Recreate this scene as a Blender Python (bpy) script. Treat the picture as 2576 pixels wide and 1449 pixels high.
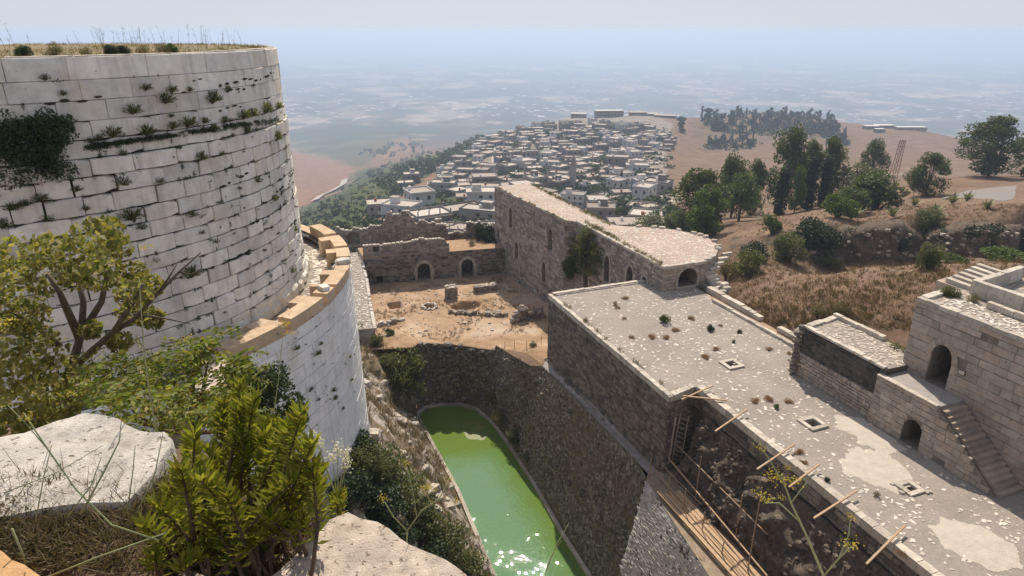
import bpy, math, random
import numpy as np
from mathutils import Vector, Matrix, noise as mnoise
from mathutils.geometry import delaunay_2d_cdt

rad = math.radians
R = random.Random(7)
for o in list(bpy.data.objects):
    bpy.data.objects.remove(o)
scene = bpy.context.scene
COL = scene.collection

# ------------------------------------------------------------------ camera, sky, sun, exposure
CAM_H = 20.0
FOC = 1680.0 / 2576.0
PITCH = math.atan(650 / 1680)
cam_d = bpy.data.cameras.new('camera')
cam_d.sensor_width = 36.0
cam_d.lens = 36.0 * FOC
cam_d.clip_start = 0.05
cam_d.clip_end = 90000.0
cam = bpy.data.objects.new('camera', cam_d)
COL.objects.link(cam)
cam.location = (0, 0, CAM_H)
cam.rotation_euler = (math.pi / 2 - PITCH, 0, 0)
scene.camera = cam

SUN_EL, SUN_AZ = 50.0, -1.0           # azimuth measured from +Y towards +X
world = bpy.data.worlds.new('World')
scene.world = world
world.use_nodes = True
wn = world.node_tree
for n in list(wn.nodes):
    wn.nodes.remove(n)
sky = wn.nodes.new('ShaderNodeTexSky')
sky.sky_type = 'NISHITA'
sky.sun_disc = False
sky.sun_elevation = rad(SUN_EL)
sky.sun_rotation = rad(SUN_AZ)
sky.altitude = 600
sky.air_density = 1.0
sky.dust_density = 0.4
sky.ozone_density = 1.5
# a milky summer sky: the clear-air sky with its contrast and colour evened out by haze
sat = wn.nodes.new('ShaderNodeHueSaturation')
sat.inputs['Saturation'].default_value = 0.34
gam = wn.nodes.new('ShaderNodeGamma')
gam.inputs['Gamma'].default_value = 0.29
tint = wn.nodes.new('ShaderNodeMix')
tint.data_type = 'RGBA'
tint.blend_type = 'MULTIPLY'
tint.inputs[0].default_value = 1.0
tint.inputs[7].default_value = (1.07, 1.12, 1.29, 1)
bg = wn.nodes.new('ShaderNodeBackground')
bg.inputs['Strength'].default_value = 0.15
wn.links.new(sky.outputs[0], sat.inputs['Color'])
wn.links.new(sat.outputs[0], gam.inputs['Color'])
wn.links.new(gam.outputs[0], tint.inputs[6])
wo = wn.nodes.new('ShaderNodeOutputWorld')
wn.links.new(tint.outputs[2], bg.inputs[0])
wn.links.new(bg.outputs[0], wo.inputs[0])

sun_d = bpy.data.lights.new('sun', 'SUN')
sun_d.energy = 2.5
sun_d.angle = rad(0.53)
sun_d.color = (1.0, 0.90, 0.75)
sun = bpy.data.objects.new('sun', sun_d)
COL.objects.link(sun)
sun.rotation_euler = (rad(-(90 - SUN_EL)), 0, rad(-SUN_AZ))

scene.view_settings.view_transform = 'Standard'
scene.view_settings.look = 'None'
scene.view_settings.gamma = 1.0
scene.view_settings.use_curve_mapping = False
scene.view_settings.exposure = 1.12
scene.render.engine = 'CYCLES'
scene.cycles.use_denoising = True
scene.cycles.max_bounces = 6
scene.cycles.diffuse_bounces = 3
scene.cycles.glossy_bounces = 2
scene.cycles.transmission_bounces = 3
scene.cycles.volume_bounces = 1
scene.cycles.transparent_max_bounces = 6
scene.cycles.caustics_reflective = False
scene.cycles.caustics_refractive = False
scene.cycles.sample_clamp_indirect = 6.0

# ------------------------------------------------------------------ helpers: survey of the place
CP, SP = math.cos(PITCH), math.sin(PITCH)
def ray(x, y):
    r = (x - 1288) / 1680.0
    u = (724.5 - y) / 1680.0
    return (r, CP + u * SP, -SP + u * CP)
def at_z(x, y, z):
    d = ray(x, y); t = (z - CAM_H) / d[2]
    return Vector((d[0] * t, d[1] * t, z))
def at_y(x, y, Y):
    d = ray(x, y); t = Y / d[1]
    return Vector((d[0] * t, Y, CAM_H + d[2] * t))
def pix(p):
    Z = p[2] - CAM_H
    dep = p[1] * CP - Z * SP
    up = p[1] * SP + Z * CP
    return (1288 + 1680 * p[0] / dep, 724.5 - 1680 * up / dep)
def W(a, b, z=0.0):                    # castle axes: a away along the hall, b to the right
    return Vector((9.2 - .36 * a + .933 * b, 34.0 + .933 * a + .36 * b, z))
def ab(p):
    x, y = p[0] - 9.2, p[1] - 34.0
    return (-.36 * x + .933 * y, .933 * x + .36 * y)
def rnd(a, b): return R.uniform(a, b)
def lerp(a, b, t): return a + (b - a) * t
def smooth(a, b, x):
    t = min(1, max(0, (x - a) / (b - a)))
    return t * t * (3 - 2 * t)
def nz(x, y, z=0.0): return mnoise.noise(Vector((x, y, z)))
def fbm(x, y, z=0.0, o=4): return mnoise.fractal(Vector((x, y, z)), 1.0, 2.0, o)
def in_poly(x, y, poly):
    c = False; j = len(poly) - 1
    for i in range(len(poly)):
        xi, yi = poly[i]; xj, yj = poly[j]
        if (yi > y) != (yj > y) and x < (xj - xi) * (y - yi) / (yj - yi) + xi: c = not c
        j = i
    return c
def polyline(pts, t):                  # point at parameter t in 0..1 along a list of tuples
    n = len(pts) - 1
    k = min(n - 1, int(t * n)); f = t * n - k
    return tuple(lerp(pts[k][i], pts[k + 1][i], f) for i in range(len(pts[0])))

# ------------------------------------------------------------------ helpers: objects
def tag(o, label=None, cat=None, group=None, kind=None):
    if label: o['label'] = label
    if cat: o['category'] = cat
    if group: o['group'] = group
    if kind: o['kind'] = kind
    return o
def link(o, parent=None):
    COL.objects.link(o)
    if parent is not None: o.parent = parent
    return o
def empty(name, loc=(0, 0, 0), label=None, cat=None, group=None, rz=0.0):
    o = bpy.data.objects.new(name, None)
    o.empty_display_size = 0.2
    link(o)
    o.location = loc
    o.rotation_euler = (0, 0, rz)
    return tag(o, label, cat, group)
def copy_tree(o, parent=None, loc=None, rz=None, sc=None):
    c = o.copy()
    link(c, parent)
    for ch in CHILD.get(o.name, []):
        copy_tree(ch, c)
    if loc is not None: c.location = loc
    if rz is not None: c.rotation_euler = (0, 0, rz)
    if sc is not None: c.scale = (sc, sc, sc) if not isinstance(sc, tuple) else sc
    return c
CHILD = {}
def remember(root):
    """record the children of a prototype (children lookups are slow in a big scene)"""
    for o in COL.objects:
        if o.parent is not None and (o.parent == root or (o.parent.parent == root)):
            CHILD.setdefault(o.parent.name, []).append(o)
class MB:
    def __init__(s): s.v = []; s.f = []
    def add(s, vs, fs):
        n = len(s.v)
        s.v.extend(tuple(p) for p in vs)
        s.f.extend(tuple(i + n for i in f) for f in fs)
        return s
    def box(s, x0, y0, z0, x1, y1, z1, m=None):
        vs = [(x, y, z) for z in (z0, z1) for (x, y) in ((x0, y0), (x1, y0), (x1, y1), (x0, y1))]
        if m is not None: vs = [m @ Vector(p) for p in vs]
        return s.add(vs, [(3, 2, 1, 0), (4, 5, 6, 7), (0, 1, 5, 4), (1, 2, 6, 5), (2, 3, 7, 6), (3, 0, 4, 7)])
    def prism(s, base, top):
        n = len(base)
        fs = [tuple(range(n - 1, -1, -1)), tuple(range(n, 2 * n))]
        fs += [(i, (i + 1) % n, n + (i + 1) % n, n + i) for i in range(n)]
        return s.add(list(base) + list(top), fs)
    def tube(s, pts, radii, n=6, cap=True):
        pts = [Vector(p) for p in pts]
        if not isinstance(radii, (list, tuple)): radii = [radii] * len(pts)
        base = len(s.v); ref = Vector((0.37, 0.61, 0.7))
        for i, p in enumerate(pts):
            d = (pts[min(i + 1, len(pts) - 1)] - pts[max(i - 1, 0)]).normalized()
            u = d.cross(ref)
            if u.length < 1e-3: u = d.cross(Vector((1, 0, 0)))
            u.normalize(); w = d.cross(u)
            for k in range(n):
                a = 2 * math.pi * k / n
                q = p + (u * math.cos(a) + w * math.sin(a)) * radii[i]
                s.v.append(tuple(q))
        for i in range(len(pts) - 1):
            for k in range(n):
                a = base + i * n + k; b = base + i * n + (k + 1) % n
                s.f.append((a, b, b + n, a + n))
        if cap:
            s.f.append(tuple(base + k for k in range(n - 1, -1, -1)))
            s.f.append(tuple(base + (len(pts) - 1) * n + k for k in range(n)))
        return s
    def beam(s, p0, p1, w, h, up=Vector((0, 0, 1))):
        p0, p1 = Vector(p0), Vector(p1)
        d = (p1 - p0).normalized(); u = d.cross(up)
        if u.length < 1e-4: u = d.cross(Vector((1, 0, 0)))
        u.normalize(); t = u.cross(d)
        q = lambda p, a, b: p + u * a * w / 2 + t * b * h / 2
        return s.prism([q(p0, -1, -1), q(p0, 1, -1), q(p0, 1, 1), q(p0, -1, 1)], [q(p1, -1, -1), q(p1, 1, -1), q(p1, 1, 1), q(p1, -1, 1)])
    def rock(s, c, rx, ry, rz, rng=None, rot=None, rough=.22, n=0):
        """an uneven stone: a squashed, jittered subdivided cube"""
        rng = rng or R
        g = (-1, 0, 1)
        idx = {}; vs = []; fs = []
        sd = rng.uniform(0, 99)
        ang = rng.uniform(0, 6.28) if rot is None else rot
        ca, sa = math.cos(ang), math.sin(ang)
        def vid(i, j, k):
            if (i, j, k) in idx: return idx[(i, j, k)]
            l = math.sqrt(i * i + j * j + k * k)
            f = 1 / l ** .62 * (1 + rough * nz(i * 1.3 + sd, j * 1.3, k * 1.3 + sd) * 1.6 + rng.uniform(-rough, rough) * .35)
            x, y, z = i * f * rx, j * f * ry, k * f * rz
            vs.append((c[0] + x * ca - y * sa, c[1] + x * sa + y * ca, c[2] + z))
            idx[(i, j, k)] = len(vs) - 1
            return idx[(i, j, k)]
        for ax in range(3):
            for sgn in (-1, 1):
                for a in (-1, 0):
                    for b in (-1, 0):
                        q = []
                        for (da, db) in ((0, 0), (1, 0), (1, 1), (0, 1)):
                            t = [0, 0, 0]; t[ax] = sgn; t[(ax + 1) % 3] = a + da; t[(ax + 2) % 3] = b + db
                            q.append(vid(*t))
                        fs.append(tuple(q) if sgn > 0 else tuple(reversed(q)))
        return s.add(vs, fs)
    def mesh(s, name='mesh', smooth=False):
        me = bpy.data.meshes.new(name)
        me.from_pydata(s.v, [], s.f)
        if smooth:
            me.polygons.foreach_set('use_smooth', [True] * len(me.polygons))
        return me
    def build(s, name, mat, parent=None, smooth=False, kind=None, origin=None):
        if origin is not None:
            ox, oy, oz = origin
            s.v = [(x - ox, y - oy, z - oz) for x, y, z in s.v]
        me = s.mesh(name, smooth)
        me.materials.append(mat)
        o = bpy.data.objects.new(name, me)
        link(o, parent)
        if origin is not None: o.location = origin
        if kind: o['kind'] = kind
        return o
def inst(name, mesh, parent, loc=(0, 0, 0), rz=0.0, sc=None):
    o = bpy.data.objects.new(name, mesh)
    link(o, parent)
    o.location = loc
    if rz: o.rotation_euler = (0, 0, rz)
    if sc: o.scale = sc
    return o
CAMV = Vector((0, 0, CAM_H))
def pieces(name, items, mat, parent, limit=300, rest=None):
    """items: list of MB, one per piece; the largest in view are parts, the rest one part of kind stuff"""
    def key(m):
        n = len(m.v)
        c = Vector((sum(p[0] for p in m.v) / n, sum(p[1] for p in m.v) / n, sum(p[2] for p in m.v) / n))
        ext = max((Vector(m.v[0]) - Vector(m.v[n // 2])).length, .02)
        px, py = pix(c) if c.y > .5 else (-9e3, 0)
        vis = 1.0 if (-40 < px < 2616 and -40 < py < 1490) else .02
        return -vis * ext / (c - CAMV).length
    items = sorted(items, key=key)
    for m in items[:limit]:
        m.build(name, mat, parent)
    if len(items) > limit:
        r = MB()
        for m in items[limit:]: r.add(m.v, m.f)
        r.build(rest or (name + '_courses'), mat, parent, kind='stuff')

# ------------------------------------------------------------------ helpers: masonry
def block(mapf, s0, s1, z0, z1, d0, d1, ch, rng, jit=.012, nsub=1, chip=0.0):
    """one dressed stone on a wall surface: mapf(s, z, d) -> point; chamfered and uneven front"""
    ch = min(ch, (s1 - s0) * .3, (z1 - z0) * .3)
    ss = [s0, s0 + ch]
    for i in range(1, nsub): ss.append(lerp(s0 + ch, s1 - ch, i / nsub))
    ss += [s1 - ch, s1]
    vs = []; fs = []
    cuts = [rng.uniform(0, chip) if rng.random() < .45 else 0 for _ in range(4)]
    J = lambda: rng.uniform(-jit, jit)
    for i, s in enumerate(ss):
        end = i in (0, len(ss) - 1)
        dd = d1 - ch if end else d1
        left = i <= len(ss) // 2 - (0 if len(ss) % 2 else 1)
        cb = cuts[0 if left else 1] if (i < 2 or i > len(ss) - 3) else 0
        ct = cuts[2 if left else 3] if (i < 2 or i > len(ss) - 3) else 0
        prof = [(z0, d0), (z0 + cb, d1 - ch + J()), (z0 + ch + cb, dd + J()), (z1 - ch - ct, dd + J()), (z1 - ct, d1 - ch + J()), (z1, d0)]
        for (z, d) in prof:
            vs.append(mapf(s + J(), z + J() * .7, d))
    n = len(ss)
    for i in range(n - 1):
        for k in range(5):
            a = i * 6 + k
            fs.append((a, a + 6, a + 7, a + 1))
    fs.append(tuple(range(0, 6)))
    fs.append(tuple(range((n - 1) * 6 + 5, (n - 1) * 6 - 1, -1)))
    m = MB(); m.add(vs, fs)
    return m
def arch_pts(sc, w, zb, zs, zt, pointed=True, n=6):
    pts = [(sc - w / 2, zb), (sc - w / 2, zs)]
    for i in range(1, n):
        t = i / n
        if pointed: pts.append((sc - w / 2 * (1 - t ** 1.75), zs + (zt - zs) * math.sin(t * math.pi / 2) ** .9))
        else: pts.append((sc - w / 2 * math.cos(t * math.pi / 2), zs + (zt - zs) * math.sin(t * math.pi / 2)))
    pts.append((sc, zt))
    right = [(2 * sc - s, z) for s, z in reversed(pts[:-1])]
    return pts + right
def hole_half(h, z0, z1):
    """widest half-width of an arch opening between two heights"""
    sc = h[0][0] / 2 + h[-1][0] / 2
    best = 0
    n = len(h) // 2
    for i in range(n):
        (sa, za), (sb, zb) = h[i], h[i + 1]
        lo, hi = max(min(za, zb), z0), min(max(za, zb), z1)
        if lo < hi: 
            for z in (lo, hi):
                t = (z - za) / (zb - za) if zb != za else 0
                best = max(best, abs(sc - lerp(sa, sb, t)))
    return sc, best
def masonry(mapf, s0, s1, z0, z1, ch_rng, len_rng, d0, d1, chamf, rng, holes=(), jit=.012, nsub=1, gap=.012, chip=0.0, dvar=.02, drop=0.0, top=None):
    """courses of stones; returns a list of MB, one per stone"""
    out = []
    z = z0
    while z < z1 - .06:
        h = rng.uniform(*ch_rng)
        zt = min(z + h, z1)
        if z1 - zt < ch_rng[0] * .5: zt = z1
        s = s0 - rng.uniform(0, len_rng[1]) * .7
        while s < s1:
            l = rng.uniform(*len_rng)
            a, b = max(s, s0), min(s + l, s1)
            s += l
            if b - a < .07: continue
            if top is not None and zt > top((a + b) / 2): continue
            segs = [(a, b)]
            for hl in holes:
                sc, hw = hole_half(hl, z, zt)
                if hw <= 0: continue
                ns = []
                for (p, q) in segs:
                    if q <= sc - hw or p >= sc + hw: ns.append((p, q)); continue
                    if p < sc - hw: ns.append((p, sc - hw))
                    if q > sc + hw: ns.append((sc + hw, q))
                segs = ns
            for (p, q) in segs:
                if q - p < .08 or rng.random() < drop: continue
                dv = rng.uniform(-dvar, dvar)
                out.append(block(mapf, p + gap, q - gap, z + gap, zt - gap, d0, d1 + dv, chamf, rng, jit, nsub if q - p > .5 else 1, chip))
        z = zt
    return out
def voussoirs(mapf, h, width, d0, d1, rng, jambs=True, gap=.01):
    """the ring of arch stones round an opening"""
    out = []
    n = len(h)
    sc = (h[0][0] + h[-1][0]) / 2
    zc = h[1][1]
    def outer(i):
        s, z = h[i]
        if i in (0, 1): return (s - width, z)
        if i in (n - 1, n - 2): return (s + width, z)
        v = Vector((s - sc, (z - zc) + .15)); v.normalize()
        return (s + v.x * width, z + v.y * width)
    for i in range(n - 1):
        if i in (0, n - 2):
            if not jambs: continue
            (sa, za), (sb, zb) = h[i], h[i + 1]
            lo, hi = min(za, zb), max(za, zb)
            k = max(1, int((hi - lo) / .42))
            for j in range(k):
                za_, zb_ = lerp(lo, hi, j / k), lerp(lo, hi, (j + 1) / k)
                w2 = width * (1.25 if j % 2 else .85)
                p, q = (sa - w2, sa) if i == 0 else (sa, sa + w2)
                out.append(block(mapf, p + gap, q, za_ + gap, zb_ - gap, d0, d1 + rng.uniform(0, .02), .025, rng))
            continue
        a, b = h[i], h[i + 1]; c, d = outer(i + 1), outer(i)
        q = [a, b, c, d]
        cs = sum(p[0] for p in q) / 4; cz = sum(p[1] for p in q) / 4
        q = [(lerp(p[0], cs, .04), lerp(p[1], cz, .04)) for p in q]
        m = MB()
        m.prism([mapf(s, z, d0) for s, z in q], [mapf(s, z, d1 + rng.uniform(0, .015)) for s, z in q])
        out.append(m)
    return out
def panel(mb, mapf, outline, holes, d, depth, back=True):
    """wall core behind the stones, cut by openings with real reveals"""
    vs = [Vector(p) for p in outline]; ed = [(i, (i + 1) % len(outline)) for i in range(len(outline))]
    for h in holes:
        n = len(vs)
        vs += [Vector(p) for p in h]
        ed += [(n + i, n + (i + 1) % len(h)) for i in range(len(h))]
    r = delaunay_2d_cdt(vs, ed, [], 0, 1e-4)
    fs = []
    for t in r[2]:
        cx = sum(r[0][i].x for i in t) / 3; cz = sum(r[0][i].y for i in t) / 3
        if not in_poly(cx, cz, outline): continue
        if any(in_poly(cx, cz, h) for h in holes): continue
        fs.append(tuple(t))
    mb.add([mapf(p.x, p.y, d) for p in r[0]], fs)
    for h in holes:
        n = len(h)
        f = [(i, (i + 1) % n, n + (i + 1) % n, n + i) for i in range(n)]
        if back: f.append(tuple(range(n, 2 * n)))
        mb.add([mapf(s, z, d) for s, z in h] + [mapf(s, z, d - depth) for s, z in h], f)
    return mb
# ------------------------------------------------------------------ materials
class NT:
    def __init__(s, name):
        s.m = bpy.data.materials.new(name); s.m.use_nodes = True
        s.t = s.m.node_tree
        for n in list(s.t.nodes): s.t.nodes.remove(n)
        s.out = s.t.nodes.new('ShaderNodeOutputMaterial')
    def n(s, typ, **kw):
        nd = s.t.nodes.new('ShaderNode' + typ)
        for k, v in kw.items():
            if k.startswith('_'): setattr(nd, k[1:], v)
            else:
                key = k.replace('__', ' ')
                i = nd.inputs[int(key[1:])] if key[0] == 'i' and key[1:].isdigit() else nd.inputs[key]
                if isinstance(v, bpy.types.NodeSocket): s.t.links.new(v, i)
                else: i.default_value = v
        return nd
    def l(s, a, b): s.t.links.new(a, b)
    def coords(s, scale=(1, 1, 1), obj=False):
        if obj: v = s.n('TexCoord').outputs['Object']
        else: v = s.n('NewGeometry').outputs['Position']
        return s.n('Mapping', Vector=v, Scale=scale).outputs[0]
    def noise(s, vec, scale, detail=5, rough=.6, dist=0):
        return s.n('TexNoise', Vector=vec, Scale=scale, Detail=detail, Roughness=rough, Distortion=dist).outputs['Fac']
    def ramp(s, fac, stops, mode='LINEAR'):
        nd = s.n('ValToRGB', Fac=fac); cr = nd.color_ramp; cr.interpolation = mode
        while len(cr.elements) < len(stops): cr.elements.new(.5)
        for e, (p, c) in zip(cr.elements, stops):
            e.position = p; e.color = (c[0], c[1], c[2], 1) if not isinstance(c, (int, float)) else (c, c, c, 1)
        return nd.outputs[0]
    def mix(s, fac, a, b, mode='MIX'):
        nd = s.t.nodes.new('ShaderNodeMix'); nd.data_type = 'RGBA'; nd.blend_type = mode
        for sock, v in ((nd.inputs[0], fac), (nd.inputs[6], a), (nd.inputs[7], b)):
            if isinstance(v, bpy.types.NodeSocket): s.t.links.new(v, sock)
            elif isinstance(v, (int, float)): sock.default_value = v if sock.type == 'VALUE' else (v, v, v, 1)
            else: sock.default_value = (v[0], v[1], v[2], 1)
        return nd.outputs[2]
    def math(s, op, a, b=0.0, clamp=False):
        nd = s.n('Math', _operation=op, _use_clamp=clamp)
        for i, v in enumerate((a, b)):
            if isinstance(v, bpy.types.NodeSocket): s.t.links.new(v, nd.inputs[i])
            else: nd.inputs[i].default_value = v
        return nd.outputs[0]
    def piece_random(s):
        """a value that differs from stone to stone, single objects and joined ones alike"""
        a = s.n('ObjectInfo').outputs['Random']; b = s.n('NewGeometry').outputs['Random Per Island']
        return s.math('FRACT', s.math('ADD', a, s.math('MULTIPLY', b, 7.31)))
    def finish(s, col, rough=.9, bump=None, strength=.4, dist=.02, spec=.25, normal=None, **kw):
        p = s.n('BsdfPrincipled')
        for nm, v in (('Base Color', col), ('Roughness', rough), ('Specular IOR Level', spec)):
            if isinstance(v, bpy.types.NodeSocket): s.l(v, p.inputs[nm])
            elif isinstance(v, (int, float)): p.inputs[nm].default_value = v
            else: p.inputs[nm].default_value = (v[0], v[1], v[2], 1)
        if bump is not None:
            b = s.n('Bump', Height=bump, Strength=strength, Distance=dist)
            s.l(b.outputs[0], p.inputs['Normal'])
        s.l(p.outputs[0], s.out.inputs[0])
        s.bsdf = p
        return s.m
def sc_(c, k): return tuple(min(1, x * k) for x in c)
def stone_mat(name, base, var=.25, warm=None, stain=(.05, .05, .04), stain_amt=.35, scale=1.0, bump=.5, coarse=1.2, mot=(.72, 1.12), pits=(.28, .36), streak=0.0):
    """weathered masonry: tone differs per stone, mottling, dark lichen stains, pitted relief"""
    t = NT(name); v = t.coords()
    r = t.piece_random()
    tone = t.ramp(r, [(0, sc_(base, 1 - var)), (.45, base), (.75, warm or sc_(base, 1 + var * .4)), (1, sc_(base, 1 + var * .7))])
    mott = t.ramp(t.noise(v, 3.1 * scale, 6, .65), [(.3, mot[0]), (.7, mot[1])])
    c = t.mix(1.0, tone, mott, 'MULTIPLY')
    big = t.noise(v, coarse * scale, 5, .62, .4)
    c = t.mix(t.ramp(big, [(.52, 0), (.70, stain_amt)]), c, stain)
    if streak:                          # rain streaks and ochre bloom
        sv = t.n('Mapping', Vector=v, Scale=(1, 1, .12)).outputs[0]
        c = t.mix(t.ramp(t.noise(sv, 2.3, 5, .65), [(.5, 0), (.75, streak)]), c, (.30, .27, .22))
        c = t.mix(t.ramp(t.noise(v, .8, 4, .6), [(.52, 0), (.72, streak)]), c, (.60, .49, .34))
    fine = t.noise(v, 26 * scale, 4, .7)
    pit = t.ramp(t.noise(v, 9 * scale, 3, .55), [(pits[0], .0), (pits[1], 1)])
    c = t.mix(t.math('SUBTRACT', 1, pit, True), c, sc_(stain, 1.3))
    h = t.math('ADD', t.math('MULTIPLY', fine, .35), t.math('MULTIPLY', pit, .5))
    return t.finish(c, .92, h, bump, .03)
def plain_mat(name, col, rough=.9, nscale=8.0, amt=.25, bump=.3, dist=.02, col2=None, objco=False):
    t = NT(name); v = t.coords(obj=objco)
    n1 = t.noise(v, nscale, 6, .65)
    c = t.ramp(n1, [(.25, sc_(col, 1 - amt)), (.55, col), (.8, col2 or sc_(col, 1 + amt))])
    return t.finish(c, rough, t.noise(v, nscale * 4, 4, .7), bump, dist)
M = {}
M['limestone'] = stone_mat('white_limestone', (.78, .73, .655), .2, (.77, .70, .60), (.16, .15, .12), .30, 1.0, .6, .9, (.82, 1.08), (.24, .30), .5)
M['limestone_low'] = stone_mat('pale_limestone', (.80, .785, .75), .08, (.80, .775, .725), (.20, .19, .18), .25, 1.0, .4, .6, (.86, 1.06), (.20, .26), .38)
M['joint'] = plain_mat('mossy_joint', (.045, .043, .03), 1.0, 5.0, .5, .6)
M['merlon'] = stone_mat('new_tan_stone', (.56, .41, .275), .10, (.60, .45, .31), (.33, .24, .16), .25, .8, .25, .7)
M['hall'] = stone_mat('hall_rubble_stone', (.20, .168, .138), .40, (.28, .235, .19), (.05, .045, .04), .45, 1.2, .6, .5)
M['hall_core'] = plain_mat('old_mortar', (.125, .107, .09), 1.0, 4.0, .45, .7, .04)
M['gate'] = stone_mat('gatehouse_stone', (.42, .36, .30), .22, (.43, .34, .265), (.12, .10, .08), .30, .8, .45, .6)
M['gate_core'] = plain_mat('gatehouse_mortar', (.21, .18, .15), 1.0, 4.0, .4, .5)
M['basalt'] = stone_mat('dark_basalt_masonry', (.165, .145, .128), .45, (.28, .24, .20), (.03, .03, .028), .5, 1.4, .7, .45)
M['ruin'] = stone_mat('brown_ruin_stone', (.33, .28, .235), .4, (.43, .37, .31), (.05, .045, .04), .5, 1.3, .7, .5)
M['ruin_core'] = plain_mat('plaster_and_rubble', (.27, .23, .195), 1.0, 2.2, .5, .8, .05, (.40, .35, .295))
M['trim'] = stone_mat('pale_arch_stone', (.42, .36, .30), .18, (.46, .40, .33), (.15, .12, .10), .3, 1.0, .4)
M['coping'] = stone_mat('pale_coping_stone', (.53, .47, .40), .22, (.60, .54, .46), (.20, .18, .14), .3, 1.2, .5)
M['dark'] = plain_mat('dark_interior', (.05, .042, .036), 1.0, 3.0, .4, .4)
M['pebble'] = stone_mat('pale_paving_stone', (.66, .59, .51), .22, (.72, .66, .58), (.40, .34, .28), .2, 2.0, .3)
M['dirt'] = plain_mat('bare_earth', (.38, .25, .155), 1.0, 1.6, .28, .8, .05, (.46, .33, .23))
M['wood'] = plain_mat('weathered_pole_wood', (.36, .25, .165), .85, 14.0, .3, .3)
M['plank'] = plain_mat('new_pine_plank', (.46, .315, .195), .8, 6.0, .25, .25)
M['ladder'] = plain_mat('grey_ladder_wood', (.36, .30, .245), .85, 9.0, .25, .3)
M['sand'] = plain_mat('white_sand', (.50, .445, .385), 1.0, 2.2, .16, .7, .05, (.57, .51, .445))
M['rock'] = stone_mat('slope_rock', (.45, .40, .345), .3, (.5, .44, .37), (.10, .09, .07), .4, 1.2, .7)

def terrace_mat(name, base, pale, vscale, size, soft=.0):
    """cement crust with pale stones showing through (the ones too small to model)"""
    t = NT(name); v = t.coords()
    n1 = t.noise(v, .35, 5, .6); n2 = t.noise(v, 6, 5, .7)
    c = t.ramp(n1, [(.3, sc_(base, .8)), (.6, base), (.8, sc_(base, 1.15))])
    c = t.mix(.5, c, t.ramp(n2, [(.3, .55), (.7, 1.25)]), 'MULTIPLY')
    vo = t.n('TexVoronoi', Vector=t.n('Mapping', Vector=v, Scale=(1, 1.5, 1)).outputs[0], Scale=vscale, Randomness=1.0)
    wob = t.math('ADD', vo.outputs['Distance'], t.math('MULTIPLY', t.math('SUBTRACT', t.noise(v, 14, 3), .5), .25))
    m = t.ramp(wob, [(size - .05, 1), (size + .03, 0)])
    pick = t.ramp(vo.outputs['Color'], [(.45, 0), (.5, 1)])
    m = t.math('MULTIPLY', m, pick)
    c = t.mix(m, c, pale)
    h = t.math('ADD', t.math('MULTIPLY', n2, .5), m)
    return t.finish(c, .95, h, .5, .03)
M['terrace'] = terrace_mat('terrace_cement', (.325, .283, .248), (.54, .47, .395), 3.8, .17)
M['pinkroof'] = terrace_mat('pink_cobbled_roof', (.44, .345, .285), (.60, .50, .42), 4.2, .42)
M['cobble'] = terrace_mat('grey_cobbled_path', (.30, .26, .225), (.46, .40, .34), 3.6, .45)

def water_mat():
    """green water: reflected sky painted teal into the open water, yellow-green algae along the right bank and far end"""
    t = NT('green_pond_water'); v = t.coords()
    rel = t.n('Mapping', Vector=v, Rotation=(0, 0, 0)).outputs[0]
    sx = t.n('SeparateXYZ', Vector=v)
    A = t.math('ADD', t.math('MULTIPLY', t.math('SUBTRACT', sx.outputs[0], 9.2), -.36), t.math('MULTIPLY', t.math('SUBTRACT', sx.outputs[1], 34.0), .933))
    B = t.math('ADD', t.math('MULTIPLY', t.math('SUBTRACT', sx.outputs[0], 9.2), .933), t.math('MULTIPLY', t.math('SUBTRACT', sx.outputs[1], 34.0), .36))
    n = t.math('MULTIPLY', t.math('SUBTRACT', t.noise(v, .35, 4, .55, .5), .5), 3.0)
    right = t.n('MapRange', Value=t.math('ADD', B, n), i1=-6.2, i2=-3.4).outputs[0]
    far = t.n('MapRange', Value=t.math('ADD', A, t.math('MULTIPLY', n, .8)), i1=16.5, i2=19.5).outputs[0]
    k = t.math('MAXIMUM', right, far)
    c = t.mix(k, (.12, .225, .115), (.115, .185, .035))  # teal stands in for the sky reflection, put into the base colour
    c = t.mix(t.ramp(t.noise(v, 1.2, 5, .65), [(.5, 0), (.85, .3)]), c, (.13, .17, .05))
    w1 = t.noise(v, 4.4, 0, .5); w2 = t.noise(v, 1.7, 0, .5)
    h = t.math('ADD', w1, t.math('MULTIPLY', w2, .8))
    return t.finish(c, .012, h, 1.0, .019, .5)
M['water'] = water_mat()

def leaf_mat(name, cols, trans=.35, rough=.6):
    t = NT(name); v = t.coords()
    isl = t.n('NewGeometry').outputs['Random Per Island']
    n = len(cols)
    c = t.ramp(isl, [(i / max(1, n - 1), cc) for i, cc in enumerate(cols)])
    c = t.mix(.35, c, t.ramp(t.noise(v, 2.0, 3), [(.3, .5), (.7, 1.4)]), 'MULTIPLY')
    p = t.n('BsdfPrincipled', Roughness=rough); p.inputs['Specular IOR Level'].default_value = .3
    t.l(c, p.inputs['Base Color'])
    tr = t.n('BsdfTranslucent'); t.l(t.mix(1.0, c, (1.25, 1.3, .6), 'MULTIPLY'), tr.inputs[0])
    mx = t.n('MixShader', Fac=trans); t.l(p.outputs[0], mx.inputs[1]); t.l(tr.outputs[0], mx.inputs[2])
    t.l(mx.outputs[0], t.out.inputs[0])
    return t.m
M['leaf_shrub'] = leaf_mat('shrub_leaves', [(.17, .18, .022), (.24, .25, .035), (.11, .12, .016), (.30, .29, .05), (.15, .12, .03)], .5)
M['leaf_fig'] = leaf_mat('fig_leaves', [(.20, .19, .05), (.28, .23, .06), (.12, .14, .035), (.38, .32, .16), (.24, .24, .08), (.10, .11, .03)], .45)
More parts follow.
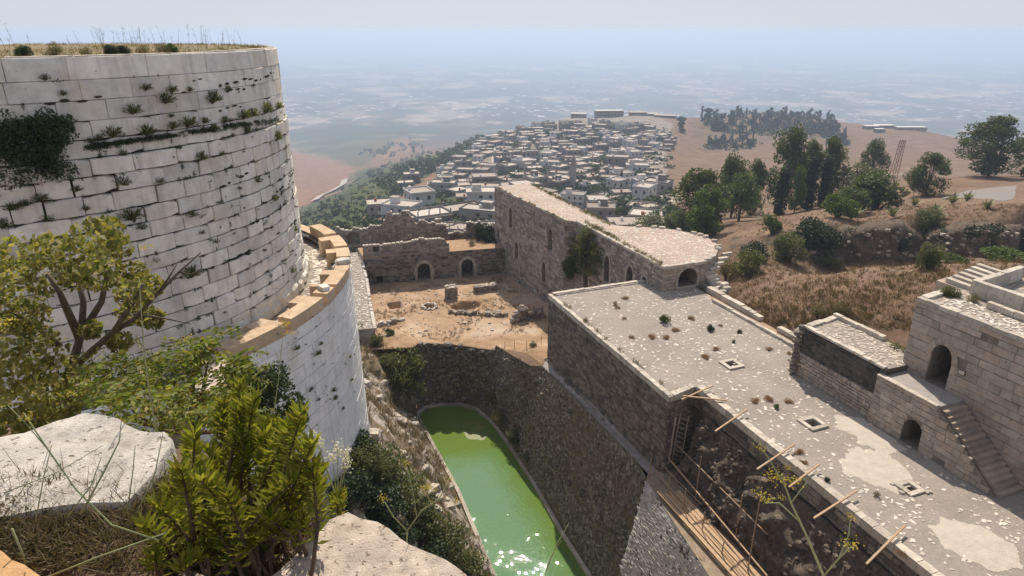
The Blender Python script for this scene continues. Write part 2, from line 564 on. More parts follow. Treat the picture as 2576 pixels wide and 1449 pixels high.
M['leaf_pinnate'] = leaf_mat('pinnate_leaves', [(.17, .21, .045), (.25, .27, .06), (.11, .15, .03), (.34, .26, .06)], .45)
M['leaf_dark'] = leaf_mat('dark_bush_leaves', [(.040, .058, .022), (.06, .08, .03), (.028, .042, .016)], .2)
M['leaf_bush'] = leaf_mat('olive_bush_leaves', [(.105, .125, .05), (.15, .165, .07), (.075, .09, .038), (.20, .185, .09)], .35)
M['leaf_tree'] = leaf_mat('eucalyptus_leaves', [(.07, .095, .035), (.11, .135, .042), (.045, .066, .025), (.16, .165, .06)], .35)
M['leaf_cypress'] = leaf_mat('cypress_leaves', [(.016, .028, .012), (.028, .042, .016), (.04, .055, .02)], .12)
M['leaf_pine'] = leaf_mat('pine_needles', [(.075, .115, .028), (.115, .165, .04), (.05, .08, .022)], .35)
M['leaf_far'] = leaf_mat('far_tree_leaves', [(.03, .048, .022), (.045, .065, .027), (.022, .036, .016)], .15)
M['leaf_scrub'] = leaf_mat('scrub_leaves', [(.035, .055, .02), (.055, .08, .028), (.08, .10, .04), (.03, .045, .018)], .2)
M['leaf_agave'] = leaf_mat('agave_leaves', [(.14, .17, .08), (.20, .22, .10), (.30, .25, .13)], .15)
M['drygrass'] = leaf_mat('dry_grass', [(.17, .108, .062), (.225, .15, .088), (.12, .078, .045), (.14, .108, .056)], .3)
M['greengrass'] = leaf_mat('green_grass', [(.10, .105, .035), (.15, .13, .05), (.21, .155, .075), (.07, .08, .025), (.24, .19, .11)], .3)
M['drybrush'] = leaf_mat('dry_brush', [(.16, .115, .07), (.22, .165, .10), (.11, .08, .05), (.14, .13, .06)], .2)
M['bark'] = plain_mat('bark', (.15, .12, .095), 1.0, 12.0, .4, .8)
M['stem'] = plain_mat('brown_stem', (.12, .08, .055), .9, 20.0, .35, .4)
M['stalk'] = plain_mat('pale_green_stalk', (.30, .31, .15), .8, 20.0, .25, .2)
M['yellow'] = leaf_mat('yellow_umbels', [(.50, .36, .04), (.60, .44, .06), (.45, .38, .10)], .3)
M['white_petal'] = leaf_mat('white_seed_heads', [(.62, .58, .52), (.72, .68, .62)], .3)
M['rust'] = plain_mat('rusted_metal', (.20, .10, .06), .8, 8.0, .4, .3)
# ------------------------------------------------------------------ terrain: one sheet from the castle foot to the horizon
TP = []                                 # (azimuth, ln distance, z)
def tp(px, py, Y):
    p = at_y(px, py, Y)
    TP.append((math.atan2(p.x, p.y), math.log(math.hypot(p.x, p.y)), p.z))
def tz(px, Y, z):
    x = (px - 1288) / 1680.0 / .95 * Y
    TP.append((math.atan2(x, Y), math.log(math.hypot(x, Y)), z))
for q in [  # the mound right of the terrace, gully, bank and tree plateau
    (1880, 770, 52), (1950, 720, 57), (2000, 690, 60), (2200, 668, 64), (2400, 658, 66), (2576, 662, 68), (2800, 660, 68), (2100, 770, 50), (2300, 720, 50), (2500, 760, 42),
    (1830, 660, 74), (1900, 655, 84), (2100, 650, 90), (2300, 652, 93), (2576, 655, 93), (2800, 655, 93),
    (1850, 625, 92), (1980, 600, 95), (2100, 575, 94), (2300, 568, 95.6), (2450, 555, 95.6), (2576, 548, 95.6), (2800, 548, 95.6),
    (2150, 535, 110), (2300, 520, 116), (2576, 515, 116), (2500, 488, 130), (2800, 488, 130), (2360, 475, 140), (1990, 535, 150), (1760, 590, 118), (2130, 500, 150), (2250, 480, 150), (2450, 440, 165), (2576, 450, 160), (2800, 440, 160),
    (1640, 590, 150),
    # saddle and the hill behind
    (1750, 480, 300), (1900, 450, 330), (2050, 440, 370), (2200, 430, 400), (2350, 430, 400), (2600, 430, 420), (2400, 352, 720), (2300, 325, 800), (2200, 312, 880), (2120, 318, 860), (2000, 380, 560), (1900, 400, 520), (2250, 380, 600),
    (1800, 385, 610), (1750, 400, 520), (1900, 285, 900), (2020, 292, 950), (1780, 300, 850), (1900, 345, 680), (2050, 350, 680), (2576, 395, 620), (2800, 400, 620), (1690, 380, 560), (1700, 320, 740),
    # the village hill
    (1450, 295, 830), (1340, 315, 790), (1600, 292, 880), (1500, 350, 600), (1600, 350, 620), (1400, 360, 590), (1450, 420, 430), (1600, 420, 430), (1300, 430, 420), (1250, 500, 300), (1200, 545, 245), (1400, 500, 300), (1550, 500, 300), (1680, 500, 280), (1600, 560, 225), (1400, 580, 215), (1150, 590, 195), (1000, 590, 190),
    # green slope on the left, valley, brown hills
    (950, 540, 270), (860, 585, 215), (760, 590, 230), (800, 555, 340), (900, 470, 460), (1000, 460, 470), (1050, 405, 640), (1150, 368, 800), (1230, 338, 900), (1100, 450, 470), (780, 525, 600), (870, 468, 800), (700, 545, 560),
    (760, 475, 1000), (740, 388, 1350), (700, 375, 1400), (600, 360, 1450), (880, 420, 1250), (640, 470, 1000), (850, 400, 1500), (1000, 352, 1950), (900, 355, 1950), (1030, 382, 1350), (950, 392, 1500), (700, 420, 1150)]:
    tp(*q)
for q in [  # under the castle and out of sight behind the crests
    (1288, 40, -21), (900, 40, -21), (600, 45, -21), (1600, 45, -22), (1288, 75, -22), (700, 75, -21), (1000, 100, -24), (1288, 110, -26), (1500, 110, -26), (300, 60, -22), (0, 60, -24), (700, 130, -32), (1700, 75, -16), (1650, 60, -20),
    (1288, 14, -21), (600, 14, -21), (2000, 14, -20), (2300, 20, -14), (2600, 20, -12), (2600, 30, -4), (2100, 34, -12), (1950, 42, -8), (1870, 48, -3.5),
    (2050, 76, -9.5), (2300, 78, -10.5), (2576, 78, -10.5), (2800, 78, -10),
    (1400, 1150, -150), (1600, 1150, -140), (1900, 1150, -120), (2050, 1200, -140), (2250, 1150, -150), (2500, 1000, -150), (1200, 1150, -170), (2800, 900, -140),
    (600, 1750, -290), (740, 1750, -290), (900, 1750, -265), (1150, 1500, -230), (-400, 300, -120), (0, 300, -110), (300, 400, -130), (-400, 1200, -250), (0, 1400, -260), (300, 1400, -240)]:
    tz(*q)
for px in range(-700, 3400, 400):
    for Y, z in ((2500, -325), (3400, -340), (6000, -342), (15000, -343), (45000, -343)):
        tz(px, Y, z)
TPA = np.array(TP)
def _feat(az, lr): return np.stack([az * 2.6, lr], -1)
_X = _feat(TPA[:, 0], TPA[:, 1])
def _phi(d2): return np.sqrt(d2 + .0004)
_K = _phi(((_X[:, None, :] - _X[None, :, :]) ** 2).sum(-1))
_n = len(TPA)
_A = np.zeros((_n + 3, _n + 3)); _A[:_n, :_n] = _K + np.eye(_n) * 1e-4
_A[:_n, _n] = 1; _A[:_n, _n + 1:] = _X; _A[_n, :_n] = 1; _A[_n + 1:, :_n] = _X.T
_b = np.zeros(_n + 3); _b[:_n] = TPA[:, 2]
_w = np.linalg.solve(_A, _b)
def terrain_np(x, y):
    az = np.arctan2(x, y); lr = np.log(np.maximum(np.hypot(x, y), 8))
    X = _feat(az, lr)
    out = np.empty(len(X))
    for i in range(0, len(X), 4000):
        c = X[i:i + 4000]
        k = _phi(((c[:, None, :] - _X[None, :, :]) ** 2).sum(-1))
        out[i:i + 4000] = k @ _w[:_n] + _w[_n] + c @ _w[_n + 1:]
    return out
def ground_z(x, y):
    return float(terrain_np(np.array([x]), np.array([y]))[0])
def ground_at(px, py, lo=30.0, hi=4000.0):
    """where the line of sight through a point of the photograph meets the terrain"""
    d = ray(px, py)
    ys = np.exp(np.linspace(math.log(lo), math.log(hi), 240))
    t = ys / d[1]
    z = CAM_H + d[2] * t
    g = terrain_np(d[0] * t, ys)
    for i in range(len(ys)):
        if z[i] <= g[i]:
            if i == 0: break
            f = (z[i - 1] - g[i - 1]) / ((z[i - 1] - g[i - 1]) - (z[i] - g[i]) + 1e-9)
            tt = lerp(t[i - 1], t[i], f)
            return Vector((d[0] * tt, d[1] * tt, CAM_H + d[2] * tt))
    return None

def land_cover(px, py, r, x, y):
    """land cover by survey: scrub, bare earth, village ground (0..1 each)"""
    scrub = earth = town = 0.0
    n = fbm(x * .02, y * .02, 3.1) if r < 2500 else 0
    qx, qy = px + n * 26, py + n * 14
    if r < 1150 and in_poly(qx, qy, [(700, 640), (700, 545), (790, 505), (860, 470), (905, 425), (1010, 400), (1180, 345), (1260, 330), (1300, 345), (1290, 380), (1210, 400), (1180, 470), (1240, 560), (1240, 640)]): scrub = 1
    if in_poly(qx, qy, [(1010, 500), (1080, 430), (1110, 440), (1090, 490), (1030, 520), (960, 560), (925, 560), (950, 520)]): scrub, earth = 0, .8
    if r < 900 and in_poly(qx, qy, [(1290, 330), (1340, 300), (1640, 285), (1690, 310), (1680, 430), (1700, 560), (1640, 600), (1240, 600), (1170, 470), (1210, 400)]): town, scrub = 1, 0
    if r < 1100 and in_poly(qx, qy, [(1740, 300), (1800, 272), (2040, 268), (2130, 330), (2130, 372), (1900, 352), (1800, 385), (1760, 380)]): scrub = max(scrub, .25)
    if 78 < r < 102 and px > 1820: scrub = .15
    if r > 600 and in_poly(qx, qy, [(560, 360), (690, 366), (760, 386), (880, 418), (908, 440), (862, 468), (805, 500), (740, 520), (560, 520)]): earth = 1
    if r > 1250 and in_poly(qx, qy, [(560, 335), (720, 340), (900, 340), (1010, 345), (960, 385), (920, 420), (905, 425), (880, 412), (760, 380), (690, 362), (560, 356)]): scrub, earth = .7, 0
    if r > 1100 and in_poly(qx, qy, [(900, 400), (960, 352), (1030, 348), (1045, 370), (1000, 395), (940, 410)]): earth = .7
    return scrub, earth, town
def bank_shade_mask(px, py, r, x, y):  # where the shade of the bank face is painted on the ground
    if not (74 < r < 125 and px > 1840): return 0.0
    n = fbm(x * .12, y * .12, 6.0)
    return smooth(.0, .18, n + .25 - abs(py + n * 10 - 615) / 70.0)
NA, NR = 400, 540
az = np.linspace(rad(-66), rad(66), NA)
rr = np.exp(np.linspace(math.log(12), math.log(60000), NR))
AZ, RR = np.meshgrid(az, rr)
GX = (RR * np.sin(AZ)).ravel(); GY = (RR * np.cos(AZ)).ravel()
GZ = terrain_np(GX, GY)
cov = []
for i in range(len(GX)):
    x, y, z = GX[i], GY[i], GZ[i]; r = math.hypot(x, y)
    if r < 2600:
        amp = min(.012 * r, 5.0) * smooth(45, 110, r) if r < 1200 else 5.0
        z += amp * .55 * fbm(x / max(9, r * .12), y / max(9, r * .12), .3, 4)
        if 40 < r < 130: z += .35 * fbm(x * .25, y * .25, 7.7, 3)
    GZ[i] = z
    if y > 5:
        px, py = pix((x, y, z)); c = land_cover(px, py, r, x, y)
    else: c = (0, 0, 0)
    cov.append((c[0], c[1], c[2], bank_shade_mask(px, py, r, x, y) if y > 5 else 0.0))
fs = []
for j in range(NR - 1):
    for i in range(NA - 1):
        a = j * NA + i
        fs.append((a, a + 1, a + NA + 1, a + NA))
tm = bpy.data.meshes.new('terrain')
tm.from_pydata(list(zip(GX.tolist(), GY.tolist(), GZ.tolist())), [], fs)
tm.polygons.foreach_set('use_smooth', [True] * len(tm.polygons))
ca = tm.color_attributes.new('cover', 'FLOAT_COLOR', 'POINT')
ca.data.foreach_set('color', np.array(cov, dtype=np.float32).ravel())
def terrain_mat():
    t = NT('hillside_and_plain'); v = t.coords()
    cov = t.n('Attribute', _attribute_name='cover').outputs['Color']
    s = t.n('SeparateColor', Color=cov)
    n0 = t.noise(v, .012, 6, .62); n1 = t.noise(v, .08, 6, .68); n2 = t.noise(v, 1.1, 6, .7)
    grass = t.ramp(n1, [(.28, (.125, .08, .055)), (.5, (.185, .122, .085)), (.72, (.25, .175, .125))])
    grass = t.mix(.55, grass, t.ramp(n2, [(.3, .45), (.7, 1.4)]), 'MULTIPLY')
    scrub = t.ramp(t.noise(v, .11, 5, .7), [(.3, (.035, .05, .022)), (.55, (.065, .085, .035)), (.75, (.14, .12, .06))])
    town = t.ramp(n1, [(.3, (.16, .135, .11)), (.7, (.32, .275, .23))])
    earth = t.ramp(n1, [(.3, (.185, .10, .062)), (.7, (.29, .17, .11))])
    # plain: patchwork of fields, orchards and villages
    vm = t.n('Mapping', Vector=v, Scale=(.0042, .0030, 0), Rotation=(0, 0, .35)).outputs[0]
    vw = t.n('VectorMath', _operation='ADD', i0=vm, i1=t.n('VectorMath', _operation='SCALE', i0=t.n('TexNoise', Vector=v, Scale=.0009, Detail=2).outputs['Color'], Scale=.22).outputs[0]).outputs[0]
    f1 = t.n('TexVoronoi', Vector=vw, Scale=1.0, Randomness=1.0, _distance='CHEBYCHEV').outputs['Color']
    f2 = t.n('TexVoronoi', Vector=vw, Scale=2.7, Randomness=1.0, _distance='CHEBYCHEV').outputs['Color']
    pick = t.math('ADD', t.math('MULTIPLY', f1, .6), t.math('MULTIPLY', f2, .4))
    field = t.ramp(pick, [(.36, (.045, .055, .04)), (.48, (.085, .085, .06)), (.56, (.17, .135, .10)), (.66, (.34, .26, .20))])
    field = t.mix(t.ramp(t.noise(v, .0016, 6, .75), [(.46, 0), (.58, .85)]), field, (.045, .058, .035))
    geo = t.n('SeparateXYZ', Vector=t.n('NewGeometry').outputs['Position']).outputs['Z']
    lowland = t.n('MapRange', Value=geo, i1=-235.0, i2=-300.0, i3=0.0, i4=1.0).outputs[0]
    c = t.mix(lowland, grass, field)
    c = t.mix(s.outputs[1], c, earth)
    c = t.mix(s.outputs[2], c, town)
    c = t.mix(t.math('MULTIPLY', s.outputs[0], t.ramp(t.noise(v, .05, 4), [(.3, .75), (.6, 1)])), c, scrub)
    at = t.n('Attribute', _attribute_name='cover').outputs['Alpha']
    c = t.mix(at, c, t.ramp(n2, [(.3, (.045, .035, .027)), (.7, (.15, .11, .08))]))  # bank's shade painted into the ground colour as dark brown
    return t.finish(c, 1.0, n2, .6, .25, .1)
M['terrain'] = terrain_mat()
tm.materials.append(M['terrain'])
terrain = bpy.data.objects.new('terrain', tm)
link(terrain)
tag(terrain, 'dry brown hills falling to a wide hazy plain of fields', 'terrain', kind='structure')
# ------------------------------------------------------------------ the great round tower
TC = Vector((-19.6, 26.6, 0))
def cyl(r0, batter=0.0, ztop=19.3):
    def f(s, z, d):                     # s: angle * r0
        a = s / r0
        r = r0 + d + batter * (ztop - z)
        return Vector((TC.x + r * math.cos(a), TC.y + r * math.sin(a), z))
    return f
rt = random.Random(11)
R1 = 10.15
f1 = cyl(R1, .012)
tower = empty('round_tower', (TC.x, TC.y, 9.4), 'big round tower of white limestone blocks with grass on top', 'tower')
def L(o):                              # world-built part under a moved empty keeps its place
    o.matrix_parent_inverse = Matrix.Translation(o.parent.location).inverted() if o.parent else Matrix()
    return o
# every part below is built in world coordinates: parents sit at the origin of their own frame
tower.location = (0, 0, 0)
core = MB()
n = 96; ring = []
for i in range(n):
    a = 2 * math.pi * i / n
    ring.append((math.cos(a), math.sin(a)))
core.prism([(TC.x + (R1 - .02 + .012 * 10.3) * c, TC.y + (R1 - .02 + .012 * 10.3) * s, 9.0) for c, s in ring], [(TC.x + (R1 - .02) * c, TC.y + (R1 - .02) * s, 19.18) for c, s in ring])
core.build('wall_core', M['joint'], tower)
S0, S1 = rad(-86) * R1, rad(36) * R1
blocks = []
zs = [19.3]
hs = [.62, .56, .56, .52, .52]
while zs[-1] > 9.7:
    k = len(zs) - 1
    zs.append(zs[-1] - (hs[k] if k < len(hs) else rt.uniform(.47, .58)))
for k in range(len(zs) - 1):
    zt, zb = zs[k], zs[k + 1]
    lr = (1.2, 2.4) if k < 1 else (.95, 1.9) if k < 5 else (.75, 1.5)
    s = S0 - rt.uniform(0, 1)
    ledge = .10 if k == 5 else (.05 if k > 5 else 0)
    while s < S1:
        l = rt.uniform(*lr); a, b = s, min(s + l, S1 + .3); s += l
        g = .006 if k < 4 else .009
        g2 = g + (rt.uniform(.01, .05) if (k > 4 and rt.random() < .3) else 0)
        blocks.append(block(f1, a + g, b - g2, zb + g, zt - g - (rt.uniform(0, .02) if k > 3 else 0), -.12, .06 + ledge + rt.uniform(-.022, .035), .014 if k < 4 else .02, rt, .006 if k < 4 else .010, 3 if l > 1.0 else 2, 0 if k < 3 else .10))
pieces('block', blocks, M['limestone'], tower, 300, 'upper_blocks')
# base plinth of rounded boulders
f1b = cyl(R1 + .32)
pl = []
s = rad(-80) * R1
while s < rad(34) * R1:
    l = rt.uniform(.75, 1.25)
    pl.append(block(f1b, s + .03, s + l - .03, 9.3, 9.3 + rt.uniform(.55, .72), -.4, .05 + rt.uniform(-.05, .06), .16, rt, .03, 2, .12))
    s += l
pieces('plinth_stone', pl, M['limestone'], tower, 300)
# dark slots weathered into some of the blocks
slots = []
for i in range(26):
    a = rad(rt.uniform(-58, 16)); z = rt.choice([18.35, 18.15, 17.5, 15.0, 14.3, 14.0, 13.3, 12.4]) + rt.uniform(-.12, .12)
    for j in range(rt.randint(2, 4)):
        aa = a + j * .035 + rt.uniform(-.008, .008); w = rt.uniform(.06, .2); h = rt.uniform(.025, .05)
        m = MB(); s = aa * R1
        pts = [(s - w, z), (s - w * .4, z - h), (s + w * .5, z - h * .8), (s + w, z + h * .1), (s + w * .3, z + h), (s - w * .5, z + h * .7)]
        zz = rt.uniform(-.06, .06)
        m.prism([f1(p, q + zz, .02) for p, q in pts], [f1(p, q + zz, .083 + (.05 if z < 16.4 else 0)) for p, q in pts])
        slots.append(m)
sl = MB()
for m in slots: sl.add(m.v, m.f)
sl.build('weathered_slots', M['joint'], tower, kind='stuff')
# top of the tower: earth with a rim of flat stones
top = MB()
rr_ = [R1 - .45, R1 - 1.5, R1 - 4, R1 - 8, .01]
base = 0
for j, r in enumerate(rr_):
    for i in range(72):
        a = 2 * math.pi * i / 72
        z = 19.25 + .05 * nz(r * math.cos(a) * .9, r * math.sin(a) * .9) + (.10 if 0 < j < 4 else 0)
        top.v.append((TC.x + r * math.cos(a), TC.y + r * math.sin(a), z))
for j in range(len(rr_) - 1):
    for i in range(72):
        a = j * 72 + i; b = j * 72 + (i + 1) % 72
        top.f.append((a, b, b + 72, a + 72))
top.build('earth_top', plain_mat('tower_earth', (.26, .205, .12), 1.0, 5.0, .35, .8, .05), tower, True)
rim = []
i = rad(-90)
while i < rad(230):
    l = rt.uniform(.08, .17)
    r0, r1 = R1 - .5, R1 + .03
    z0, z1 = 19.19, 19.315 + rt.uniform(-.02, .03)
    q = [(r0, i + .004), (r1, i + .004), (r1, i + l - .004), (r0, i + l - .004)]
    m = MB(); m.prism([(TC.x + r * math.cos(a), TC.y + r * math.sin(a), z0) for r, a in q], [(TC.x + r * math.cos(a), TC.y + r * math.sin(a), z1) for r, a in q])
    rim.append(m); i += l
pieces('rim_slab', rim, M['coping'], tower)

# ------------------------------------------------------------------ the lower ring wall with its walk and new merlons
R2 = 12.4
f2 = cyl(R2, .02, 9.9)
ringw = empty('ring_wall', (0, 0, 0), 'lower curved white block wall wrapped round the big tower, carrying tan merlons', 'wall')
c2 = MB()
aa = [rad(-60 + 110 * i / 60) for i in range(61)]
c2.add([f2(a * R2, 0.0, -.06) for a in aa] + [f2(a * R2, 9.7, -.06) for a in aa] + [f2(a * R2, 9.7, -.9) for a in aa], [(i, i + 1, 62 + i, 61 + i) for i in range(60)] + [(61 + i, 62 + i, 123 + i, 122 + i) for i in range(60)])
c2.build('wall_core', plain_mat('pale_joint', (.09, .086, .078), 1.0, 5.0, .4, .4), ringw)
bl = masonry(f2, rad(-58) * R2, rad(44) * R2, .2, 9.72, (.50, .62), (.75, 1.65), -.2, .0, .014, rt, nsub=2, gap=.008, chip=.03, jit=.006, dvar=.008)
pieces('block', bl, M['limestone_low'], ringw, 300)
# cobbled wall walk
wk = MB()
na = 60
for i in range(na + 1):
    a = rad(-46 + 92 * i / na)
    for r in (R1 - .1, R1 + .8, R1 + 1.5, R2 - .35):
        wk.v.append((TC.x + r * math.cos(a), TC.y + r * math.sin(a), 9.38 + .02 * nz(r * 3, a * 40)))
for i in range(na):
    for j in range(3):
        a = i * 4 + j
        wk.f.append((a, a + 1, a + 5, a + 4))
wk.build('wall_walk', M['cobble'], ringw)
cob = []
for i in range(420):
    a = rad(rt.uniform(-34, 34)); r = rt.uniform(R1 + .55, R2 - .75)
    m = MB(); m.rock((TC.x + r * math.cos(a), TC.y + r * math.sin(a), 9.385), rt.uniform(.07, .16), rt.uniform(.05, .1), .03, rt)
    cob.append(m)
pieces('cobble', cob, M['pebble'], ringw, 300, 'small_cobbles')
# merlons: stepped blocks of new tan stone along the outer edge, a gap between each
def ring_box(a0, a1, r0, r1, z0, z1, nn=4):
    m = MB()
    A = [lerp(a0, a1, i / nn) for i in range(nn + 1)]
    q = [(r1, a) for a in A] + [(r0, a) for a in reversed(A)]
    m.prism([(TC.x + r * math.cos(a), TC.y + r * math.sin(a), z0) for r, a in q], [(TC.x + r * math.cos(a), TC.y + r * math.sin(a), z1) for r, a in q])
    return m
band = []
for i in range(14):                      # continuous sill course under the merlons
    a0 = -34.5 + i * 6.2
    band.append(ring_box(rad(a0 + .06), rad(a0 + 6.14), R2 - .62, R2 - .01, 9.72, 9.80))
pieces('sill_stone', band, M['merlon'], ringw)
mer = []
spans = [(-34, -22.6), (-20.9, -10.8), (-9.0, -5.6), (-4.2, 4.2), (5.2, 8.4), (13.2, 19.5), (21, 30), (32, 42)]
for k, (a0, a1) in enumerate(spans):
    z1 = 10.22 if k != 4 else 10.12
    m = ring_box(rad(a0), rad(a1), R2 - .60, R2 + .012, 9.802, z1)
    mer.append(m)
for k, (a0, a1) in enumerate([(-22.6 - 4, -22.62), (-14.5, -10.82), (-5.58, -4.22), (1.5, 4.18), (16.5, 19.48), (27, 29.98)]):
    mer.append(ring_box(rad(a0), rad(a1), R2 - 1.05, R2 - .604, 9.40, 10.214))
pieces('merlon', mer, M['merlon'], ringw)
rub = []
for (a, r, x, z) in ((10.2, R2 - .35, .42, 9.95), (11.4, R2 - .3, .3, 10.1), (10.4, R2 - .3, .36, 10.18), (12, R2 - .6, .2, 9.8), (-7, R2 - .3, .3, 10.28)):
    m = MB(); m.rock((TC.x + r * math.cos(rad(a)), TC.y + r * math.sin(rad(a)), z), x, x * .7, .13, rt, rough=.12); rub.append(m)
pieces('old_coping_stone', rub, M['limestone'], ringw)

# ------------------------------------------------------------------ the vaulted hall: terrace roof, walls
rh = random.Random(23)
hall = empty('vaulted_hall', (0, 0, 0), 'long grey stone hall with a flat cement roof terrace beside the green moat', 'building')
E0 = 1.85                                # terrace edge over the collapsed part
tpoly = [(17.35, 0), (.0, 0), (.45, E0 + .25), (-26, E0 - .2), (-26, 17), (-6.4, 17), (-6.4, 12.1), (16.8, 12.1), (16.8, 8.9), (17.35, 8.9)]
tt = MB()
wells = [[(a - q, b - q), (a + q, b - q), (a + q, b + q), (a - q, b + q)] for a, b, q in ((2.05, 5.97, .34), (-5.2, 5.65, .34), (-11.1, 5.75, .24))]
panel(tt, lambda s, z, d: W(s, z, d), tpoly, wells, 0.0, 2.2)
ter = tt.build('roof_terrace', M['terrace'], hall)
# left face towards the moat
def fw(p0, p1):
    p0, p1 = Vector(p0), Vector(p1); d = (p1 - p0); ln = d.length; d.normalize(); nrm = Vector((d.y, -d.x, 0))
    return (lambda s, z, q: p0 + d * s + nrm * q + Vector((0, 0, z))), ln
fl, ln = fw(W(17.35, 0), W(0, 0))        # seen from the moat: s runs towards the camera, normal to the left
fl_n = fl(0, 0, 1) - fl(0, 0, 0)
sgn = 1 if fl_n.dot(W(0, -1) - W(0, 0)) > 0 else -1
def fleft(s, z, d): return fl(s, z, d * sgn)
core = MB()
def backing(mb, f, s0, s1, z0, z1, d=-.05):
    mb.add([f(s0, z0, d), f(s1, z0, d), f(s1, z1, d), f(s0, z1, d)], [(0, 1, 2, 3)])
backing(core, fleft, 0, ln, -8.5, -.01)
stones = masonry(fleft, 0, ln, -5.6, -.32, (.15, .30), (.22, .62), -.15, .02, .035, rh, gap=.014, chip=.05, jit=.02, dvar=.03)
lower = masonry(fleft, 0, ln, -6.6, -5.62, (.25, .4), (.4, .9), -.15, .28, .05, rh, gap=.014, chip=.08, jit=.03, dvar=.05)
# far end face (towards the courtyard) and the near return at the step
ff, ln2 = fw(W(17.35, 9.0), W(17.35, 0))
s2 = 1 if (ff(0, 0, 1) - ff(0, 0, 0)).dot(W(1, 0) - W(0, 0)) > 0 else -1
ffar = lambda s, z, d: ff(s, z, d * s2)
backing(core, ffar, 0, ln2, -8.5, -.01)
fn, ln3 = fw(W(0, 0), W(.45, E0 + .25))
s3 = 1 if (fn(0, 0, 1) - fn(0, 0, 0)).dot(W(-1, 0) - W(0, 0)) > 0 else -1
fnear = lambda s, z, d: fn(s, z, d * s3)
backing(core, fnear, 0, ln3 + .6, -6.5, -.01)
stones += masonry(fnear, 0, ln3 + .1, -5.4, -.32, (.18, .32), (.25, .6), -.1, .02, .04, rh, gap=.014, chip=.06, jit=.025, dvar=.05)
# wall under the terrace edge along the collapse
fe, ln4 = fw(W(.45, E0 + .25), W(-26, E0 - .2))
s4 = 1 if (fe(0, 0, 1) - fe(0, 0, 0)).dot(W(0, -1) - W(0, 0)) > 0 else -1
fedge = lambda s, z, d: fe(s, z, d * s4)
backing(core, fedge, -.2, ln4, -6.5, -.01)
edge_st = masonry(fedge, 0, ln4, -1.25, -.30, (.2, .32), (.3, .8), -.1, .015, .03, rh, gap=.014, chip=.05, jit=.02, dvar=.03)
core.build('wall_core', M['hall_core'], hall)
pieces('wall_stone', stones + edge_st, M['hall'], hall, 300, 'wall_stone_courses')
pieces('footing_stone', lower, M['hall'], hall, 120, 'footing_courses')
# copings along the roof edges
cop = []
def coping_run(p0, p1, w, z0, z1, lr, into):
    p0, p1 = Vector(p0), Vector(p1); d = p1 - p0; ln = d.length; d.normalize(); q = Vector(into).normalized()
    s = 0
    while s < ln - .05:
        l = min(rh.uniform(*lr), ln - s); zt = z1 + rh.uniform(-.02, .02); w2 = w * rh.uniform(.88, 1.08)
        a, b = p0 + d * (s + .008), p0 + d * (s + l - .008)
        o = q * rh.uniform(-.02, .01)
        base = [a + o, b + o, b + q * w2, a + q * w2]
        m = MB(); m.prism([Vector((p.x, p.y, z0)) for p in base], [Vector((p.x, p.y, zt + rh.uniform(-.012, .012))) for p in base])
        cop.append(m); s += l
e2 = W(0, 1) - W(0, 0); e1 = W(1, 0) - W(0, 0)
coping_run(W(17.32, -.03), W(.02, -.03), .30, -.32, .06, (.3, .75), e2)
coping_run(W(17.35, .3), W(17.35, 8.9), .34, -.30, .16, (.5, 1.0), -e1)
coping_run(W(17.0, .5), W(17.0, 8.9), .10, -.2, .09, (.5, 1.0), -e1)
coping_run(W(-.02, .28), W(.43, E0 + .2), .42, -.30, .10, (.35, .7), e1)
coping_run(W(.42, E0 + .24), W(-26, E0 - .22), .42, -.30, .13, (.3, .8), e2)
pieces('coping_stone', cop, M['coping'], hall, 300)
# stones showing in the cement crust of the terrace
peb = []
k = 0
while len(peb) < 1200 and k < 9000:
    k += 1
    a = rh.uniform(-17, 17); b = rh.uniform(.5, 12)
    if a < .3 and b < E0 + .6: continue
    if a < -.3 and b > 8.7: continue
    if a > 14.6 and b > 8.4: continue
    if (a + 9.8) ** 2 / 3 + (b - 5.6) ** 2 / 2.2 < 1 or (a + 14.6) ** 2 / 4 + (b - 5.3) ** 2 < 1.4: continue
    dens = .62 + .6 * nz(a * .35, b * .35, 2.2)
    if rh.random() > dens: continue
    big = .055 + .05 * rh.random() ** 2
    m = MB(); p = W(a, b, 0.0)
    m.rock((p.x, p.y, .004), big * rh.uniform(1.0, 1.7), big * rh.uniform(.6, 1.0), .022, rh, rough=.3)
    peb.append(m)
pieces('paving_stone', peb, M['pebble'], hall, 300, 'small_paving_stones')
# light wells in the roof: raised frame of slabs round a dark shaft
def light_well(a, b, w, broken=False):
    lw = empty('light_well', (0, 0, 0), None, 'roof opening', 'openings in the hall roof')
    m = MB()
    for (da, db, la, lb) in ((-w, 0, .12, w + .12), (w, 0, .12, w + .12), (0, -w, w - .12, .12), (0, w, w - .12, .12)):
        z1 = .10 + rh.uniform(-.01, .02)
        base = [W(a + da - la, b + db - lb, 0), W(a + da + la, b + db - lb, 0), W(a + da + la, b + db + lb, 0), W(a + da - la, b + db + lb, 0)]
        s = MB(); s.prism([Vector((p.x, p.y, .006)) for p in base], [Vector((p.x, p.y, z1)) for p in base])
        s.build('frame_slab', M['coping'], lw)
    return lw
light_well(2.05, 5.97, .46)['label'] = 'square stone-framed roof opening in mid terrace, nearest the low wall end'
light_well(-5.2, 5.65, .46)['label'] = 'square stone-framed roof opening between the two white sand patches and the beams'
lwb = light_well(-11.1, 5.75, .36)
lwb['label'] = 'broken roof opening with rough rim beside the round white sand spread'
for i in range(7):
    a = -11.1 + rh.uniform(-.6, .6); b = 5.75 + rh.choice([-.55, .55]) + rh.uniform(-.1, .1)
    p = W(a, b, .05); MB().rock((p.x, p.y, .04), .13, .09, .05, rh).build('rim_stone', M['rock'], lwb)
